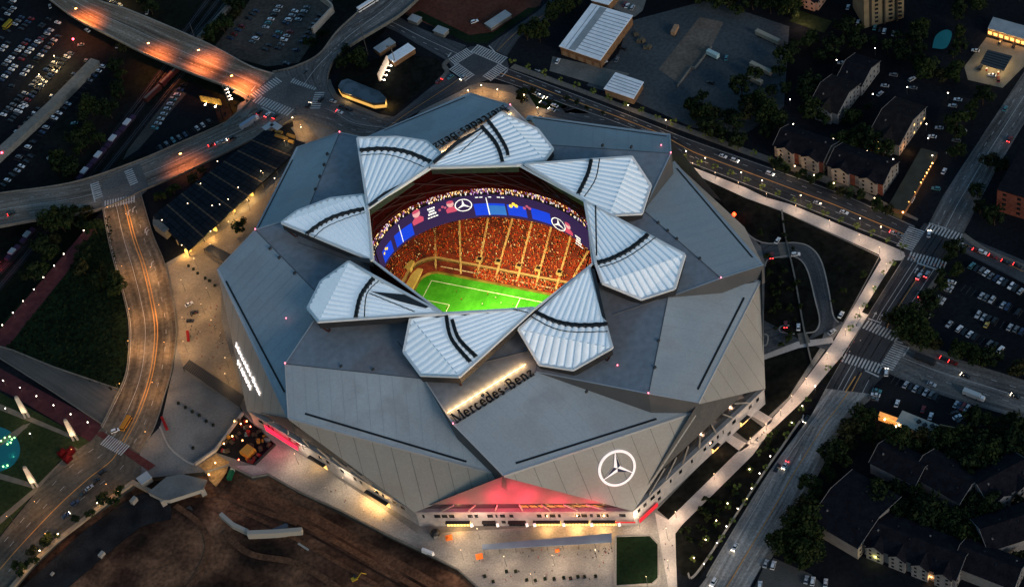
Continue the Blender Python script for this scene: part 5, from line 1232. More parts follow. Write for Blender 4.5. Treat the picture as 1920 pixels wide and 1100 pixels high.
# pit of works by the plaza, with amber and red lamps
q = [(405, 848), (454, 776), (517, 833), (477, 872)]
sheet('works_floor', q, .09, mat('works_ground', (.012, .012, .013), None, rough=.9))
wall_line('hoarding', [(366, 872), (405, 845), (456, 776)], 1.6, 1.2, 'pale hoarding along the plaza side of the lamp-lit works', CONC)
wall_line('hoarding', [(478, 872), (517, 834)], 1.6, .6, 'dark hoarding along the wall side of the lamp-lit works', METAL_DK)
rr = random.Random(8)
KIT = [('crate_stack', 'crates', (.05, .04, .03)), ('crate_stack', 'crates', (.30, .15, .03)), ('crate_stack', 'crates', (.16, .02, .02)), ('crate_stack', 'crates', (.10, .14, .14))]
for i in range(46):
    a, b = rr.random(), rr.random(); p0 = U(*q[0], .1).lerp(U(*q[1], .1), a); p1 = U(*q[3], .1).lerp(U(*q[2], .1), a); p = p0.lerp(p1, .04 + .9 * b)
    k = rr.choice([0, 0, 0, 1, 2, 3]); m = MB(); s_ = rr.uniform(.8, 2.2); m.box(p, (s_ * 1.4, s_, rr.uniform(.7, 2.0)), rr.uniform(0, 3), 0, .94); m.box(p + Vector((0, 0, .7)), (s_ * .7, s_ * .6, rr.uniform(.6, 1.9)), rr.uniform(0, 3), 0, .9)
    lab = ['dark covered stack of gear in the lamp-lit works', 'ochre stack of gear in the lamp-lit works', 'dark red stack of gear in the lamp-lit works', 'grey green stack of gear in the lamp-lit works'][k]
    tag(m.build('gear_stack', mat('gear_%d' % k, KIT[k][2], None), at=p), lab, 'equipment', 'stacks of gear in the works')
p = U(466, 849, .1); m = MB(); m.box(p, (6, 6, 2.6), .7); m.box(p + Vector((0, 0, 2.6)), (5.4, 5.4, .3), .7, 1); tag(m.build('site_cabin', [mat('cabin_amber', (.36, .19, .03), None), mat('cabin_amber_top', (.45, .25, .05), None)], at=p), 'square amber cabin at the lower corner of the works', 'cabin')
m = MB()
WL = []
for x, y, col, e in ((452, 795, (1, .45, .10), 240), (463, 790, (1, .3, .08), 200), (436, 818, (1, .55, .15), 160), (420, 832, (1, .55, .15), 200), (448, 862, (1, .08, .04), 160), (455, 826, (1, .3, .3), 60), (470, 800, (1, .10, .06), 160), (404, 868, (1, .58, .22), 1300), (392, 890, (1, .58, .22), 900), (440, 790, (1, .5, .12), 120)):
    p = U(x, y, 3.0); t = thing('work_lamp', {True: 'amber lamp on a short mast in the works', False: 'red lamp on a short mast in the works'}[col[1] > .2] if e < 500 else 'bright amber lamp mast over the lit ground before the works', 'lamp', (p.x, p.y, 0), 'lamp masts round the works')
    m = MB(); m.tube([(p.x, p.y, 0), p + Vector((0, 0, .2))], .1, 5); m.build('mast', METAL_DK, t)
    m = MB(); m.ball(p + Vector((0, 0, .4)), .38, 6); m.build('bulb', mat('bulb_%d' % int(col[1] * 100), (.8, .5, .2), None, emit=col, es=9), t); lamp('POINT', p + Vector((0, 0, .9)), e, col, .3, parent=t)
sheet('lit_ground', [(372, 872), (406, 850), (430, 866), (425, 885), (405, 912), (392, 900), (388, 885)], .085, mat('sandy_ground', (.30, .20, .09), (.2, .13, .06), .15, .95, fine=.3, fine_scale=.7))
p = U(433, 892, PZ + 1.2); m = MB(); m.box(p, (2.4, 5.5, 2.2), -.4, 0, .9); m.box(p + Matrix.Rotation(-.4, 3, 'Z') @ Vector((0, 3.6, 0)), (2.3, 2.4, 2.0), -.4, 1, .85); tag(m.build('green_truck', [mat('truck_green', (.01, .09, .045), None), mat('truck_white', (.35, .35, .33), None)], at=p), 'small green and white truck on the dirt below the plaza corner', 'truck')
# long awning in front of the entrance
q = [U(904, 1020, 4), U(1147, 999, 4), U(1147, 1016, 4), U(904, 1030, 4)]
t = thing('awning', 'long flat blue grey awning standing on the front plaza', 'awning', (q[0].x, q[0].y, 0)); m = MB(); m.slab(q, 3.8, 4.1, 0, 0, True); m.build('roof', mat('awning_cloth', (.125, .18, .26), (.15, .21, .29), .2, .6), t)
m = MB()
for i in range(9):
    for a, b in ((q[0], q[1]), (q[3], q[2])): p = a.lerp(b, i / 8 * .98 + .01); m.tube([(p.x, p.y, 0), (p.x, p.y, 3.9)], .12, 5)
m.build('post', POLE, t)
# hedge-edged lawn border on the front plaza
wall_line('planter_wall', [(1152, 1006), (1156, 1003), (1219, 1001), (1237, 1019), (1237, 1084), (1225, 1096), (1156, 1100), (1152, 1096), (1152, 1006)], .45, .7, 'pale low wall round the dark lawn on the front plaza', CONC)
# tapered light fins and pool in the park
def fin(pb, pt_, label):
    b = U(*pb); h = 17.0
    t = thing('light_fin', label, 'light tower', b, 'light towers in the park'); m = MB()
    for s_ in (-1.1, 1.1):
        m.face([b + Vector((s_ - .5, 0, 0)), b + Vector((s_ + .5, 0, 0)), b + Vector((s_ * .8 + .5, 0, 5)), b + Vector((s_ * .8 - .5, 0, 5))]); m.face([b + Vector((s_ + .5, .9, 0)), b + Vector((s_ - .5, .9, 0)), b + Vector((s_ * .8 - .5, .9, 5)), b + Vector((s_ * .8 + .5, .9, 5))]); m.face([b + Vector((s_ + .5, 0, 0)), b + Vector((s_ + .5, .9, 0)), b + Vector((s_ * .8 + .5, .9, 5)), b + Vector((s_ * .8 + .5, 0, 5))])
    m.build('leg', CONC, t); m = MB(); m.box(b + Vector((0, .45, 4.6)), (2.9, 1.5, h - 4.6), 0, 0, .62); m.build('shaft', mat('fin_stone', (.55, .50, .44), (.62, .57, .50), .4, .8), t)
    m = MB(); m.box(b + Vector((0, .45, h)), (1.8, 1.0, 1.1), 0, 0, .6); m.build('cap', CONC, t)
    for z, e in ((6.2, 260), (9.5, 60)): lamp('POINT', b + Vector((0, -2.3, z)), e, (1, .72, .38), .3, parent=t, name='uplight')
fin((51, 783), (26, 738), 'pale lit stone tower where the two park paths meet'); fin((142, 826), (119, 781), 'pale lit stone tower at the park corner by the red brick crossing'); fin((67, 914), (41, 871), 'pale lit stone tower at the lower park corner beside the street')
sheet('fountain_pool', [(-25, 800), (0, 800), (24, 812), (37, 835), (34, 858), (14, 878), (-25, 880)], .09, mat('pool_water', (.01, .1, .1), None), 30)
POOLL = mat('pool_glow', (.2, .6, .3), None, emit=(.35, 1, .25), es=3)
m = MB()
for x, y in ((2, 826), (9, 820), (18, 818), (22, 823), (27, 820), (14, 832), (20, 829), (6, 874), (14, 872)): m.ball(U(x, y, .3), .5, 6)
t = tag(m.build('pool_light', POOLL), 'cluster of small green lights across the teal park pool', 'pool light')
for x, y in ((12, 822), (22, 850), (8, 870)): lamp('POINT', U(x, y, 1.4), 45, (.15, 1, .6), .3, name='pool_lamp')
sheet('park_path', [(-20, 838), (45, 795), (52, 800), (-20, 850)], .12, MATS['park_path_paving'])
# fuel station and store
q = [U(1852, 93, 5.5), U(1898, 105, 5.5), U(1882, 132, 5.5), U(1838, 118, 5.5)]
t = thing('fuel_canopy', 'dark ribbed fuel station canopy over a brightly lit forecourt', 'canopy', (q[0].x, q[0].y, 0)); m = MB(); m.slab(q, 4.9, 5.5, 0, 0, True); m.build('roof', mat('canopy_roof', (.05, .062, .07), None), t); m = MB()
for i in range(1, 6): m.ribbon([q[0].lerp(q[3], i / 6), q[1].lerp(q[2], i / 6)], .8, .05)
m.build('roof_rib', mat('canopy_rib', (.018, .022, .026), None), t); m = MB()
for a in (.2, .8):
    for b in (.25, .75): p = q[0].lerp(q[1], a).lerp(q[3].lerp(q[2], a), b); m.tube([(p.x, p.y, 0), (p.x, p.y, 5)], .25, 5)
m.build('post', POLE, t)
for a in (.15, .5, .85):
    for b in (.2, .85): p = q[0].lerp(q[1], a).lerp(q[3].lerp(q[2], a), b); lamp('POINT', (p.x, p.y, 4.4), 420, (1, .70, .32), .5, parent=t, name='canopy_light')
for i, (a, b) in enumerate(((.25, .5), (.75, .5), (.25, .9), (.75, .9))):
    p = q[0].lerp(q[1], a).lerp(q[3].lerp(q[2], a), b); p.z = 0; m = MB(); m.box(p, (1.1, .7, 1.7), .8); m.box(p + Vector((0, 0, 1.7)), (1.2, .8, .2), .8, 1); tag(m.build('fuel_pump', [mat('pump_red', (.4, .05, .03), None), FRAME_W], at=p), 'fuel pump under the dark ribbed canopy', 'fuel pump', 'fuel pumps under the canopy')
q = [U(1862, 32, 5), U(1905, 44, 5), U(1935, 52, 5), U(1925, 75, 5), U(1852, 53, 5)]
t = thing('corner_store', 'flat grey roofed store with an orange lit front behind the fuel canopy', 'shop', (q[0].x, q[0].y, 0)); m = MB(); m.slab(q, 0, 4.6); m.build('wall', mat('store_wall', (.22, .16, .10), None), t); m = MB(); m.slab(q, 4.6, 5.0); m.build('roof', RWD, t)
a, b = Vector((q[4].x, q[4].y, 0)), Vector((q[3].x, q[3].y, 0)); d = (b - a).normalized(); nn = Vector((d.y, -d.x, 0)); nn = nn if nn.y < 0 else -nn; m = MB()
for i in range(7): m.face([a.lerp(b, i / 7 + .02) + nn * .1 + Vector((0, 0, z)) for z in (1, )] + [a.lerp(b, i / 7 + .11) + nn * .1 + Vector((0, 0, 1)), a.lerp(b, i / 7 + .11) + nn * .1 + Vector((0, 0, 3)), a.lerp(b, i / 7 + .02) + nn * .1 + Vector((0, 0, 3))])
m.build('window', mat('orange_window', (.5, .2, .05), None, emit=(1, .38, .08), es=2.2), t)
for i in range(4): lamp('POINT', a.lerp(b, .12 + .25 * i) + nn * 2 + Vector((0, 0, 3.2)), 240, (1, .5, .15), .3, parent=t, name='shop_light')
# roadside restaurant
q = [U(1692, 769, 5), U(1761, 797, 5), U(1747, 822, 5), U(1680, 790, 5)]
t = thing('restaurant', 'flat cream roofed restaurant with a glowing orange front on the small car park', 'restaurant', (q[3].x, q[3].y, 0)); m = MB(); m.slab(q, 0, 4.6); m.build('wall', mat('cream_wall', (.36, .30, .22), None), t); m = MB(); m.slab(q, 4.6, 5.1); rf = m.build('roof', mat('cream_roof', (.36, .33, .28), (.42, .39, .33), .2, .8, fine=.1), t)
m = MB()
for x, y in ((1723, 791), (1734, 797), (1730, 805), (1748, 799), (1744, 812)): m.box(U(x, y, 5.1), (2, 1.6, 1.1), .3)
m.build('rooftop_unit', METAL_DK, rf)
q2 = [U(1650, 770, 4), U(1701, 788, 4), U(1698, 796, 4), U(1647, 778, 4)]; m = MB(); m.slab(q2, 0, 3.6); m.build('front_block', mat('orange_front', (.5, .22, .06), (.7, .4, .15), .6, .7, emit=(1, .36, .07), es=.35), t)
for x, y in ((1660, 784), (1668, 788), (1680, 797), (1688, 800)): lamp('POINT', U(x, y, 4.6), 110, (1, .6, .28), .3, parent=t, name='shop_light')
m = MB()
for x, y in ((1659, 786), (1680, 799), (1686, 796)): m.ball(U(x, y, 3.6), .45, 6)
m.build('front_lamp', GLOBE, t)
wall_line('yard_fence', [(1762, 799), (1797, 806), (1786, 824)], 1.6, .5, 'lit tan fence round the small green yard behind the restaurant', mat('tan_fence', (.33, .24, .12), None), 0, 'fence')
sheet('yard_grass', [(1764, 802), (1793, 808), (1782, 826), (1755, 820)], .09, LAWN)
# ------------------------------------------------------------------ apartment houses
SHING = mat('dark_shingles', (.007, .007, .010), (.012, .012, .016), .3, .9, fine=.25, fine_scale=1.2); SHING2 = mat('brown_shingles', (.012, .010, .011), (.019, .016, .016), .3, .9, fine=.25, fine_scale=1.2)
STUC = mat('pale_stucco', (.19, .172, .155), (.25, .228, .205), .2, .85, fine=.08); STUC_G = mat('grey_stucco', (.15, .15, .155), (.20, .20, .20), .2, .85, fine=.08); BRKR = mat('red_brick', (.14, .045, .03), (.20, .07, .05), .6, .9, fine=.2, fine_scale=2)
WIN = mat('dim_window', (.012, .014, .016), None, rough=.15); WINL = mat('lit_window', (.4, .25, .1), None, emit=(1, .6, .2), es=1.2); TRIMW = mat('roof_edge_pale', (.16, .15, .145), None)
def house(px_, L_, Wd, rz, h, rh, label, wall=STUC, roof=SHING, gables=1, brick=False, lit=0, group='apartment blocks'):
    """gable-roofed block: ridge along the local x axis; local -y and +x sides carry windows"""
    p = U(*px_); R = Matrix.Rotation(rz, 3, 'Z'); t = thing('apartment_house', label, 'house', p, group); P = lambda x, y, z: p + R @ Vector((x, y, z)); x, y = L_ / 2, Wd / 2
    m = MB(); m.box(p, (L_, Wd, h), rz, 0)
    for s_ in (-1, 1): f = [P(s_ * x, -y, h), P(s_ * x, y, h), P(s_ * x, 0, h + rh)]; m.face(f if s_ > 0 else f[::-1])
    m.build('wall', wall, t); m = MB(); o = .6
    for s_ in (-1, 1):
        f = [P(-x - o, s_ * (y + o), h - o * rh / y), P(x + o, s_ * (y + o), h - o * rh / y), P(x + o, 0, h + rh + .15), P(-x - o, 0, h + rh + .15)]; m.face(f if s_ < 0 else f[::-1])
        g_ = [q + Vector((0, 0, -.25)) for q in f]; m.face(g_[::-1] if s_ < 0 else g_)
    n = gables
    for i in range(n):                                        # cross gables on the street side
        cx = -x + L_ * (i + .5) / n; gw = min(5.0, L_ / n * .36); gy = -y - 1.6; gh = rh * .62
        if n > 1 or gables == 1 and L_ > 16:
            for s_ in (-1, 1): f = [P(cx + s_ * (gw + .4), gy - .4, h - .3), P(cx, gy - .4, h + gh), P(cx, -y * .25, h + gh), P(cx + s_ * (gw + .4), -y, h - .3)]; m.face(f if s_ > 0 else f[::-1])
    rf = m.build('roof', roof, t); m = MB(); bk = MB()
    class Each:                                               # every window is a part of its own
        def __init__(s, nm, mt): s.nm, s.mt = nm, mt
        def face(s, f): k_ = MB(); k_.face(f); k_.build(s.nm, s.mt, t)
    w, wl = Each('window', WIN), Each('lit_window', WINL)
    for s_ in (-1, 1): m.tube([P(s_ * (x + o), -y - o, h - o * rh / y + .1), P(s_ * (x + o), 0, h + rh + .25), P(s_ * (x + o), y + o, h - o * rh / y + .1)], .14, 4)
    m.build('verge_trim', TRIMW, rf)
    floors = max(2, int(h / 3)); rr = random.Random(int(px_[0] * 7 + px_[1]))
    if n > 1 or L_ > 16:
        m = MB()
        for i in range(n):
            cx = -x + L_ * (i + .5) / n; gw = min(5.0, L_ / n * .36); gy = -y - 1.6; gh = rh * .62
            m.face([P(cx - gw, gy, 0), P(cx + gw, gy, 0), P(cx + gw, gy, h - .2), P(cx, gy, h + gh - .2), P(cx - gw, gy, h - .2)])
            for s_ in (-1, 1): f = [P(cx + s_ * gw, gy, 0), P(cx + s_ * gw, -y, 0), P(cx + s_ * gw, -y, h - .3), P(cx + s_ * gw, gy, h - .3)]; m.face(f if s_ > 0 else f[::-1])
        m.build('gable_bay', wall, t)
    for fl_ in range(floors):
        z = 1.1 + fl_ * h / floors
        for i in range(n):
            cx = -x + L_ * (i + .5) / n; gw = min(5.0, L_ / n * .36); gy = -y - 1.6 - .06
            for u in (-gw * .5, gw * .5): (wl if rr.random() < lit else w).face([P(cx + u - .6, gy, z), P(cx + u + .6, gy, z), P(cx + u + .6, gy, z + 1.4), P(cx + u - .6, gy, z + 1.4)])
        k = max(2, int(Wd / 4))
        for i in range(k): u = -y + Wd * (i + .5) / k; (wl if rr.random() < lit else w).face([P(x + .06, u - .6, z), P(x + .06, u + .6, z), P(x + .06, u + .6, z + 1.4), P(x + .06, u - .6, z + 1.4)]); w.face([P(-x - .06, u + .6, z), P(-x - .06, u - .6, z), P(-x - .06, u - .6, z + 1.4), P(-x - .06, u + .6, z + 1.4)])
    for i in range(max(2, int(L_ / 7))):
        u = -x + L_ * (i + .5) / max(2, int(L_ / 7)); k_ = MB(); yy = y * rr.uniform(.15, .6) * (1 if i % 2 else -1); k_.box(P(u, yy, h + rh * (1 - abs(yy) / y) - .1), (.7, .7, rr.uniform(.5, 1.1)), rz); k_.build('roof_vent', METAL_DK if i % 3 else TRIMW, rf)
    if brick:
        for i in range(n): cx = -x + L_ * (i + 1) / n - 1.4; bk.face([P(cx - 1.5, -y - .1, 0), P(cx + 1.5, -y - .1, 0), P(cx + 1.5, -y - .1, h - .4), P(cx - 1.5, -y - .1, h - .4)])
        bk.build('brick_bay', BRKR, t)
    return t
hM = heading((1280, 256), (1583, 363)); hN = heading((1583, 666), (1694, 484))
house((1512, 290), 30, 17, hM, 9, 4.2, 'dark roofed apartment row nearest the grey yard with two pale gables on the avenue', gables=2, brick=True)
house((1618, 328), 33, 18, hM, 9, 4.2, 'dark roofed apartment row nearest the crossing with pale gables on the avenue', gables=2, brick=True)
house((1566, 198), 17, 26, hM + .0, 9, 4.5, 'brown roofed block with a grey gable left of the middle car lane', STUC_G, SHING2, gables=1)
house((1683, 248), 18, 32, hM, 9, 4.5, 'brown roofed block with an orange lit end wall beside the apartment car park', STUC, SHING2, gables=1, lit=.16)
house((1610, 150), 15, 22, hM, 8, 4, 'small dark roofed block with a pale gable behind the middle car lane', STUC_G, SHING, gables=1)
house((1515, 0), 20, 12, hM, 7, 3.2, 'pinkish lit house beside the green verge at the top edge', mat('pink_stucco', (.36, .22, .16), None), SHING, gables=2, lit=.1)
lamp('POINT', U(1500, 38, 6), 1500, (1, .6, .4), .6, name='porch_light')
lamp('POINT', U(1702, 279, 3), 500, (1, .42, .12), .4, name='porch_light'); lamp('POINT', U(1716, 240, 3), 260, (1, .55, .2), .4, name='porch_light')
t = house((1604, 975), 26, 34, heading((1557, 1000), (1622, 1038)), 10, 4.6, 'near black roofed block with a long pale end wall and small windows', STUC, SHING, gables=0)
house((1722, 1040), 44, 20, heading((1660, 1035), (1800, 1090)), 9, 4.6, 'long near black roofed block with a row of pale stepped gables', STUC_G, SHING, gables=4)
house((1775, 912), 26, 18, heading((1690, 900), (1790, 960)), 9, 4.4, 'near black roof behind the bare branching path', STUC_G, SHING, gables=0)
house((1690, 885), 24, 16, heading((1660, 870), (1760, 920)), 9, 4.4, 'near black roof beside the tree row along the avenue', STUC_G, SHING, gables=0)
house((1875, 915), 26, 18, .3, 9, 4.4, 'near black roof with a pale forked path in front at the right edge', STUC_G, SHING, gables=2)
house((1890, 1005), 28, 18, .1, 9, 4.6, 'near black roof at the lower right edge with a lit stair', STUC_G, SHING, gables=0, lit=.05)
house((1855, 1075), 28, 16, heading((1660, 1035), (1800, 1090)), 9, 4.6, 'near black roof at the bottom right corner', STUC_G, SHING, gables=0)
lamp('POINT', U(1640, 1045, 4), 300, (.9, .8, .2), .3, name='porch_light'); lamp('POINT', U(1745, 1082, 3), 360, (1, .45, .15), .4, name='porch_light'); lamp('POINT', U(1887, 975, 3), 120, (1, .5, .2), .3, name='porch_light')
lamp('POINT', U(1575, 1030, 6) + Vector((-4, -14, 0)), 420, (1, .75, .62), .6, name='porch_light')
# tower block at the top edge
p = U(1658, 48); t = thing('tower_block', 'tall tan residential tower rising at the top edge among dark trees', 'tower', p); rz = hM
m = MB(); m.box(p + Vector((0, 12, 0)), (24, 20, 42), rz * 0 + .05); m.build('wall', mat('tan_concrete', (.15, .12, .075), (.19, .155, .10), .15, .85), t); m = MB()
for u in (-7.5, 0.5, 8): m.box(p + Vector((u, 1.6, 0)), (1.0, 1.4, 42), .05)
m.build('pilaster', mat('dark_pilaster', (.04, .035, .03), None), t)
for i in range(13):
    for u in (-10, -4, 4.5, 10): m = MB(); m.face([p + Vector((u - 1, 1.6, 2.2 + 3.1 * i)), p + Vector((u + 1, 1.6, 2.2 + 3.1 * i)), p + Vector((u + 1, 1.6, 3.8 + 3.1 * i)), p + Vector((u - 1, 1.6, 3.8 + 3.1 * i))]); m.build('window', WIN, t)
q = U(1912, 420); t = thing('brick_building', 'red brick building at the right edge beyond the crossing', 'building', q); m = MB(); m.box(q + Vector((16, 10, 0)), (28, 40, 16), hN); m.build('wall', BRKR, t); m = MB(); m.box(q + Vector((16, 10, 16)), (28.6, 40.6, .6), hN); m.build('roof', SHING, t); Rm = Matrix.Rotation(hN, 3, 'Z')
for i in range(4):
    for j in range(5): c = q + Vector((16, 10, 0)) + Rm @ Vector((-14.08, -16 + 8 * j, 2 + 3.6 * i)); d = Rm @ Vector((0, 1, 0)); m = MB(); m.face([c + d, c - d, c - d + Vector((0, 0, 1.8)), c + d + Vector((0, 0, 1.8))]); m.build('window', WIN, t)
t = shed((1712, 345), (9, 46), heading((1748, 310), (1700, 395)) - math.pi / 2, 3.4, 'long low olive roofed building strung with orange lights', mat('olive_roof', (.05, .046, .034), (.065, .06, .045), .2, .9), BRK, 'building', name='low_building')
m = MB(); A, B = U(1748, 306, 3.4), U(1693, 398, 3.4)
for i in range(16): m.ball(A.lerp(B, i / 15), .3 if i % 3 else .45, 6)
m.build('string_light', mat('string_orange', (.8, .4, .1), None, emit=(1, .40, .08), es=11), t)
for i in range(6): lamp('POINT', A.lerp(B, (i + .5) / 6) + Vector((1, -1, -.4)), 45, (1, .42, .12), .3, parent=t, name='string_lamp')
# ------------------------------------------------------------------ trees
BARK = mat('bark', (.045, .032, .022), None, rough=.95)
LEAF = [mat('leaf_dark', (.006, .012, .006), (.018, .028, .011), .35, .8, ramp=(.4, .6), fine=.45, fine_scale=1.2), mat('leaf_mid', (.009, .018, .006), (.027, .037, .012), .35, .8, ramp=(.4, .6), fine=.45, fine_scale=1.2), mat('leaf_olive', (.014, .016, .007), (.034, .034, .013), .35, .8, ramp=(.4, .6), fine=.4, fine_scale=1.2), mat('leaf_fresh', (.08, .12, .025), (.14, .18, .045), .6, .8, fine=.3, fine_scale=1.4)]
def make_tree(seed, mt, R_, hgt, nclump, nleaf, leaf, label, cat='tree', group=None, name='tree'):
    """tapered trunk with limbs; crown of leaf-sized faces gathered in uneven clumps with gaps"""
    rr = random.Random(seed); t = thing(name, label, cat, (0, 0, 0), group)
    m = MB(); m.tube([(0, 0, 0), (.05 * R_, 0, hgt * .35), (0, .05 * R_, hgt * .7)], .09 * R_ * .6, 6, r1=.04 * R_)
    C = []
    for i in range(nclump):
        a = rr.uniform(0, 6.28); r_ = R_ * math.sqrt(rr.random()) * .78; z = hgt * rr.uniform(.5, .98) * (1 - .25 * (r_ / R_) ** 2); C.append((Vector((r_ * math.cos(a), r_ * math.sin(a), z)), R_ * rr.uniform(.20, .42)))
    for c, _ in C[:6]: m.tube([(0, 0, hgt * .35), c * .55 + Vector((0, 0, hgt * .15)), c], .025 * R_, 4, r1=.008 * R_)
    m.build('trunk', BARK, t); m = MB()
    for i in range(nleaf):
        c, cr = rr.choice(C); d = Vector((rr.gauss(0, 1), rr.gauss(0, 1), rr.gauss(0, .75))).normalized(); p = c + d * cr * rr.uniform(.55, 1.08)
        n = (d + Vector((rr.uniform(-.7, .7), rr.uniform(-.7, .7), rr.uniform(-.2, .9)))).normalized(); u = n.orthogonal().normalized(); v = n.cross(u); s_ = leaf * rr.uniform(.6, 1.4); a = rr.uniform(0, 6.28); u, v = u * math.cos(a) + v * math.sin(a), v * math.cos(a) - u * math.sin(a)
        m.face([p - u * s_, p - v * s_ * .6, p + u * s_, p + v * s_ * .6])
    m.build('crown', mt, t); return t
GT = 'trees among the apartment blocks'
PROTO = [make_tree(1, LEAF[0], 5.6, 9.5, 15, 900, .62, 'dark tree'), make_tree(2, LEAF[1], 4.8, 8.5, 13, 800, .58, 'green tree'), make_tree(3, LEAF[2], 5.0, 8.0, 12, 720, .58, 'olive tree'), make_tree(4, LEAF[0], 3.6, 7.0, 9, 460, .5, 'small dark tree'), make_tree(5, LEAF[1], 6.6, 10.5, 20, 1100, .66, 'large green tree')]
YOUNG = make_tree(6, LEAF[3], 1.7, 3.6, 6, 200, .26, 'small light green young tree in the planting bed between the pale path and the avenue', 'young tree', 'young trees in the planting bed', 'young_tree')
SHRUB = make_tree(7, LEAF[1], 1.7, 2.0, 7, 170, .34, 'low dark shrub in the planting bed', 'shrub', 'shrubs on the planted slope', 'shrub')
used_proto = set()
def place(proto, pos, label, group, rr, sc=(.75, 1.3)):
    s_ = rr.uniform(*sc); rz = rr.uniform(0, 6.28)
    if proto not in used_proto:
        used_proto.add(proto); proto.location = pos; proto.rotation_euler = (0, 0, rz); proto.scale = (s_,) * 3; proto['label'] = label; proto['group'] = group; return proto
    return dup(proto, pos, rz, label, group, s_)
HOUSE_PX = []
for o in list(COL.objects):
    if o.name.startswith(('apartment_house', 'tower_block', 'low_building', 'restaurant', 'corner_store', 'fuel_canopy')): HOUSE_PX.append(o)
def near_house(p):
    for o in HOUSE_PX:
        d = (Vector((o.location.x, o.location.y, 0)) - Vector((p.x, p.y, 0))).length
        if d < 13: return True
    return False
KINDW = {0: 'dense dark broadleaf', 1: 'mid green broadleaf', 2: 'olive toned broadleaf', 3: 'small dark', 4: 'large spreading green'}
def wood(poly, n_, where, weights, z=0, seed=1, gap=5.2, avoid=(), sc=(.75, 1.3), houses=True):
    n = max(2, round(n_ * .66)); sc = (sc[0] * 1.06, sc[1] * 1.1); gap *= 1.08
    rr = random.Random(seed); pts = []; xs = [p[0] for p in poly]; ys = [p[1] for p in poly]; tries = 0
    while len(pts) < n and tries < n * 40:
        tries += 1; x, y = rr.uniform(min(xs), max(xs)), rr.uniform(min(ys), max(ys))
        if not inside(poly, x, y) or any(inside(a, x, y) for a in avoid): continue
        p = U(x, y, z)
        if any((p - q).length < gap for q in pts) or houses and near_house(p): continue
        pts.append(p); k = rr.choices(range(5), weights)[0]; place(PROTO[k], p, KINDW[k] + ' tree ' + where, 'trees ' + where, rr, sc)
LANE = [(1590, 110), (1700, 130), (1690, 190), (1640, 260), (1600, 250), (1650, 180), (1600, 140)]
wood([(1290, 215), (1400, 150), (1480, 80), (1560, 60), (1600, 110), (1560, 150), (1545, 240), (1490, 260), (1440, 300), (1350, 270)], 46, 'between the dark yard and the apartment rows', [5, 3, 1, 2, 2], seed=21)
wood([(1230, -10), (1500, -10), (1490, 30), (1420, 45), (1330, 10), (1260, 5)], 18, 'along the top edge above the dark yard', [5, 3, 1, 2, 2], seed=22)
wood([(1560, 60), (1640, 70), (1760, 50), (1800, -10), (1840, 20), (1850, 60), (1810, 120), (1790, 160), (1740, 150), (1700, 120), (1600, 100), (1560, 80)], 36, 'around the teal pond behind the fuel station', [5, 3, 1, 2, 2], seed=23, avoid=([(1735, 45), (1795, 45), (1795, 100), (1735, 100)],))
wood([(1540, 240), (1650, 200), (1670, 300), (1600, 300), (1560, 262)], 12, 'in the court between the apartment blocks', [3, 4, 2, 3, 1], seed=24, avoid=(LANE,))
wood([(1440, 305), (1480, 320), (1680, 390), (1670, 405), (1560, 362), (1440, 320)], 16, 'along the avenue in front of the apartment rows', [2, 4, 1, 5, 0], seed=25, gap=4, sc=(.5, .9))
wood([(1790, 235), (1840, 170), (1860, 180), (1820, 260), (1790, 300)], 9, 'on the verge beside the apartment car park', [3, 4, 3, 1, 2], seed=26)
wood([(1660, 660 - 50), (1710, 595), (1720, 640), (1850, 680), (1925, 700), (1925, 715), (1800, 670), (1710, 645)], 15, 'on the lower edge of the big car park', [4, 3, 3, 2, 2], seed=27)
wood([(1780, 470), (1812, 468), (1815, 500), (1775, 540), (1765, 520)], 8, 'at the corner of the big car park beside the crossing', [5, 3, 1, 2, 1], seed=28, gap=4)
wood([(1735, 555), (1765, 535), (1765, 560), (1710, 620), (1695, 612)], 6, 'between the avenue and the big car park', [5, 3, 1, 2, 1], seed=29, gap=4)
wood([(1600, 795), (1650, 800), (1560, 905), (1470, 1045), (1450, 1035), (1520, 920)], 24, 'in the row beside the lower avenue', [3, 5, 2, 2, 2], seed=30)
wood([(1640, 810), (1760, 830), (1820, 800), (1925, 790), (1925, 860), (1860, 870), (1780, 880), (1660, 860)], 44, 'between the restaurant and the dark rooftops', [5, 4, 2, 2, 2], seed=31)
wood([(1640, 940), (1700, 960), (1780, 980), (1830, 1000), (1780, 1020), (1700, 1000), (1640, 975)], 26, 'in the court between the near black roofs', [5, 4, 1, 2, 2], seed=32)
wood([(1470, 1030), (1545, 960), (1560, 1040), (1540, 1075), (1480, 1050)], 10, 'beside the long pale end wall', [4, 4, 1, 2, 2], seed=33)
wood([(1810, 920), (1850, 940), (1840, 1050), (1800, 1030)], 8, 'by the forked path at the right edge', [4, 3, 2, 2, 1], seed=34)
wood([(1830, 340), (1925, 250), (1925, 400), (1890, 430), (1830, 420)], 10, 'beyond the avenue near the brick building', [5, 2, 1, 2, 1], seed=35)
wood([(225, 60), (235, 100), (250, 170), (200, 260), (150, 330), (60, 360), (120, 290), (190, 190), (210, 120)], 26, 'between the dark car park and the rail tracks', [5, 3, 1, 3, 1], z=GZ, seed=36)
wood([(240, -10), (330, -10), (300, 50), (260, 20)], 7, 'beside the tracks beyond the viaduct', [5, 2, 1, 3, 1], z=GZ, seed=37)
wood([(400, 80), (430, 20), (470, -5), (450, 60), (430, 90)], 9, 'along the left side of the gravel car park', [4, 2, 2, 3, 0], z=GZ, seed=38, gap=4)
wood([(110, 412), (190, 400), (165, 440), (100, 515), (60, 560), (40, 540)], 16, 'on the slope beside the maroon brick path', [5, 3, 1, 3, 1], z=-5, seed=39)
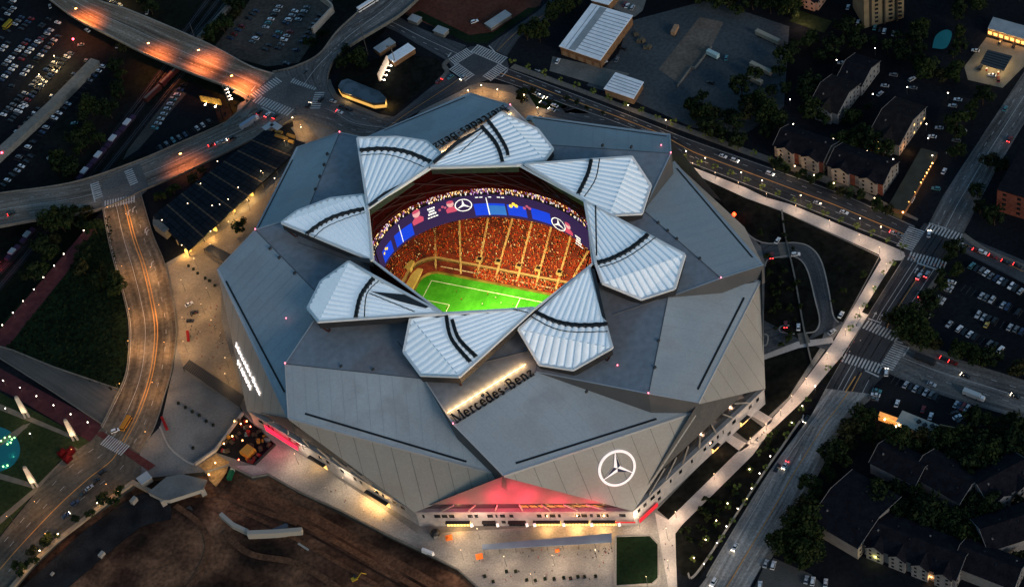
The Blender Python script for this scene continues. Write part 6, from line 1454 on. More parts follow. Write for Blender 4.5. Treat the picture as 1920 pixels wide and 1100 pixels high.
wood([(185, 430), (210, 480), (225, 560), (150, 520), (165, 460)], 12, 'in the dark garden beside the brown road', [4, 4, 1, 3, 1], seed=40)
wood([(285, 385), (345, 347), (400, 314), (385, 335), (320, 376)], 6, 'between the viaduct and the panelled deck', [5, 2, 1, 4, 0], z=-1, seed=41, gap=3.5, sc=(.5, .9))
wood([(635, 125), (655, 95), (680, 110), (690, 140), (650, 145)], 6, 'on the dark island beside the overpass', [6, 2, 0, 1, 2], seed=42, gap=4)
wood([(985, 65), (1010, 55), (1018, 90), (990, 100)], 4, 'left of the long warehouse', [6, 2, 0, 1, 2], seed=43, gap=5)
wood([(1030, 25), (1090, -10), (1110, 0), (1060, 50), (1035, 50)], 7, 'behind the long warehouse', [6, 2, 0, 1, 2], seed=44, gap=5)
wood([(1290, 190), (1330, 195), (1335, 235), (1300, 235)], 5, 'at the lower corner of the dark yard', [6, 2, 0, 1, 2], seed=45, gap=5)
wood([(580, 92), (600, 70), (618, 68), (600, 95), (575, 110)], 5, 'at the end of the gravel car park below the overpass', [5, 3, 0, 2, 0], z=GZ, seed=46, gap=3.5, sc=(.6, .9))
wood([(968, 182), (990, 180), (1000, 198), (985, 212), (970, 206)], 3, 'in the round bed behind the stadium', [0, 4, 1, 4, 0], seed=47, gap=3.5, sc=(.7, .9))
wood([(445, 422), (470, 418), (470, 440), (450, 440)], 2, 'on the tan plaza beside the deck roof', [5, 0, 0, 3, 0], seed=48, gap=3, sc=(.6, .8))
wood([(265, 918), (250, 930), (170, 975), (100, 1020), (40, 1085), (30, 1075), (90, 1010), (165, 960), (240, 915)], 20, 'in the row along the brown parapet', [4, 4, 1, 4, 0], seed=49, gap=3.4, sc=(.5, .85))
wood([(1320, 345), (1395, 375), (1440, 400), (1500, 415), (1640, 482), (1580, 596), (1560, 595), (1540, 490), (1430, 452), (1370, 400)], 30, 'on the dark planted slope beside the corner path', [0, 1, 0, 6, 0], seed=50, gap=3.2, sc=(.28, .5))
wood([(990, 165), (1090, 195), (1160, 225), (1155, 229), (1085, 205), (990, 172)], 8, 'in the verge behind the stadium', [0, 0, 1, 4, 0], seed=51, gap=5, sc=(.4, .6))
wood([(1650, 850), (1760, 870), (1925, 850), (1925, 1060), (1820, 1050), (1640, 960)], 40, 'between the near black rooftops at lower right', [5, 4, 1, 3, 2], seed=71, gap=5.5)
rr = random.Random(61)
for x, y in ((1515, 754), (1475, 821), (1455, 848), (1436, 881), (1424, 853), (1414, 913), (1383, 917), (1398, 945), (1374, 981), (1354, 1014), (1332, 1049), (1406, 886), (1444, 820), (1553, 695), (1595, 620), (1608, 598), (1640, 545), (1656, 515), (1674, 500), (1622, 578), (1366, 955), (1345, 985), (1325, 1015), (1300, 1052), (1485, 800), (1503, 772)):
    place(YOUNG, U(x, y), YOUNG['label'], 'young trees in the planting bed', rr, (.8, 1.3))
for i in range(26):
    t_ = i / 25; x, y = 960 + (1694 - 960) * t_ + (0 if i % 2 else 0), 152 + (466 - 152) * t_ + 8 * math.sin(t_ * 3.1) * (1 if t_ < .5 else .3); x2, y2 = 962 + (1716 - 962) * t_, 121 + (408 - 121) * t_
    lab = 'small light green street tree on the strip beside the avenue'
    if i > 10: place(YOUNG, U(x, y + 1), lab, 'street trees along the avenue', rr, (1.0, 1.5))
    if i < 22: place(YOUNG, U(x2, y2), 'small light green street tree on the far pavement of the avenue', 'street trees along the avenue', rr, (1.0, 1.5))
for i in range(60):
    poly = [(1440, 480), (1476, 474), (1500, 478), (1534, 500), (1552, 590), (1536, 636), (1440, 656)] if i % 2 else [(1270, 990), (1404, 856), (1440, 818), (1512, 748), (1420, 880), (1310, 1040)]
    while True:
        x, y = rr.uniform(1270, 1560), rr.uniform(474, 1040)
        if inside(poly, x, y) and not inside([(1495, 470), (1545, 470), (1580, 640), (1510, 660)], x, y): break
    place(SHRUB, U(x, y, .05), 'low dark shrub ' + ('in the bed inside the curving drive' if i % 2 else 'in the long bed between the pale path and the low wall'), 'shrubs in the planting beds', rr, (.6, 1.5))
TUFT = MB(); rg = random.Random(77)
for i in range(9000):
    k = rg.random(); x, y = rg.uniform(-40, 240), rg.uniform(400, 740)
    if not inside([(165, 430), (205, 405), (219, 500), (238, 600), (240, 680), (226, 735), (110, 690), (12, 652), (64, 590), (125, 515)], x, y): continue
    p = U(x, y, .03); a = rg.uniform(0, 6.28); s_ = rg.uniform(.3, 1.0); d = Vector((math.cos(a), math.sin(a), 0)) * s_; TUFT.face([p - d, p + d, p + d * .6 + Vector((d.y, -d.x, s_ * .6)), p - d * .6 + Vector((d.y, -d.x, s_ * .6))], int(rg.random() * 3) % 3)
g_ = stuff(TUFT.build('grass', [mat('rough_grass_a', (.004, .009, .004), (.010, .018, .007), .4, .95), mat('rough_grass_b', (.006, .011, .005), (.013, .020, .008), .4, .95), mat('rough_grass_c', (.003, .006, .003), None, rough=.95)])); g_['label'] = 'rough dark grass in the garden beside the brown road'
# ------------------------------------------------------------------ cars
PAINT = {'white': (.72, .73, .74), 'silver': (.40, .42, .44), 'grey': (.13, .14, .15), 'black': (.012, .013, .015), 'dark blue': (.02, .04, .09), 'teal': (.06, .20, .22), 'dark red': (.16, .015, .015), 'gold': (.55, .40, .10)}
def car_mesh(paint, kind):
    """one low car body: sills, bonnet, cabin with dark glass, wheels, lamps"""
    m = MB(); L_, Wd = (4.6, 1.85) if kind == 0 else (4.8, 1.95); h0, h1, h2 = (.30, .82, 1.42) if kind == 0 else (.38, .98, 1.75)
    x = [-L_ / 2, -L_ / 2 + .12, L_ / 2 - .15, L_ / 2]; y = Wd / 2
    prof = [(x[0], h0), (x[0], h1 * .86), (x[1], h1), (L_ * .22, h1), (L_ * .45, h1 * .86), (x[3], h1 * .72), (x[3], h0)]
    for s_ in (-1, 1):
        f = [(a, s_ * y, b) for a, b in prof]; m.face(f if s_ < 0 else f[::-1], 0)
    for (a, b), (c, d) in zip(prof, prof[1:]): m.face([(a, -y, b), (a, y, b), (c, y, d), (c, -y, d)], 0)
    b0, b1, t0, t1 = (-L_ * .40, L_ * .20, -L_ * .24, L_ * .05) if kind == 0 else (-L_ * .48, L_ * .22, -L_ * .42, L_ * .08); yb, yt = y * .93, y * .74
    B = [(b0, -yb, h1), (b1, -yb, h1), (b1, yb, h1), (b0, yb, h1)]; T = [(t0, -yt, h2), (t1, -yt, h2), (t1, yt, h2), (t0, yt, h2)]
    for i in range(4): m.face([B[i], B[(i + 1) % 4], T[(i + 1) % 4], T[i]], 1)
    m.face(T, 0)
    for sx in (-.31, .31):
        for s_ in (-1, 1):
            c = Vector((sx * L_, s_ * (y - .08), .33)); n = 8
            for k in range(n):
                a0, a1 = 6.2832 * k / n, 6.2832 * (k + 1) / n; P = lambda a, o: c + Vector((.33 * math.cos(a), o, .33 * math.sin(a))); m.face([P(a0, -.11), P(a1, -.11), P(a1, .11), P(a0, .11)], 2)
            f = [c + Vector((.33 * math.cos(6.2832 * k / n), s_ * .11, .33 * math.sin(6.2832 * k / n))) for k in range(n)]; m.face(f if s_ < 0 else f[::-1], 2)
    o = m.build('car', [mat('car_paint_' + paint.replace(' ', '_'), PAINT[paint], None, rough=.3, spec=.6), GLASS_DK, RUBBER]); me = o.data; bpy.data.objects.remove(o); return me
CARS = {(c, k): car_mesh(c, k) for c in PAINT for k in (0, 1)}
KW = {0: 'saloon', 1: 'wagon'}
def car(p, rz, colour, kind, label, group=None, lights=None):
    o = bpy.data.objects.new('parked_car' if group and 'parked' in group else 'moving_car', CARS[colour, kind]); COL.objects.link(o); o.location = p; o.rotation_euler = (0, 0, rz); tag(o, label, 'car', group)
    for nm, mt, xs in (('headlight', HEADL, 2.33), ('tail_light', TAIL, -2.33)):
        if lights and nm[0] in lights:
            for s_ in (-1, 1):
                m = MB(); m.box((xs, s_ * .62, .55), (.14, .46, .26)); c = m.build(nm, mt); c.parent = o
    return o
rc = random.Random(14); STALL = mat('faded_stall_paint', (.10, .10, .10), None, rough=.9)
def row(a, b, n, where, z=0.1, skip=.12, bright=.35, turn=0.0, pick=None):
    A, B = U(*a, z), U(*b, z); hd = math.atan2((B - A).y, (B - A).x) + math.pi / 2 + turn
    k = MB(); d_ = (B - A).normalized(); s_ = Vector((-d_.y, d_.x, 0)) * 2.6; lift = Vector((0, 0, .02))
    for i in range(n + 1): p = A.lerp(B, i / n); k.ribbon([p - s_ + lift, p + s_ + lift], .14)
    struct(k.build('stall_marking', STALL))
    for i in range(n):
        if rc.random() < skip: continue
        p = A.lerp(B, (i + .5) / n) + Vector((rc.uniform(-.25, .25), rc.uniform(-.25, .25), 0)); col = pick or rc.choices(['white', 'silver', 'grey', 'black', 'dark blue', 'teal', 'dark red'], [bright * 1.5, bright * 1.2, .35, .6, .25, .08, .1])[0]; k = rc.choice([0, 0, 1])
        car(p, hd + (math.pi if rc.random() < .5 else 0) + rc.uniform(-.04, .04), col, k, '%s %s parked %s' % (col, KW[k], where), 'parked cars ' + where)
G2 = GZ + .1
row((531, 3), (496, 56), 7, 'in the left row of the gravel lot by the overpass', G2); row((490, 62), (470, 84), 3, 'in the left row of the gravel lot by the overpass', G2, bright=.1)
row((578, 11), (519, 96), 11, 'in the middle rows of the gravel lot by the overpass', G2); row((557, 18), (489, 106), 11, 'in the middle rows of the gravel lot by the overpass', G2)
row((605, 28), (534, 124), 12, 'in the right row of the gravel lot below the overpass', G2, bright=.12); row((484, 18), (422, 84), 9, 'under the trees of the gravel lot', G2, skip=.3, bright=.1)
row((347, 156), (287, 246), 10, 'in the row beside the red boxcar', G2, bright=.6); row((398, 226), (296, 280), 9, 'along the curving viaduct in the triangle lot', G2, skip=.25, bright=.4)
row((136, 98), (30, 212), 17, 'in the amber lit row of the big dark lot', G2, skip=.05, bright=.5); row((112, 108), (15, 208), 14, 'beside the amber lit row of the big dark lot', G2, bright=.4)
row((112, 66), (20, 166), 14, 'in the middle of the big dark lot', G2, skip=.25, bright=.35)

rf_ = random.Random(40); FAR = MB(); FM = []                    # the farthest, smallest rows: one mass of parked cars
fm = {c: mat('far_car_' + c.replace(' ', '_'), PAINT[c], None, rough=.35, spec=.6) for c in ('white', 'silver', 'grey', 'black', 'dark blue', 'dark red')}
for a_, b_, n_ in (((92, 58), (0, 154), 15), ((80, 48), (0, 132), 13), ((62, 33), (0, 98), 10), ((50, 24), (0, 76), 8), ((40, 2), (0, 42), 7), ((112, 40), (72, 82), 6), ((100, 30), (78, 50), 4), ((28, 0), (0, 26), 5), ((14, 208), (0, 224), 3), ((50, 196), (12, 236), 7)):
    A, B = U(*a_, G2), U(*b_, G2); hd = math.atan2((B - A).y, (B - A).x) + math.pi / 2; R = Matrix.Rotation(hd, 3, 'Z')
    for i in range(n_):
        if rf_.random() < .28: continue
        p = A.lerp(B, (i + .5) / n_); c = rf_.choices(range(6), [3, 3, 3, 5, 2, 1])[0]
        FAR.box(p + Vector((0, 0, .3)), (4.5, 1.8, .62), hd, c, .96); FAR.box(p + R @ Vector((-.3, 0, .92)), (2.5, 1.65, .52), hd, 6, .72, c)
far_ = stuff(FAR.build('far_parked_cars', list(fm.values()) + [GLASS_DK])); far_['label'] = 'mass of small parked cars filling the far corner of the dark lot'
row((168, 112), (20, 262), 18, 'beside the long concrete roof in the big dark lot', G2, skip=.45, bright=.3); row((196, 121), (32, 300), 20, 'on the tree side of the long concrete roof', G2, skip=.3, bright=.35); row((62, 290), (2, 352), 7, 'at the lower end of the big dark lot', G2, skip=.3)
for i, (x, y, c) in enumerate(((164, 58, 'white'), (221, 87, 'silver'), (94, 13, 'silver'), (276, 24, 'silver'), (140, 232, 'teal'), (95, 296, 'silver'), (152, 85, 'grey'))): car(U(x, y, G2), rc.uniform(0, 3), c, 0, '%s saloon %s' % (c, ['under the near side of the long viaduct by itself', 'close under the viaduct above the trees', 'at the top corner beside the viaduct', 'beyond the viaduct near the top lights', 'slanted by the trees beyond the concrete roof', 'alone near the lower trees of the dark lot', 'behind the red lamp in the dark lot'][i]))
for i in range(8): car(U(204 + (i % 4) * 7, 1 + i // 4 * 9 + (i % 4) * 3, G2), 2.2, ['white', 'grey', 'black', 'silver'][i % 4], 0, '%s saloon in the lamp-lit cluster beyond the viaduct' % ['white', 'grey', 'black', 'silver'][i % 4], 'parked cars beyond the viaduct')
row((1818, 497), (1918, 549), 11, 'in the top row of the big car park', bright=.3); row((1806, 540), (1914, 588), 11, 'in the second row of the big car park', bright=.5, skip=.3); row((1828, 590), (1920, 624), 9, 'in the third row of the big car park', bright=.35, skip=.2); row((1775, 606), (1880, 658), 11, 'in the lowest row of the big car park', bright=.55, skip=.3); row((1787, 526), (1758, 572), 6, 'in the row next to the avenue hedge', bright=.3, skip=.15)
car(U(1850, 609, .1), hN, 'gold', 0, 'yellow saloon in the middle of the big car park'); car(U(1741, 594, .1), .5, 'silver', 0, 'silver saloon under the trees by the big car park entrance')
row((1674, 712), (1760, 746), 9, 'in the back row of the restaurant lot', bright=.45, skip=.25); row((1645, 730), (1638, 752), 3, 'at the avenue side of the restaurant lot', bright=.7, skip=0); row((1790, 757), (1815, 768), 4, 'in the right corner rows of the restaurant lot', bright=.6, skip=0); row((1786, 772), (1804, 792), 3, 'in the right corner rows of the restaurant lot', bright=.6, skip=0)
for i, (x, y, c) in enumerate(((1682, 757, 'white'), (1745, 781, 'white'), (1731, 768, 'dark red'))): car(U(x, y, .1), 1.0, c, 0, '%s saloon parked %s' % (c, ['alone above the orange restaurant front', 'against the back of the restaurant roof', 'by itself in the middle of the restaurant lot'][i]))
for i, (x, y, c) in enumerate(((1436, 1057, 'silver'), (1450, 1060, 'white'), (1512, 1087, 'silver'), (1524, 1090, 'white'), (1548, 1093, 'silver'), (1425, 1098, 'white'))): car(U(x, y, .1), 1.0 + .05 * i, c, i % 2, '%s %s %s' % (c, KW[i % 2], ['first from the avenue in the pale lower lot', 'second from the avenue in the pale lower lot', 'left of a pair at the bottom edge lot', 'right of a pair at the bottom edge lot', 'at the trees beside the bottom edge lot', 'at the bottom edge beside the lower avenue']  [i]))
for i, (x, y, c, r_) in enumerate(((1796, 188, 'white', 2.6), (1786, 200, 'silver', 2.6), (1761, 241, 'silver', 2.7), (1804, 247, 'white', 2.6), (1748, 257, 'white', 2.6), (1755, 355, 'teal', 2.6), (1770, 322, 'white', .9), (1710, 375, 'white', .9), (1782, 288, 'silver', 2.6), (1578, 120, 'silver', 2.7), (1659, 162, 'silver', 2.6), (1675, 142, 'grey', 2.6), (1650, 177, 'silver', .6), (1710, 150, 'silver', .4), (1712, 166, 'grey', 2.6), (1793, 265, 'grey', 2.6), (1820, 214, 'grey', 2.6))): car(U(x, y, .1), r_, c, i % 2, '%s %s standing in the lanes of the apartment car park' % (c, KW[i % 2]), 'parked cars in the apartment lanes')
for i, (x, y, c) in enumerate(((1590, 15, 'silver'), (1609, 44, 'silver'), (1640, 53, 'teal'), (1658, 60, 'white'), (1675, 64, 'silver'), (1683, 66, 'teal'), (1613, 76, 'silver'), (1600, 40, 'black'), (1650, 57, 'black'))): car(U(x, y, .1), 1.1, c, i % 2, '%s %s at the foot of the tan tower' % (c, KW[i % 2]), 'parked cars at the foot of the tower')
for i, (x, y, c) in enumerate(((1829, 96, 'white'), (1838, 128, 'black'), (1860, 142, 'white'), (1872, 150, 'dark red'), (1875, 81, 'black'), (1901, 87, 'black'))): car(U(x, y, .1), [2.6, .9, 2.6, 1.2, 1, 1][i], c, i % 2, '%s %s on the lit forecourt %s' % (c, KW[i % 2], ['left of the canopy', 'at the lower pumps', 'below the canopy edge', 'at the lit street corner', 'close to the store front', 'at the right of the store'][i]))
for i, (x, y, c) in enumerate(((1046, 116, 'white'), (1132, 118, 'silver'), (1157, 113, 'grey'), (1168, 92, 'black'), (1176, 12, 'white'), (1186, 16, 'silver'), (1172, 9, 'dark red'), (1332, 156, 'black'), (1362, 110, 'teal'), (890, 42, 'white'))): car(U(x, y, .1), [1, .2, 1, 2.4, 1, 1, .8, 2.4, 1.2, .2][i], c, i % 2, '%s %s %s' % (c, KW[i % 2], ['alone on the pale concrete pad', 'at the corner of the long warehouse', 'in the dark lot below the timber stacks', 'beside the timber stacks', 'lower of two beside the warehouse end', 'higher of two beside the warehouse end', 'beside the white pair at the warehouse end', 'below the stepped wall in the yard', 'beside the teal trailer in the yard', 'alone on the red clay ground'][i]))
hR13 = heading((256, 303), (420, 232)); hS = heading((640, 190), (717, 218)); hR4 = heading((815, 150), (700, 235))
DRIVE = [  # x, y, heading, colour, kind, lights, where
 (398, 272, hR13, 'dark red', 0, 't', 'leading the short queue on the curving viaduct'), (410, 269, hR13, 'white', 0, 'ht', 'second in the short queue on the curving viaduct'), (419, 266, hR13, 'silver', 0, 'h', 'third in the short queue on the curving viaduct'), (436, 260, hR13, 'black', 1, 't', 'last of the queue on the curving viaduct'),
 (487, 211, hR13 + .5, 'black', 1, 't', 'left of three waiting at the zebra crossing'), (502, 216, hR13 + .5, 'white', 0, 't', 'middle of three waiting at the zebra crossing'), (517, 219, hR13 + .5, 'black', 0, 't', 'right of three waiting at the zebra crossing'),
 (578, 199, hR13 + .7, 'black', 1, 'h', 'turning at the station corner of the junction'), (602, 188, hR13 + .7, 'black', 1, None, 'following at the station corner of the junction'), (625, 191, hS, 'silver', 0, None, 'beside the station on the grey street'), (642, 201, hS, 'black', 0, None, 'behind the station on the grey street'), (655, 206, hS, 'black', 1, None, 'last behind the station on the grey street'), (637, 211, hS, 'white', 0, 't', 'nearest the stadium roof on the grey street'),
 (574, 136, heading((552, 126), (599, 102)), 'black', 0, 'h', 'coming off the overpass at the junction'), (594, 120, heading((552, 126), (599, 102)), 'black', 1, None, 'second coming off the overpass'), (666, 39, hR2, 'white', 0, None, 'behind the bus on the overpass'),
 (823, 154, hR4, 'dark red', 0, 't', 'with bright red lamps entering the small street'), (845, 146, hR4, 'teal', 0, None, 'at the zebra by the small street'), (869, 147, hR4, 'silver', 0, 'h', 'crossing the zebra by the small street'),
 (1005, 177, hM, 'white', 0, 'h', 'first of the white pair behind the stadium'), (1013, 182, hM, 'silver', 0, 'h', 'second of the pair behind the stadium'), (1031, 188, 2.3, 'black', 1, 'h', 'with amber lamps behind the stadium'), (1040, 199, 2.3, 'white', 0, None, 'with white roof in the slip road queue'), (1035, 207, 2.3, 'silver', 0, 'h', 'last in the slip road queue'), (1019, 195, 2.3, 'black', 0, 'h', 'by the round planted bed behind the stadium'),
 (1356, 294, hM, 'white', 0, None, 'upper of two by the avenue side crossing'), (1378, 302, hM, 'white', 1, 'h', 'lower of two by the avenue side crossing'), (1444, 327, hM, 'white', 1, 'h', 'alone in the middle of the avenue'), (1533, 382, hM, 'silver', 0, None, 'far along the avenue before the crossing'), (1583, 399, hM, 'white', 0, None, 'further along the avenue before the crossing'), (1676, 438, hM, 'silver', 0, 't', 'waiting at the avenue crossing line'), (1686, 441, hM, 'grey', 0, 't', 'first at the avenue crossing line'),
 (1742, 440, hN + .3, 'white', 0, 'h', 'turning in the middle of the big crossing'), (1723, 519, hN, 'white', 0, 't', 'left of two with red lamps below the crossing'), (1738, 515, hN, 'silver', 0, 't', 'right of two with red lamps below the crossing'), (1727, 553, hN, 'black', 0, 't', 'with faint red lamps behind the pair at the crossing'), (1694, 601, hN, 'black', 0, 't', 'with faint red lamps near the lower crossing'),
 (1832, 471, hM, 'dark red', 0, 't', 'at the head of the side street queue'), (1842, 474, hM, 'white', 1, None, 'second in the side street queue'), (1862, 482, hM, 'dark red', 0, 't', 'third in the side street queue'), (1886, 492, hM, 'black', 0, 't', 'fourth in the side street queue'), (1908, 499, hM, 'black', 0, 't', 'fifth in the side street queue'),
 (1771, 674, hM, 'black', 0, 't', 'first with red lamps on the wide side road'), (1787, 681, hM, 'dark red', 0, 't', 'second with red lamps on the wide side road'), (1810, 705, hM + math.pi, 'black', 0, 'h', 'with amber lamps in the middle of the wide side road'), (1904, 743, hM + math.pi, 'black', 0, 'h', 'with amber lamps at the right edge of the wide side road'), (1747, 721, hM, 'silver', 0, None, 'pale by the kerb of the wide side road'),
 (1662, 699, 1.2, 'white', 1, 'h', 'with bright lamps at the corner of the restaurant lot'), (1512, 786, hN + math.pi, 'black', 0, 'h', 'upper on the left lane of the lower avenue'), (1472, 873, hN + math.pi, 'white', 0, 'ht', 'white with red lamps beside a dark one on the lower avenue'), (1457, 878, hN + math.pi, 'black', 1, 't', 'dark beside a white one on the lower avenue'), (1378, 1026, hN + math.pi, 'white', 0, 'h', 'lower on the left lane of the lower avenue'), (1338, 1092, hN + math.pi, 'white', 1, 'h', 'at the bottom edge on the lower avenue'),
 (1918 - 25, 262, hN, 'dark red', 0, 't', 'on the far avenue near the right edge'), (1885, 205, hN, 'teal', 0, None, 'small on the far avenue beside the fuel station'),
 (124, 967, heading((145, 979), (215, 928)), 'dark blue', 0, 'h', 'with bluish lamps on the brown street'), (141, 944, heading((145, 979), (215, 928)), 'dark blue', 1, None, 'behind the bluish lamps on the brown street'), (158, 926, heading((145, 979), (215, 928)), 'black', 0, None, 'third on the brown street'), (168, 915, heading((145, 979), (215, 928)), 'silver', 0, None, 'fourth on the brown street'), (181, 902, heading((145, 979), (215, 928)), 'black', 0, None, 'fifth on the brown street'), (193, 886, heading((145, 979), (215, 928)), 'black', 1, None, 'sixth on the brown street'), (217, 808, .2, 'white', 1, None, 'stopped across the end of the brown road'),
 (22, 401, hR13, 'black', 0, 't', 'with a red lamp at the left end of the viaduct'), (1492, 478, -.2, 'white', 1, None, 'on the curving drive by the planted slope'), (1560, 623, .5, 'silver', 0, None, 'at the mouth of the curving drive'),
 (355, 571, .4, 'white', 0, None, 'white among three stopped on the tan plaza'), (365, 587, .1, 'black', 1, None, 'middle of three stopped on the tan plaza'), (357, 602, -.3, 'black', 0, None, 'lowest of three stopped on the tan plaza'),
 (1458, 452, hN, 'white', 0, None, 'small beside the upper gate of the curving drive'), (1577, 591, hN, 'white', 0, None, 'small beside the pale path at the drive end'), (1447, 480, 1.3, 'dark red', 0, 't', 'with a red lamp on the short drive by the stadium'), (1473, 609, 1.3, 'dark red', 0, 't', 'with a red lamp at the lower drive gate'), (1497, 614, 1.3, 'white', 0, None, 'at the lower drive gate')]
for x, y, h_, c, k, li, wh in DRIVE: car(U(x, y, .22), h_, c, k, '%s %s %s' % (c, KW[k], wh) if not wh.startswith(('white', 'dark')) else '%s %s' % (KW[k], wh), None, li)
def bus(p, rz, L_, label, body, cab=None, h=3.2, name='bus', cat='bus'):
    t = thing(name, label, cat, p); R = Matrix.Rotation(rz, 3, 'Z'); m = MB(); m.box(p + Vector((0, 0, .45)), (L_, 2.55, h - .45), rz, 0, .97); m.build('body', body, t); m = MB()
    m.box(p + Vector((0, 0, 1.45)), (L_ * .995, 2.6, .95), rz) if cab is None else m.box(p + R @ Vector((L_ / 2 + 1.1, 0, .5)), (2.0, 2.3, 2.0), rz, 0, .85); m.build('window_band' if cab is None else 'cab', GLASS_DK if cab is None else cab, t); m = MB()
    for a in (-.32, .34):
        for b in (-1.15, 1.15): c = p + R @ Vector((a * L_, b, .48)); d = R @ Vector((0, .15, 0)); m.tube([c - d, c + d], .48, 8)
    m.build('wheel', RUBBER, t); return t
BW = mat('bus_white', (.70, .71, .72), None, rough=.4)
bus(U(690, 12, 7.1), hR2, 15, 'white bus with a dark window band on the overpass', BW)
bus(U(466, 234, .2), heading((437, 245), (490, 210)), 11, 'blue grey box truck waiting before the zebra crossing', mat('truck_blue_grey', (.28, .34, .42), None), BW, name='box_truck', cat='truck')
bus(U(1822, 742, .2), hM, 9, 'pale box truck on the wide side road at right', mat('truck_pale', (.40, .44, .45), None), BW, name='box_truck', cat='truck')
bus(U(237, 796, .2), heading((232, 806), (245, 785)), 9, 'orange bus stopped at the end of the brown road', mat('bus_orange', (.45, .19, .03), None), h=2.8)
bus(U(1734, 677, .2), hM, 11, 'dark bus beside the turn arrows on the wide side road', mat('bus_dark', (.03, .033, .036), None))
bus(U(16, 50, G2), .9, 8, 'olive yellow bus at the left edge of the dark lot', mat('bus_olive', (.24, .19, .02), None))
def railcar(a, b, label, col, z=GZ + .3, w=3.0, h=3.8, hopper=False):
    A, B = U(*a, z), U(*b, z); c = (A + B) / 2; L_ = (B - A).length; rz = math.atan2((B - A).y, (B - A).x); t = thing('rail_car', label, 'rail car', c, 'rail cars in the gulch'); m = MB(); R = Matrix.Rotation(rz, 3, 'Z')
    if hopper:
        m.box(c + Vector((0, 0, 1.1)), (L_, w, h - 2.2), rz, 1); m.box(c + R @ Vector((0, 0, h - 1.1)), (L_ * .36, w * 1.05, .9), rz, 0)
    else: m.box(c + Vector((0, 0, 1.0)), (L_, w, h - 1.0), rz, 0); m.box(c + Vector((0, 0, h)), (L_ * .98, w * .5, .2), rz, 2)
    m.build('body', [mat('rail_' + str(col), col, None), mat('rail_dark', (.02, .02, .022), None), mat('rail_roof', (.12, .11, .10), None)], t); m = MB()
    for s_ in (-.36, .36): m.box(c + R @ Vector((s_ * L_, 0, 0)), (2.6, 2.2, 1.0), rz)
    m.build('bogie', METAL_DK, t); return t
railcar((375, 78), (402, 50), 'pale tan boxcar nearest the viaduct on its far side', (.22, .20, .17)); railcar((404, 48), (433, 17), 'pale tan boxcar further from the viaduct on its far side', (.22, .20, .17)); railcar((436, 13), (468, -22), 'dark boxcar at the top edge behind the tan ones', (.03, .028, .027))
railcar((338, 130), (304, 164), 'dark maroon boxcar coming out from under the viaduct', (.07, .018, .018)); railcar((302, 167), (274, 193), 'second maroon boxcar behind the first near the car row', (.075, .022, .02))
for i, (x, y) in enumerate(((240, 236), (213, 266), (186, 297), (160, 327))): railcar((x + 13, y - 15), (x - 12, y + 14), ['open dark wagon with a white top plate, highest of the four', 'open dark wagon with a white top plate, second of the four', 'open dark wagon with a white top plate, third of the four', 'open dark wagon with a white top plate, lowest of the four at the viaduct'][i], (.50, .50, .52), hopper=True)
for i, (x, y) in enumerate(((53, 446), (25, 478))): railcar((x + 12, y - 14), (x - 11, y + 13), ['open wagon with a pale plate below the viaduct, nearer the trees', 'open wagon with a pale plate below the viaduct, nearer the left edge'][i], (.36, .37, .38), hopper=True)
# ------------------------------------------------------------------ street lamps
GLOBE_D = mat('shielded_globe', (.6, .5, .35), None, emit=(1, .62, .28), es=3.0); SOD_D = mat('shielded_sodium_head', (.6, .4, .2), None, emit=(1, .42, .10), es=3.0)
def street_lamp(p, h, label, group, globe=GLOBE_W, r=.30, en=0, col=(1, .7, .4), arm=0):
    t = thing('street_lamp', label, 'street lamp', p, group); m = MB(); m.tube([p, p + Vector((0, 0, h))], .11, 5, r1=.07)
    if arm: m.tube([p + Vector((0, 0, h)), p + Vector((arm, 0, h + .2))], .06, 4)
    m.build('pole', POLE, t); m = MB(); hp = p + Vector((arm, 0, h + .15)); m.ball(hp, r, 6, 0, (1, 1, .8)); m.build('globe', globe, t)
    if en: lamp('POINT', hp - Vector((0, 0, r + .25)), en, col, .25, parent=t)
    return t
for x, y in ((161, 441), (124, 485), (106, 507), (86, 529), (68, 551), (48, 573), (29, 595), (9, 618)): street_lamp(U(x, y), 4, 'white globe lamp standing along the maroon brick path', 'lamps along the brick path', en=40, col=(1, .8, .6))
for x, y in ((11, 722), (42, 735), (73, 751), (105, 768), (137, 785), (169, 800), (15, 774), (61, 821)): street_lamp(U(x, y), 4, 'white globe lamp in the park beside the red brick walk', 'lamps in the park', en=45, col=(1, .8, .6))
for x, y in ((1529, 732), (1505, 769), (1485, 800), (1445, 863), (1425, 895), (1410, 923), (1384, 961), (1363, 994), (1345, 1025), (1321, 1064)): street_lamp(U(x, y), 3.5, 'white lamp in the row between the low wall and the lower avenue', 'lamps beside the lower avenue', en=60, r=.28)
for x, y in ((1406, 886), (1365, 950), (1344, 982), (1324, 1018), (1302, 1052), (1401, 941)): street_lamp(U(x, y), 3, 'amber lamp among the young trees in the planting bed', 'amber lamps in the planting bed', globe=GLOBE, en=120, col=(1, .55, .22), r=.32)
for x, y in ((1288, 298), (1324, 311), (1391, 338), (1430, 353), (1502, 381), (1539, 396), (1613, 424), (1652, 440)): street_lamp(U(x, y), 6, 'warm lamp on the stadium side verge of the avenue', 'lamps on the stadium side of the avenue', globe=GLOBE, en=420, col=(1, .62, .32))
for x, y in ((1455, 314), (1491, 326), (1527, 343), (1564, 358), (1640, 386), (1250, 240), (1180, 212)): street_lamp(U(x, y), 6, 'warm lamp on the apartment side verge of the avenue', 'lamps on the apartment side of the avenue', globe=GLOBE, en=420, col=(1, .62, .32))
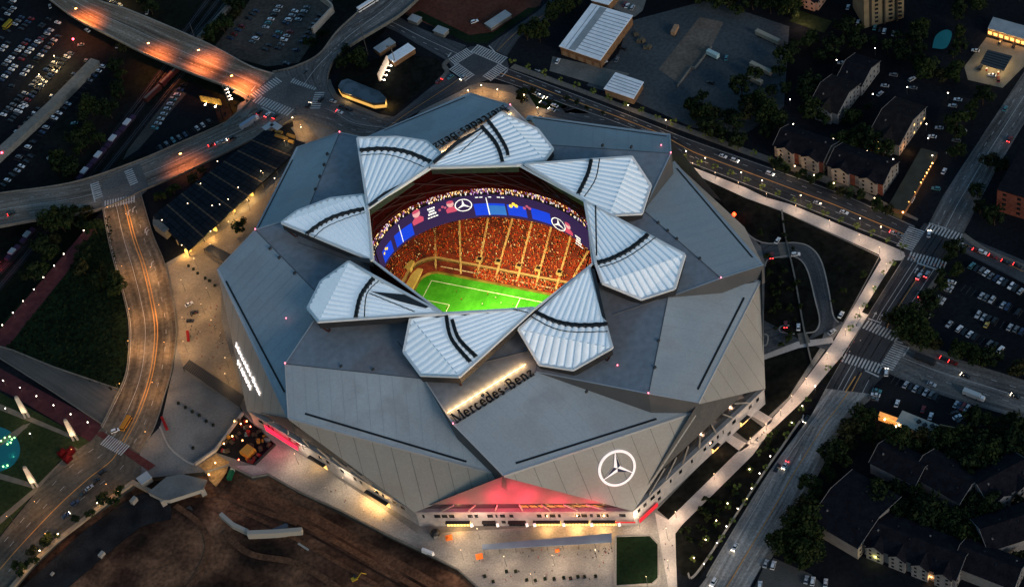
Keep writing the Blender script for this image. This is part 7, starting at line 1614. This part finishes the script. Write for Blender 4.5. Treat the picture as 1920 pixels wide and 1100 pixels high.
for x, y in ((1553, 171), (1482, 199), (1455, 236), (1488, 245), (1637, 189), (1701, 176), (1669, 222), (1737, 245), (1740, 272), (1563, 273), (1626, 296), (1675, 311), (1748, 304), (1782, 293), (1641, 103), (1750, 143), (1569, 125), (1777, 187)): street_lamp(U(x, y), 5, 'warm white lamp in the lanes between the apartment blocks', 'lamps between the apartment blocks', en=34, col=(1, .75, .5), r=.30)
for x, y in ((1843, 7), (1911, 3), (1685, 26)): street_lamp(U(x, y), 6, 'warm white lamp at the top edge behind the tower trees', 'lamps at the top right edge', en=30, r=.32)
for x, y in ((187, 952), (114, 1010), (80, 1041), (48, 1075), (226, 931)): street_lamp(U(x, y), 4.5, 'amber lamp in the tree row along the brown parapet', 'lamps along the brown parapet', globe=GLOBE, en=260, col=(1, .6, .25), r=.34)
SOD = mat('lamp_head_sodium', (.8, .5, .2), None, emit=(1, .38, .08), es=12)
for i, (x, y, dx, dy, z, en) in enumerate(((118, 18, 24, -2, 0, 32000), (274, 103, 4, -22, 0, 21000), (366, 72, 6, 22, 0, 19000), (434, 166, 0, -24, 0, 36000), (330, 306, 8, -18, 0, 12000))):
    a = U(x, y, z); b = U(x + dx, y + dy, 13); t = thing('street_lamp', 'tall sodium lamp casting an orange pool on the viaduct', 'street lamp', a, 'sodium lamps on the viaducts'); m = MB(); m.tube([a, a + Vector((0, 0, 12.5)), b], .16, 5, r1=.08); m.build('pole', POLE, t); m = MB(); m.box(b - Vector((0, 0, .25)), (1.3, .6, .25)); m.build('lamp_head', SOD, t)
    lamp('SPOT', b - Vector((0, 0, .5)), en, (1, .25, .055), .5, (0, 0, 0), t, spot=math.radians(122))
for i, (x, y, en) in enumerate(((250, 420, 3600), (205, 410, 1700), (296, 520, 3000), (232, 520, 2600), (312, 590, 3400), (246, 600, 3200), (322, 660, 3000), (244, 660, 3400), (300, 735, 2600), (228, 740, 2200), (150, 860, 1500), (70, 960, 1500), (215, 925, 1100), (90, 1020, 1300), (30, 985, 900), (276, 830, 900))):
    p = U(x, y); street_lamp(p, 9, 'amber lamp on the edge of the curving brown road', 'amber lamps along the brown road', globe=SOD_D, en=en * .85, col=(1, .50, .18), r=.2, arm=1.6 if i % 2 else -1.6)
for i, (x, y) in enumerate(((402, 478), (436, 436), (470, 395), (372, 505), (348, 545), (395, 560), (350, 615), (404, 620), (352, 660), (430, 690), (430, 720), (385, 590), (500, 345), (540, 285), (570, 255))): street_lamp(U(x, y), 9, 'amber lamp on the tan plaza beside the stadium', 'amber lamps on the tan plaza', globe=GLOBE_D, en=1500, col=(1, .60, .27), r=.16)
for i, (x, y) in enumerate(((870, 1050), (950, 1062), (1040, 1060), (1120, 1050), (1200, 990), (1252, 1010), (1255, 1070), (900, 1010), (650, 915), (560, 870), (1215, 1100), (1000, 1095))): street_lamp(U(x, y), 9, 'warm lamp on the pale front plaza', 'warm lamps on the front plaza', globe=GLOBE_D, en=2600, col=(1, .74, .50), r=.16)
for i in range(20):
    t_ = i / 19; a = [(1268, 970), (1405, 835), (1460, 785), (1500, 735), (1575, 645), (1625, 570), (1672, 490), (1600, 445), (1480, 392), (1380, 352), (1300, 318)]; k = t_ * 10; j = min(int(k), 9); x, y = (a[j][c] + (a[j + 1][c] - a[j][c]) * (k - j) for c in (0, 1))
    street_lamp(U(x, y), 5, 'slim warm lamp beside the pale footpath', 'slim lamps along the pale footpath', globe=GLOBE_D, en=[1300, 1100, 950][i % 3] if t_ < .65 else 700, col=(1, .68, .46), r=.18)
for x, y in ((880, 182), (935, 180), (985, 190), (1010, 214), (905, 172)): street_lamp(U(x, y), 5, 'amber lamp on the curved tan pavement behind the stadium', 'amber lamps behind the stadium', globe=GLOBE, en=1500, col=(1, .55, .22), r=.3)
for x, y in ((568, 250), (552, 232)): street_lamp(U(x, y), 5, 'amber lamp on the tan ramp beside the panelled deck', 'amber lamps on the tan ramp', globe=GLOBE, en=900, col=(1, .55, .2), r=.3)
for x, y, e in ((110, 125, 5200), (82, 160, 3000), (212, 8, 1800), (226, 14, 1200)): street_lamp(U(x, y, GZ), 9, 'yellow lamp over a row of parked cars', 'yellow lamps over the dark lots', globe=GLOBE, en=e * 1.6, col=(1, .62, .22), r=.3)
for x, y, e, wh in ((141, 83, 150, 'in the dark lot above the amber lit row'), (8, 296, 150, 'at the lower end of the long concrete roof'), (2, 500, 260, 'by the tracks at the left edge')):
    p = U(x, y, GZ); t = thing('signal_lamp', 'red signal lamp ' + wh, 'signal', p); m = MB(); m.tube([p, p + Vector((0, 0, 4))], .1, 5); m.build('mast', POLE, t); m = MB(); m.ball(p + Vector((0, 0, 4.3)), .75, 8); m.build('lens', RED_LED, t); lamp('POINT', p + Vector((0, 0, 3)), e, (1, .05, .03), .3, parent=t)
p = U(1377, 409, 0); t = thing('beacon_lamp', 'bright red lamp on the ground beyond the right roof edge', 'signal', p); m = MB(); m.tube([p, p + Vector((0, 0, 2.4))], .15, 5); m.build('mast', POLE, t); m = MB(); m.ball(p + Vector((0, 0, 3)), 1.2, 8); m.build('lens', mat('beacon_orange', (.8, .2, .05), None, emit=(1, .05, .015), es=2.5), t); lamp('POINT', p + Vector((0, -1, 5)), 500, (1, .08, .03), .4, parent=t)
TRL = mat('signal_head', (.03, .03, .03), None)
for i, (x, y, ax, ay, wh) in enumerate(((1616, 592, -14, 22, 'on the pale path above the lower crossing'), (1579, 657, 22, -12, 'on the pale path below the drive'), (1690, 480, -3, -22, 'at the path corner of the big crossing'), (461, 190, 6, -14, 'at the viaduct corner of the upper junction'), (556, 218, -2, -18, 'at the deck corner of the upper junction'), (606, 168, -10, -14, 'at the island corner of the upper junction'), (523, 143, -4, -14, 'at the gravel lot corner of the upper junction'), (1800, 448, -8, 2, 'at the right corner of the big crossing'))):
    a = U(x, y); b = U(x, y, 6.2); c = U(x + ax, y + ay, 6.5); t = thing('traffic_signal', 'traffic signal mast ' + wh, 'traffic signal', a, 'traffic signals at the junctions'); m = MB(); m.tube([a, b, b.lerp(Vector((c.x, c.y, 6.5)), .8)], .14, 5); m.build('mast', POLE, t); m = MB(); d = b.lerp(Vector((c.x, c.y, 6.5)), .75); m.box(d - Vector((0, 0, .9)), (.5, .5, 1.3)); m.build('signal_head', TRL, t)
# ------------------------------------------------------------------ people, tents and small plaza things
def make_person(shirt, legs):
    """one continuous skinned figure, mid-stride"""
    J = [(0, 0, .92), (0, 0, 1.18), (0, 0, 1.42), (0, .02, 1.52), (0, .03, 1.68), (.19, 0, 1.40), (.26, .06, 1.14), (.25, .18, .92), (-.19, 0, 1.40), (-.26, -.04, 1.14), (-.25, -.02, .90), (.10, 0, .88), (.11, .14, .48), (.11, .10, .06), (-.10, 0, .88), (-.11, -.08, .48), (-.11, -.26, .10), (.11, .24, .03), (-.11, -.14, .03)]
    E_ = [(0, 1), (1, 2), (2, 3), (3, 4), (2, 5), (5, 6), (6, 7), (2, 8), (8, 9), (9, 10), (0, 11), (11, 12), (12, 13), (0, 14), (14, 15), (15, 16), (13, 17), (16, 18)]
    r_ = [.16, .15, .17, .06, .12, .08, .055, .045, .08, .055, .045, .10, .07, .045, .10, .07, .045, .04, .04]
    me = bpy.data.meshes.new('person'); me.from_pydata(J, E_, []); o = bpy.data.objects.new('person', me); COL.objects.link(o); sk = o.modifiers.new('skin', 'SKIN')
    for i, v in enumerate(me.skin_vertices[0].data): v.radius = (r_[i], r_[i]); v.use_root = i == 0
    o.modifiers.new('sub', 'SUBSURF').levels = 1; dg = bpy.context.evaluated_depsgraph_get(); ev = o.evaluated_get(dg); m2 = bpy.data.meshes.new_from_object(ev); bpy.data.objects.remove(o)
    for x in (mat('shirt_' + shirt[0], shirt[1], None), mat('legs_' + legs[0], legs[1], None), SKIN, mat('hair_dark', (.02, .015, .012), None)): m2.materials.append(x)
    for f in m2.polygons:
        z = f.center.z; f.material_index = 3 if z > 1.68 else 2 if z > 1.5 or abs(f.center.x) > .22 and z < 1.1 else 0 if z > .9 else 1
    return m2
PEOPLE = [(make_person(('red', (.35, .03, .03)), ('dark', (.03, .03, .04))), 'red top'), (make_person(('black', (.02, .02, .022)), ('blue', (.05, .07, .13))), 'black top'), (make_person(('white', (.65, .65, .62)), ('dark', (.03, .03, .04))), 'white top')]
def person(x, y, k, where, rz):
    o = bpy.data.objects.new('person', PEOPLE[k][0]); COL.objects.link(o); o.location = U(x, y, .12); o.rotation_euler = (0, 0, rz); tag(o, 'person in a %s walking %s' % (PEOPLE[k][1], where), 'person', 'people ' + where)
rp = random.Random(31)
def people(poly, n, where, w=(2, 5, 2)):
    c = 0; xs = [p[0] for p in poly]; ys = [p[1] for p in poly]
    while c < n:
        x, y = rp.uniform(min(xs), max(xs)), rp.uniform(min(ys), max(ys))
        if inside(poly, x, y): person(x, y, rp.choices([0, 1, 2], w)[0], where, rp.uniform(0, 6.28)); c += 1
people([(345, 560), (405, 560), (425, 660), (440, 720), (400, 690), (340, 640)], 34, 'on the tan plaza'); people([(400, 612), (428, 620), (432, 645), (408, 648)], 14, 'under the facade name by the stadium', (1, 5, 5))
people([(880, 1035), (1140, 1020), (1145, 1090), (905, 1095)], 40, 'on the front plaza behind the awning'); people([(1130, 1028), (1150, 1026), (1148, 1040), (1105, 1044)], 12, 'beside the awning end', (1, 6, 1)); people([(560, 880), (700, 940), (760, 985), (730, 985), (600, 925)], 8, 'beside the podium wall')
people([(1410, 830), (1450, 790), (1440, 810), (1400, 850)], 8, 'on the lower pale footpath'); people([(1560, 690), (1600, 640), (1615, 640), (1575, 690)], 12, 'on the wide part of the pale footpath'); people([(1703, 482), (1770, 498), (1770, 504), (1703, 490)], 14, 'on the lower zebra of the big crossing', (4, 4, 3)); people([(1240, 975), (1262, 985), (1265, 1090), (1245, 1090)], 8, 'on the path beside the dark lawn'); people([(1430, 1000 - 540), (1440, 470), (1300, 330), (1290, 322)], 2, 'on the upper footpath')
m0 = None
for i, (x, y) in enumerate(((909, 1080), (925, 1090), (950, 1071), (967, 1071), (988, 1087), (1004, 1088), (1022, 1085), (1039, 1085), (1057, 1083), (1070, 1084), (1084, 1081), (1096, 1081), (1117, 1080), (354, 499), (363, 505), (371, 513), (385, 522), (393, 527), (403, 536), (335, 756), (348, 764), (361, 772), (374, 779), (387, 790), (400, 797), (362, 840))):
    wh = 'low black planter in the line across the front plaza' if y > 1000 else 'low black planter in the row on the tan plaza' if y < 600 else 'low black planter in the row on the grey curved plaza'
    if m0 is None: m = MB(); m.box((0, 0, 0), (1.5, 1.5, .9), 0, 0, .9); m.box((0, 0, .86), (1.2, 1.2, .3), .4, 1, .7); m0 = m.build('planter', [BLACK, LEAF[0]]); o = m0
    else: o = m0.copy(); COL.objects.link(o)
    o.location = U(x, y, .07); tag(o, wh, 'planter', 'low black planters on the plazas')
for i, (x, y, lab) in enumerate(((843, 1012, 'orange tent nearer the podium on the front plaza'), (900, 1047, 'orange tent by the dirt edge of the front plaza'), (1046, 1036, 'small orange tent behind the awning'))):
    p = U(x, y, .08); t = thing('tent', lab, 'tent', p); m = MB(); a = 1.7 if i < 2 else 1.0; c = [p + Vector((sx * a, sy * a, 2.1)) for sx, sy in ((-1, -1), (1, -1), (1, 1), (-1, 1))]
    for k in range(4): m.face([c[k], c[(k + 1) % 4], p + Vector((0, 0, 3.1))])
    m.build('roof', mat('tent_orange', (.75, .16, .03), None, emit=(1, .2, .03), es=.08), t); m = MB()
    for q in c: m.tube([(q.x, q.y, p.z), q], .06, 4)
    m.build('pole', POLE, t)
p = U(817, 1002, .08); t = thing('inflatable_helmet', 'round black entrance arch at the left end of the front plaza', 'arch', p); m = MB(); m.ball(p + Vector((0, 0, 1.6)), 2.4, 10, 0, (1.1, 1, .9)); m.build('shell', BLACK, t); m = MB(); m.box(p + Vector((0, -2.0, 0)), (2.0, 1.0, 2.2)); m.build('opening', PAVE, t)
p = U(803, 1037, .3); m = MB(); m.box(p, (1.6, 6.5, 2.4), .9, 0, .9); m.box(p + Vector((0, 0, 2.4)), (1.5, 6.2, .15), .9); tag(m.build('white_van', BW, at=p), 'white van beside the retaining wall of the dirt site', 'van')
for i, (a, b, lab) in enumerate((((304, 783), (314, 806), 'red banner fence along the curved kerb'), ((352, 622), (354, 640), 'red inflatable strip among the people on the tan plaza'))):
    A, B = U(*a, .1), U(*b, .1); m = MB(); d = (B - A); s_ = Vector((-d.y, d.x, 0)).normalized() * .7; m.slab([A - s_, B - s_, B + s_, A + s_], .1, 1.4); tag(m.build('red_banner', mat('banner_red', (.22, .012, .015), None)), lab, 'banner')
for i, (x, y) in enumerate(((118, 852), (128, 862), (134, 848))):
    p = U(x, y, .1); m = MB(); m.box(p, (4.2, 3.4, 2.6), .7, 0, .95); m.box(p + Vector((0, 0, 2.6)), (4.4, 3.6, .9), .7, 0, .2); tag(m.build('red_tent', mat('tent_red', (.06, .004, .006), None), at=p), ['dark red tent nearest the lower park corner', 'dark red tent closest to the brown street kerb', 'dark red tent nearest the red brick crossing'][i], 'tent')
p = U(340, 690); 
WLp = [(1430, 1085)]
# players, a goal and a digger
for i, (x, y) in enumerate(((866, 563), (886, 585), (915, 553), (940, 570), (838, 578), (905, 572), (856, 548), (930, 560), (962, 573))):
    o = bpy.data.objects.new('person', PEOPLE[2 if i % 2 else 0][0]); COL.objects.link(o); p = U(x, y, FZ + .05); o.location = p; o.rotation_euler = (0, 0, i * 1.3); o.scale = (1.1,) * 3; tag(o, 'person in a %s playing on the bright green field' % ('white top' if i % 2 else 'red top'), 'person', 'players on the field')
t = thing('goal_frame', 'white goal frame with net at the near end of the green field', 'goal', fp(-52.5, 0)); m = MB(); g0, g1 = fp(-52.5, -3.66), fp(-52.5, 3.66); up = Vector((0, 0, 2.44)); m.tube([g0, g0 + up, g1 + up, g1], .1, 5)
m.build('post', PLW, t); m = MB(); bk = -fu * 2; m.face([g0 + up, g1 + up, g1 + bk, g0 + bk]); m.build('net', mat('net_grey', (.3, .3, .3), None), t)
p = U(667, 1088, PZ + .8); t = thing('excavator', 'small yellow digger standing low in the dirt site', 'excavator', p); YEL = mat('digger_yellow', (.42, .27, .02), None, rough=.5); m = MB()
for s_ in (-1.1, 1.1): m.box(p + Vector((0, s_, 0)), (4.0, .6, .9))
m.build('track', RUBBER, t); m = MB(); m.box(p + Vector((-.3, 0, .95)), (3.2, 2.4, 1.2), .3, 0, .92); m.box(p + Vector((.3, .6, 2.1)), (1.4, 1.1, 1.3), .3, 1, .85); m.build('body', [YEL, GLASS_DK], t); m = MB(); m.tube([p + Vector((1.2, 0, 1.8)), p + Vector((3.6, .8, 4.2)), p + Vector((5.6, 1.4, 1.6))], .28, 5); m.build('arm', YEL, t); m = MB(); m.box(p + Vector((5.7, 1.4, .6)), (1.1, 1.2, 1.0), .3, 0, .7); m.build('bucket', METAL_DK, t)
for i, (x, y, a, b, c, lab) in enumerate(((522, 992, 11, 3, .8, 'blue grey covered heap behind the long broken wall'), (702, 1062, 2.2, 11, 1.2, 'tall grey form panel stack in the lower dirt site'), (688, 1078, 3, 6, 1.4, 'dark steel frame stack beside the digger'), (640, 1052, 2.4, 1.6, .9, 'small pale block on the lower dirt slope'), (735, 1070, 2.2, 1.4, .8, 'white crate on the dirt near the plaza wall'), (795, 1085, 1.6, 1.4, .8, 'pale crate at the bottom edge of the dirt site'), (355, 955, 4, 3.4, .5, 'round pale slab on the dirt under the pavilion'), (548, 1022, 3.2, 2.2, .6, 'pale rubble pad below the long broken wall'))):
    p = U(x, y, PZ + .7); m = MB(); m.box(p, (a, b, c), .2 + .3 * i, 0, .85); tag(m.build('material_stack', mat('site_' + str(i % 4), [(.10, .13, .16), (.16, .155, .14), (.05, .05, .05), (.34, .32, .29)][[0, 1, 2, 3, 3, 3, 1, 1][i]] if False else [(.10, .13, .16), (.16, .155, .14), (.05, .05, .05), (.34, .32, .29)][i % 4], None), at=p), lab, 'stack')
# ------------------------------------------------------------------ dusk light
W = bpy.data.worlds.new('World'); S.world = W; W.use_nodes = True
nt = W.node_tree; bg = nt.nodes['Background']
sky = nt.nodes.new('ShaderNodeTexSky'); sky.sky_type = 'NISHITA'; sky.sun_disc = False
SUN_EL, SUN_DIR = math.radians(6), Vector((.50, -.866, 0))      # low sun, lower right of the picture
sky.sun_elevation = SUN_EL; sky.sun_rotation = math.atan2(SUN_DIR.x, SUN_DIR.y)
sky.air_density = 1.6; sky.dust_density = 1.5; sky.ozone_density = 4.0
nt.links.new(sky.outputs[0], bg.inputs['Color']); bg.inputs['Strength'].default_value = 0.135
sl = bpy.data.lights.new('sun', 'SUN'); sl.energy = 0.52; sl.angle = math.radians(16); sl.color = (1, .93, .87)
so = bpy.data.objects.new('sun', sl); COL.objects.link(so)
sd = Vector((SUN_DIR.x * math.cos(math.radians(20)), SUN_DIR.y * math.cos(math.radians(20)), math.sin(math.radians(20))))
so.rotation_euler = (-sd).to_track_quat('-Z', 'Y').to_euler()
S.view_settings.view_transform = 'Standard'; S.view_settings.look = 'None'; S.view_settings.exposure = 1.0; S.view_settings.gamma = 1.0
S.render.engine = 'CYCLES'; S.cycles.use_denoising = True; S.cycles.max_bounces = 5; S.cycles.diffuse_bounces = 3; S.cycles.glossy_bounces = 2
S.cycles.transmission_bounces = 2; S.cycles.sample_clamp_indirect = 3.0; S.cycles.sample_clamp_direct = 30; S.cycles.caustics_reflective = False; S.cycles.caustics_refractive = False
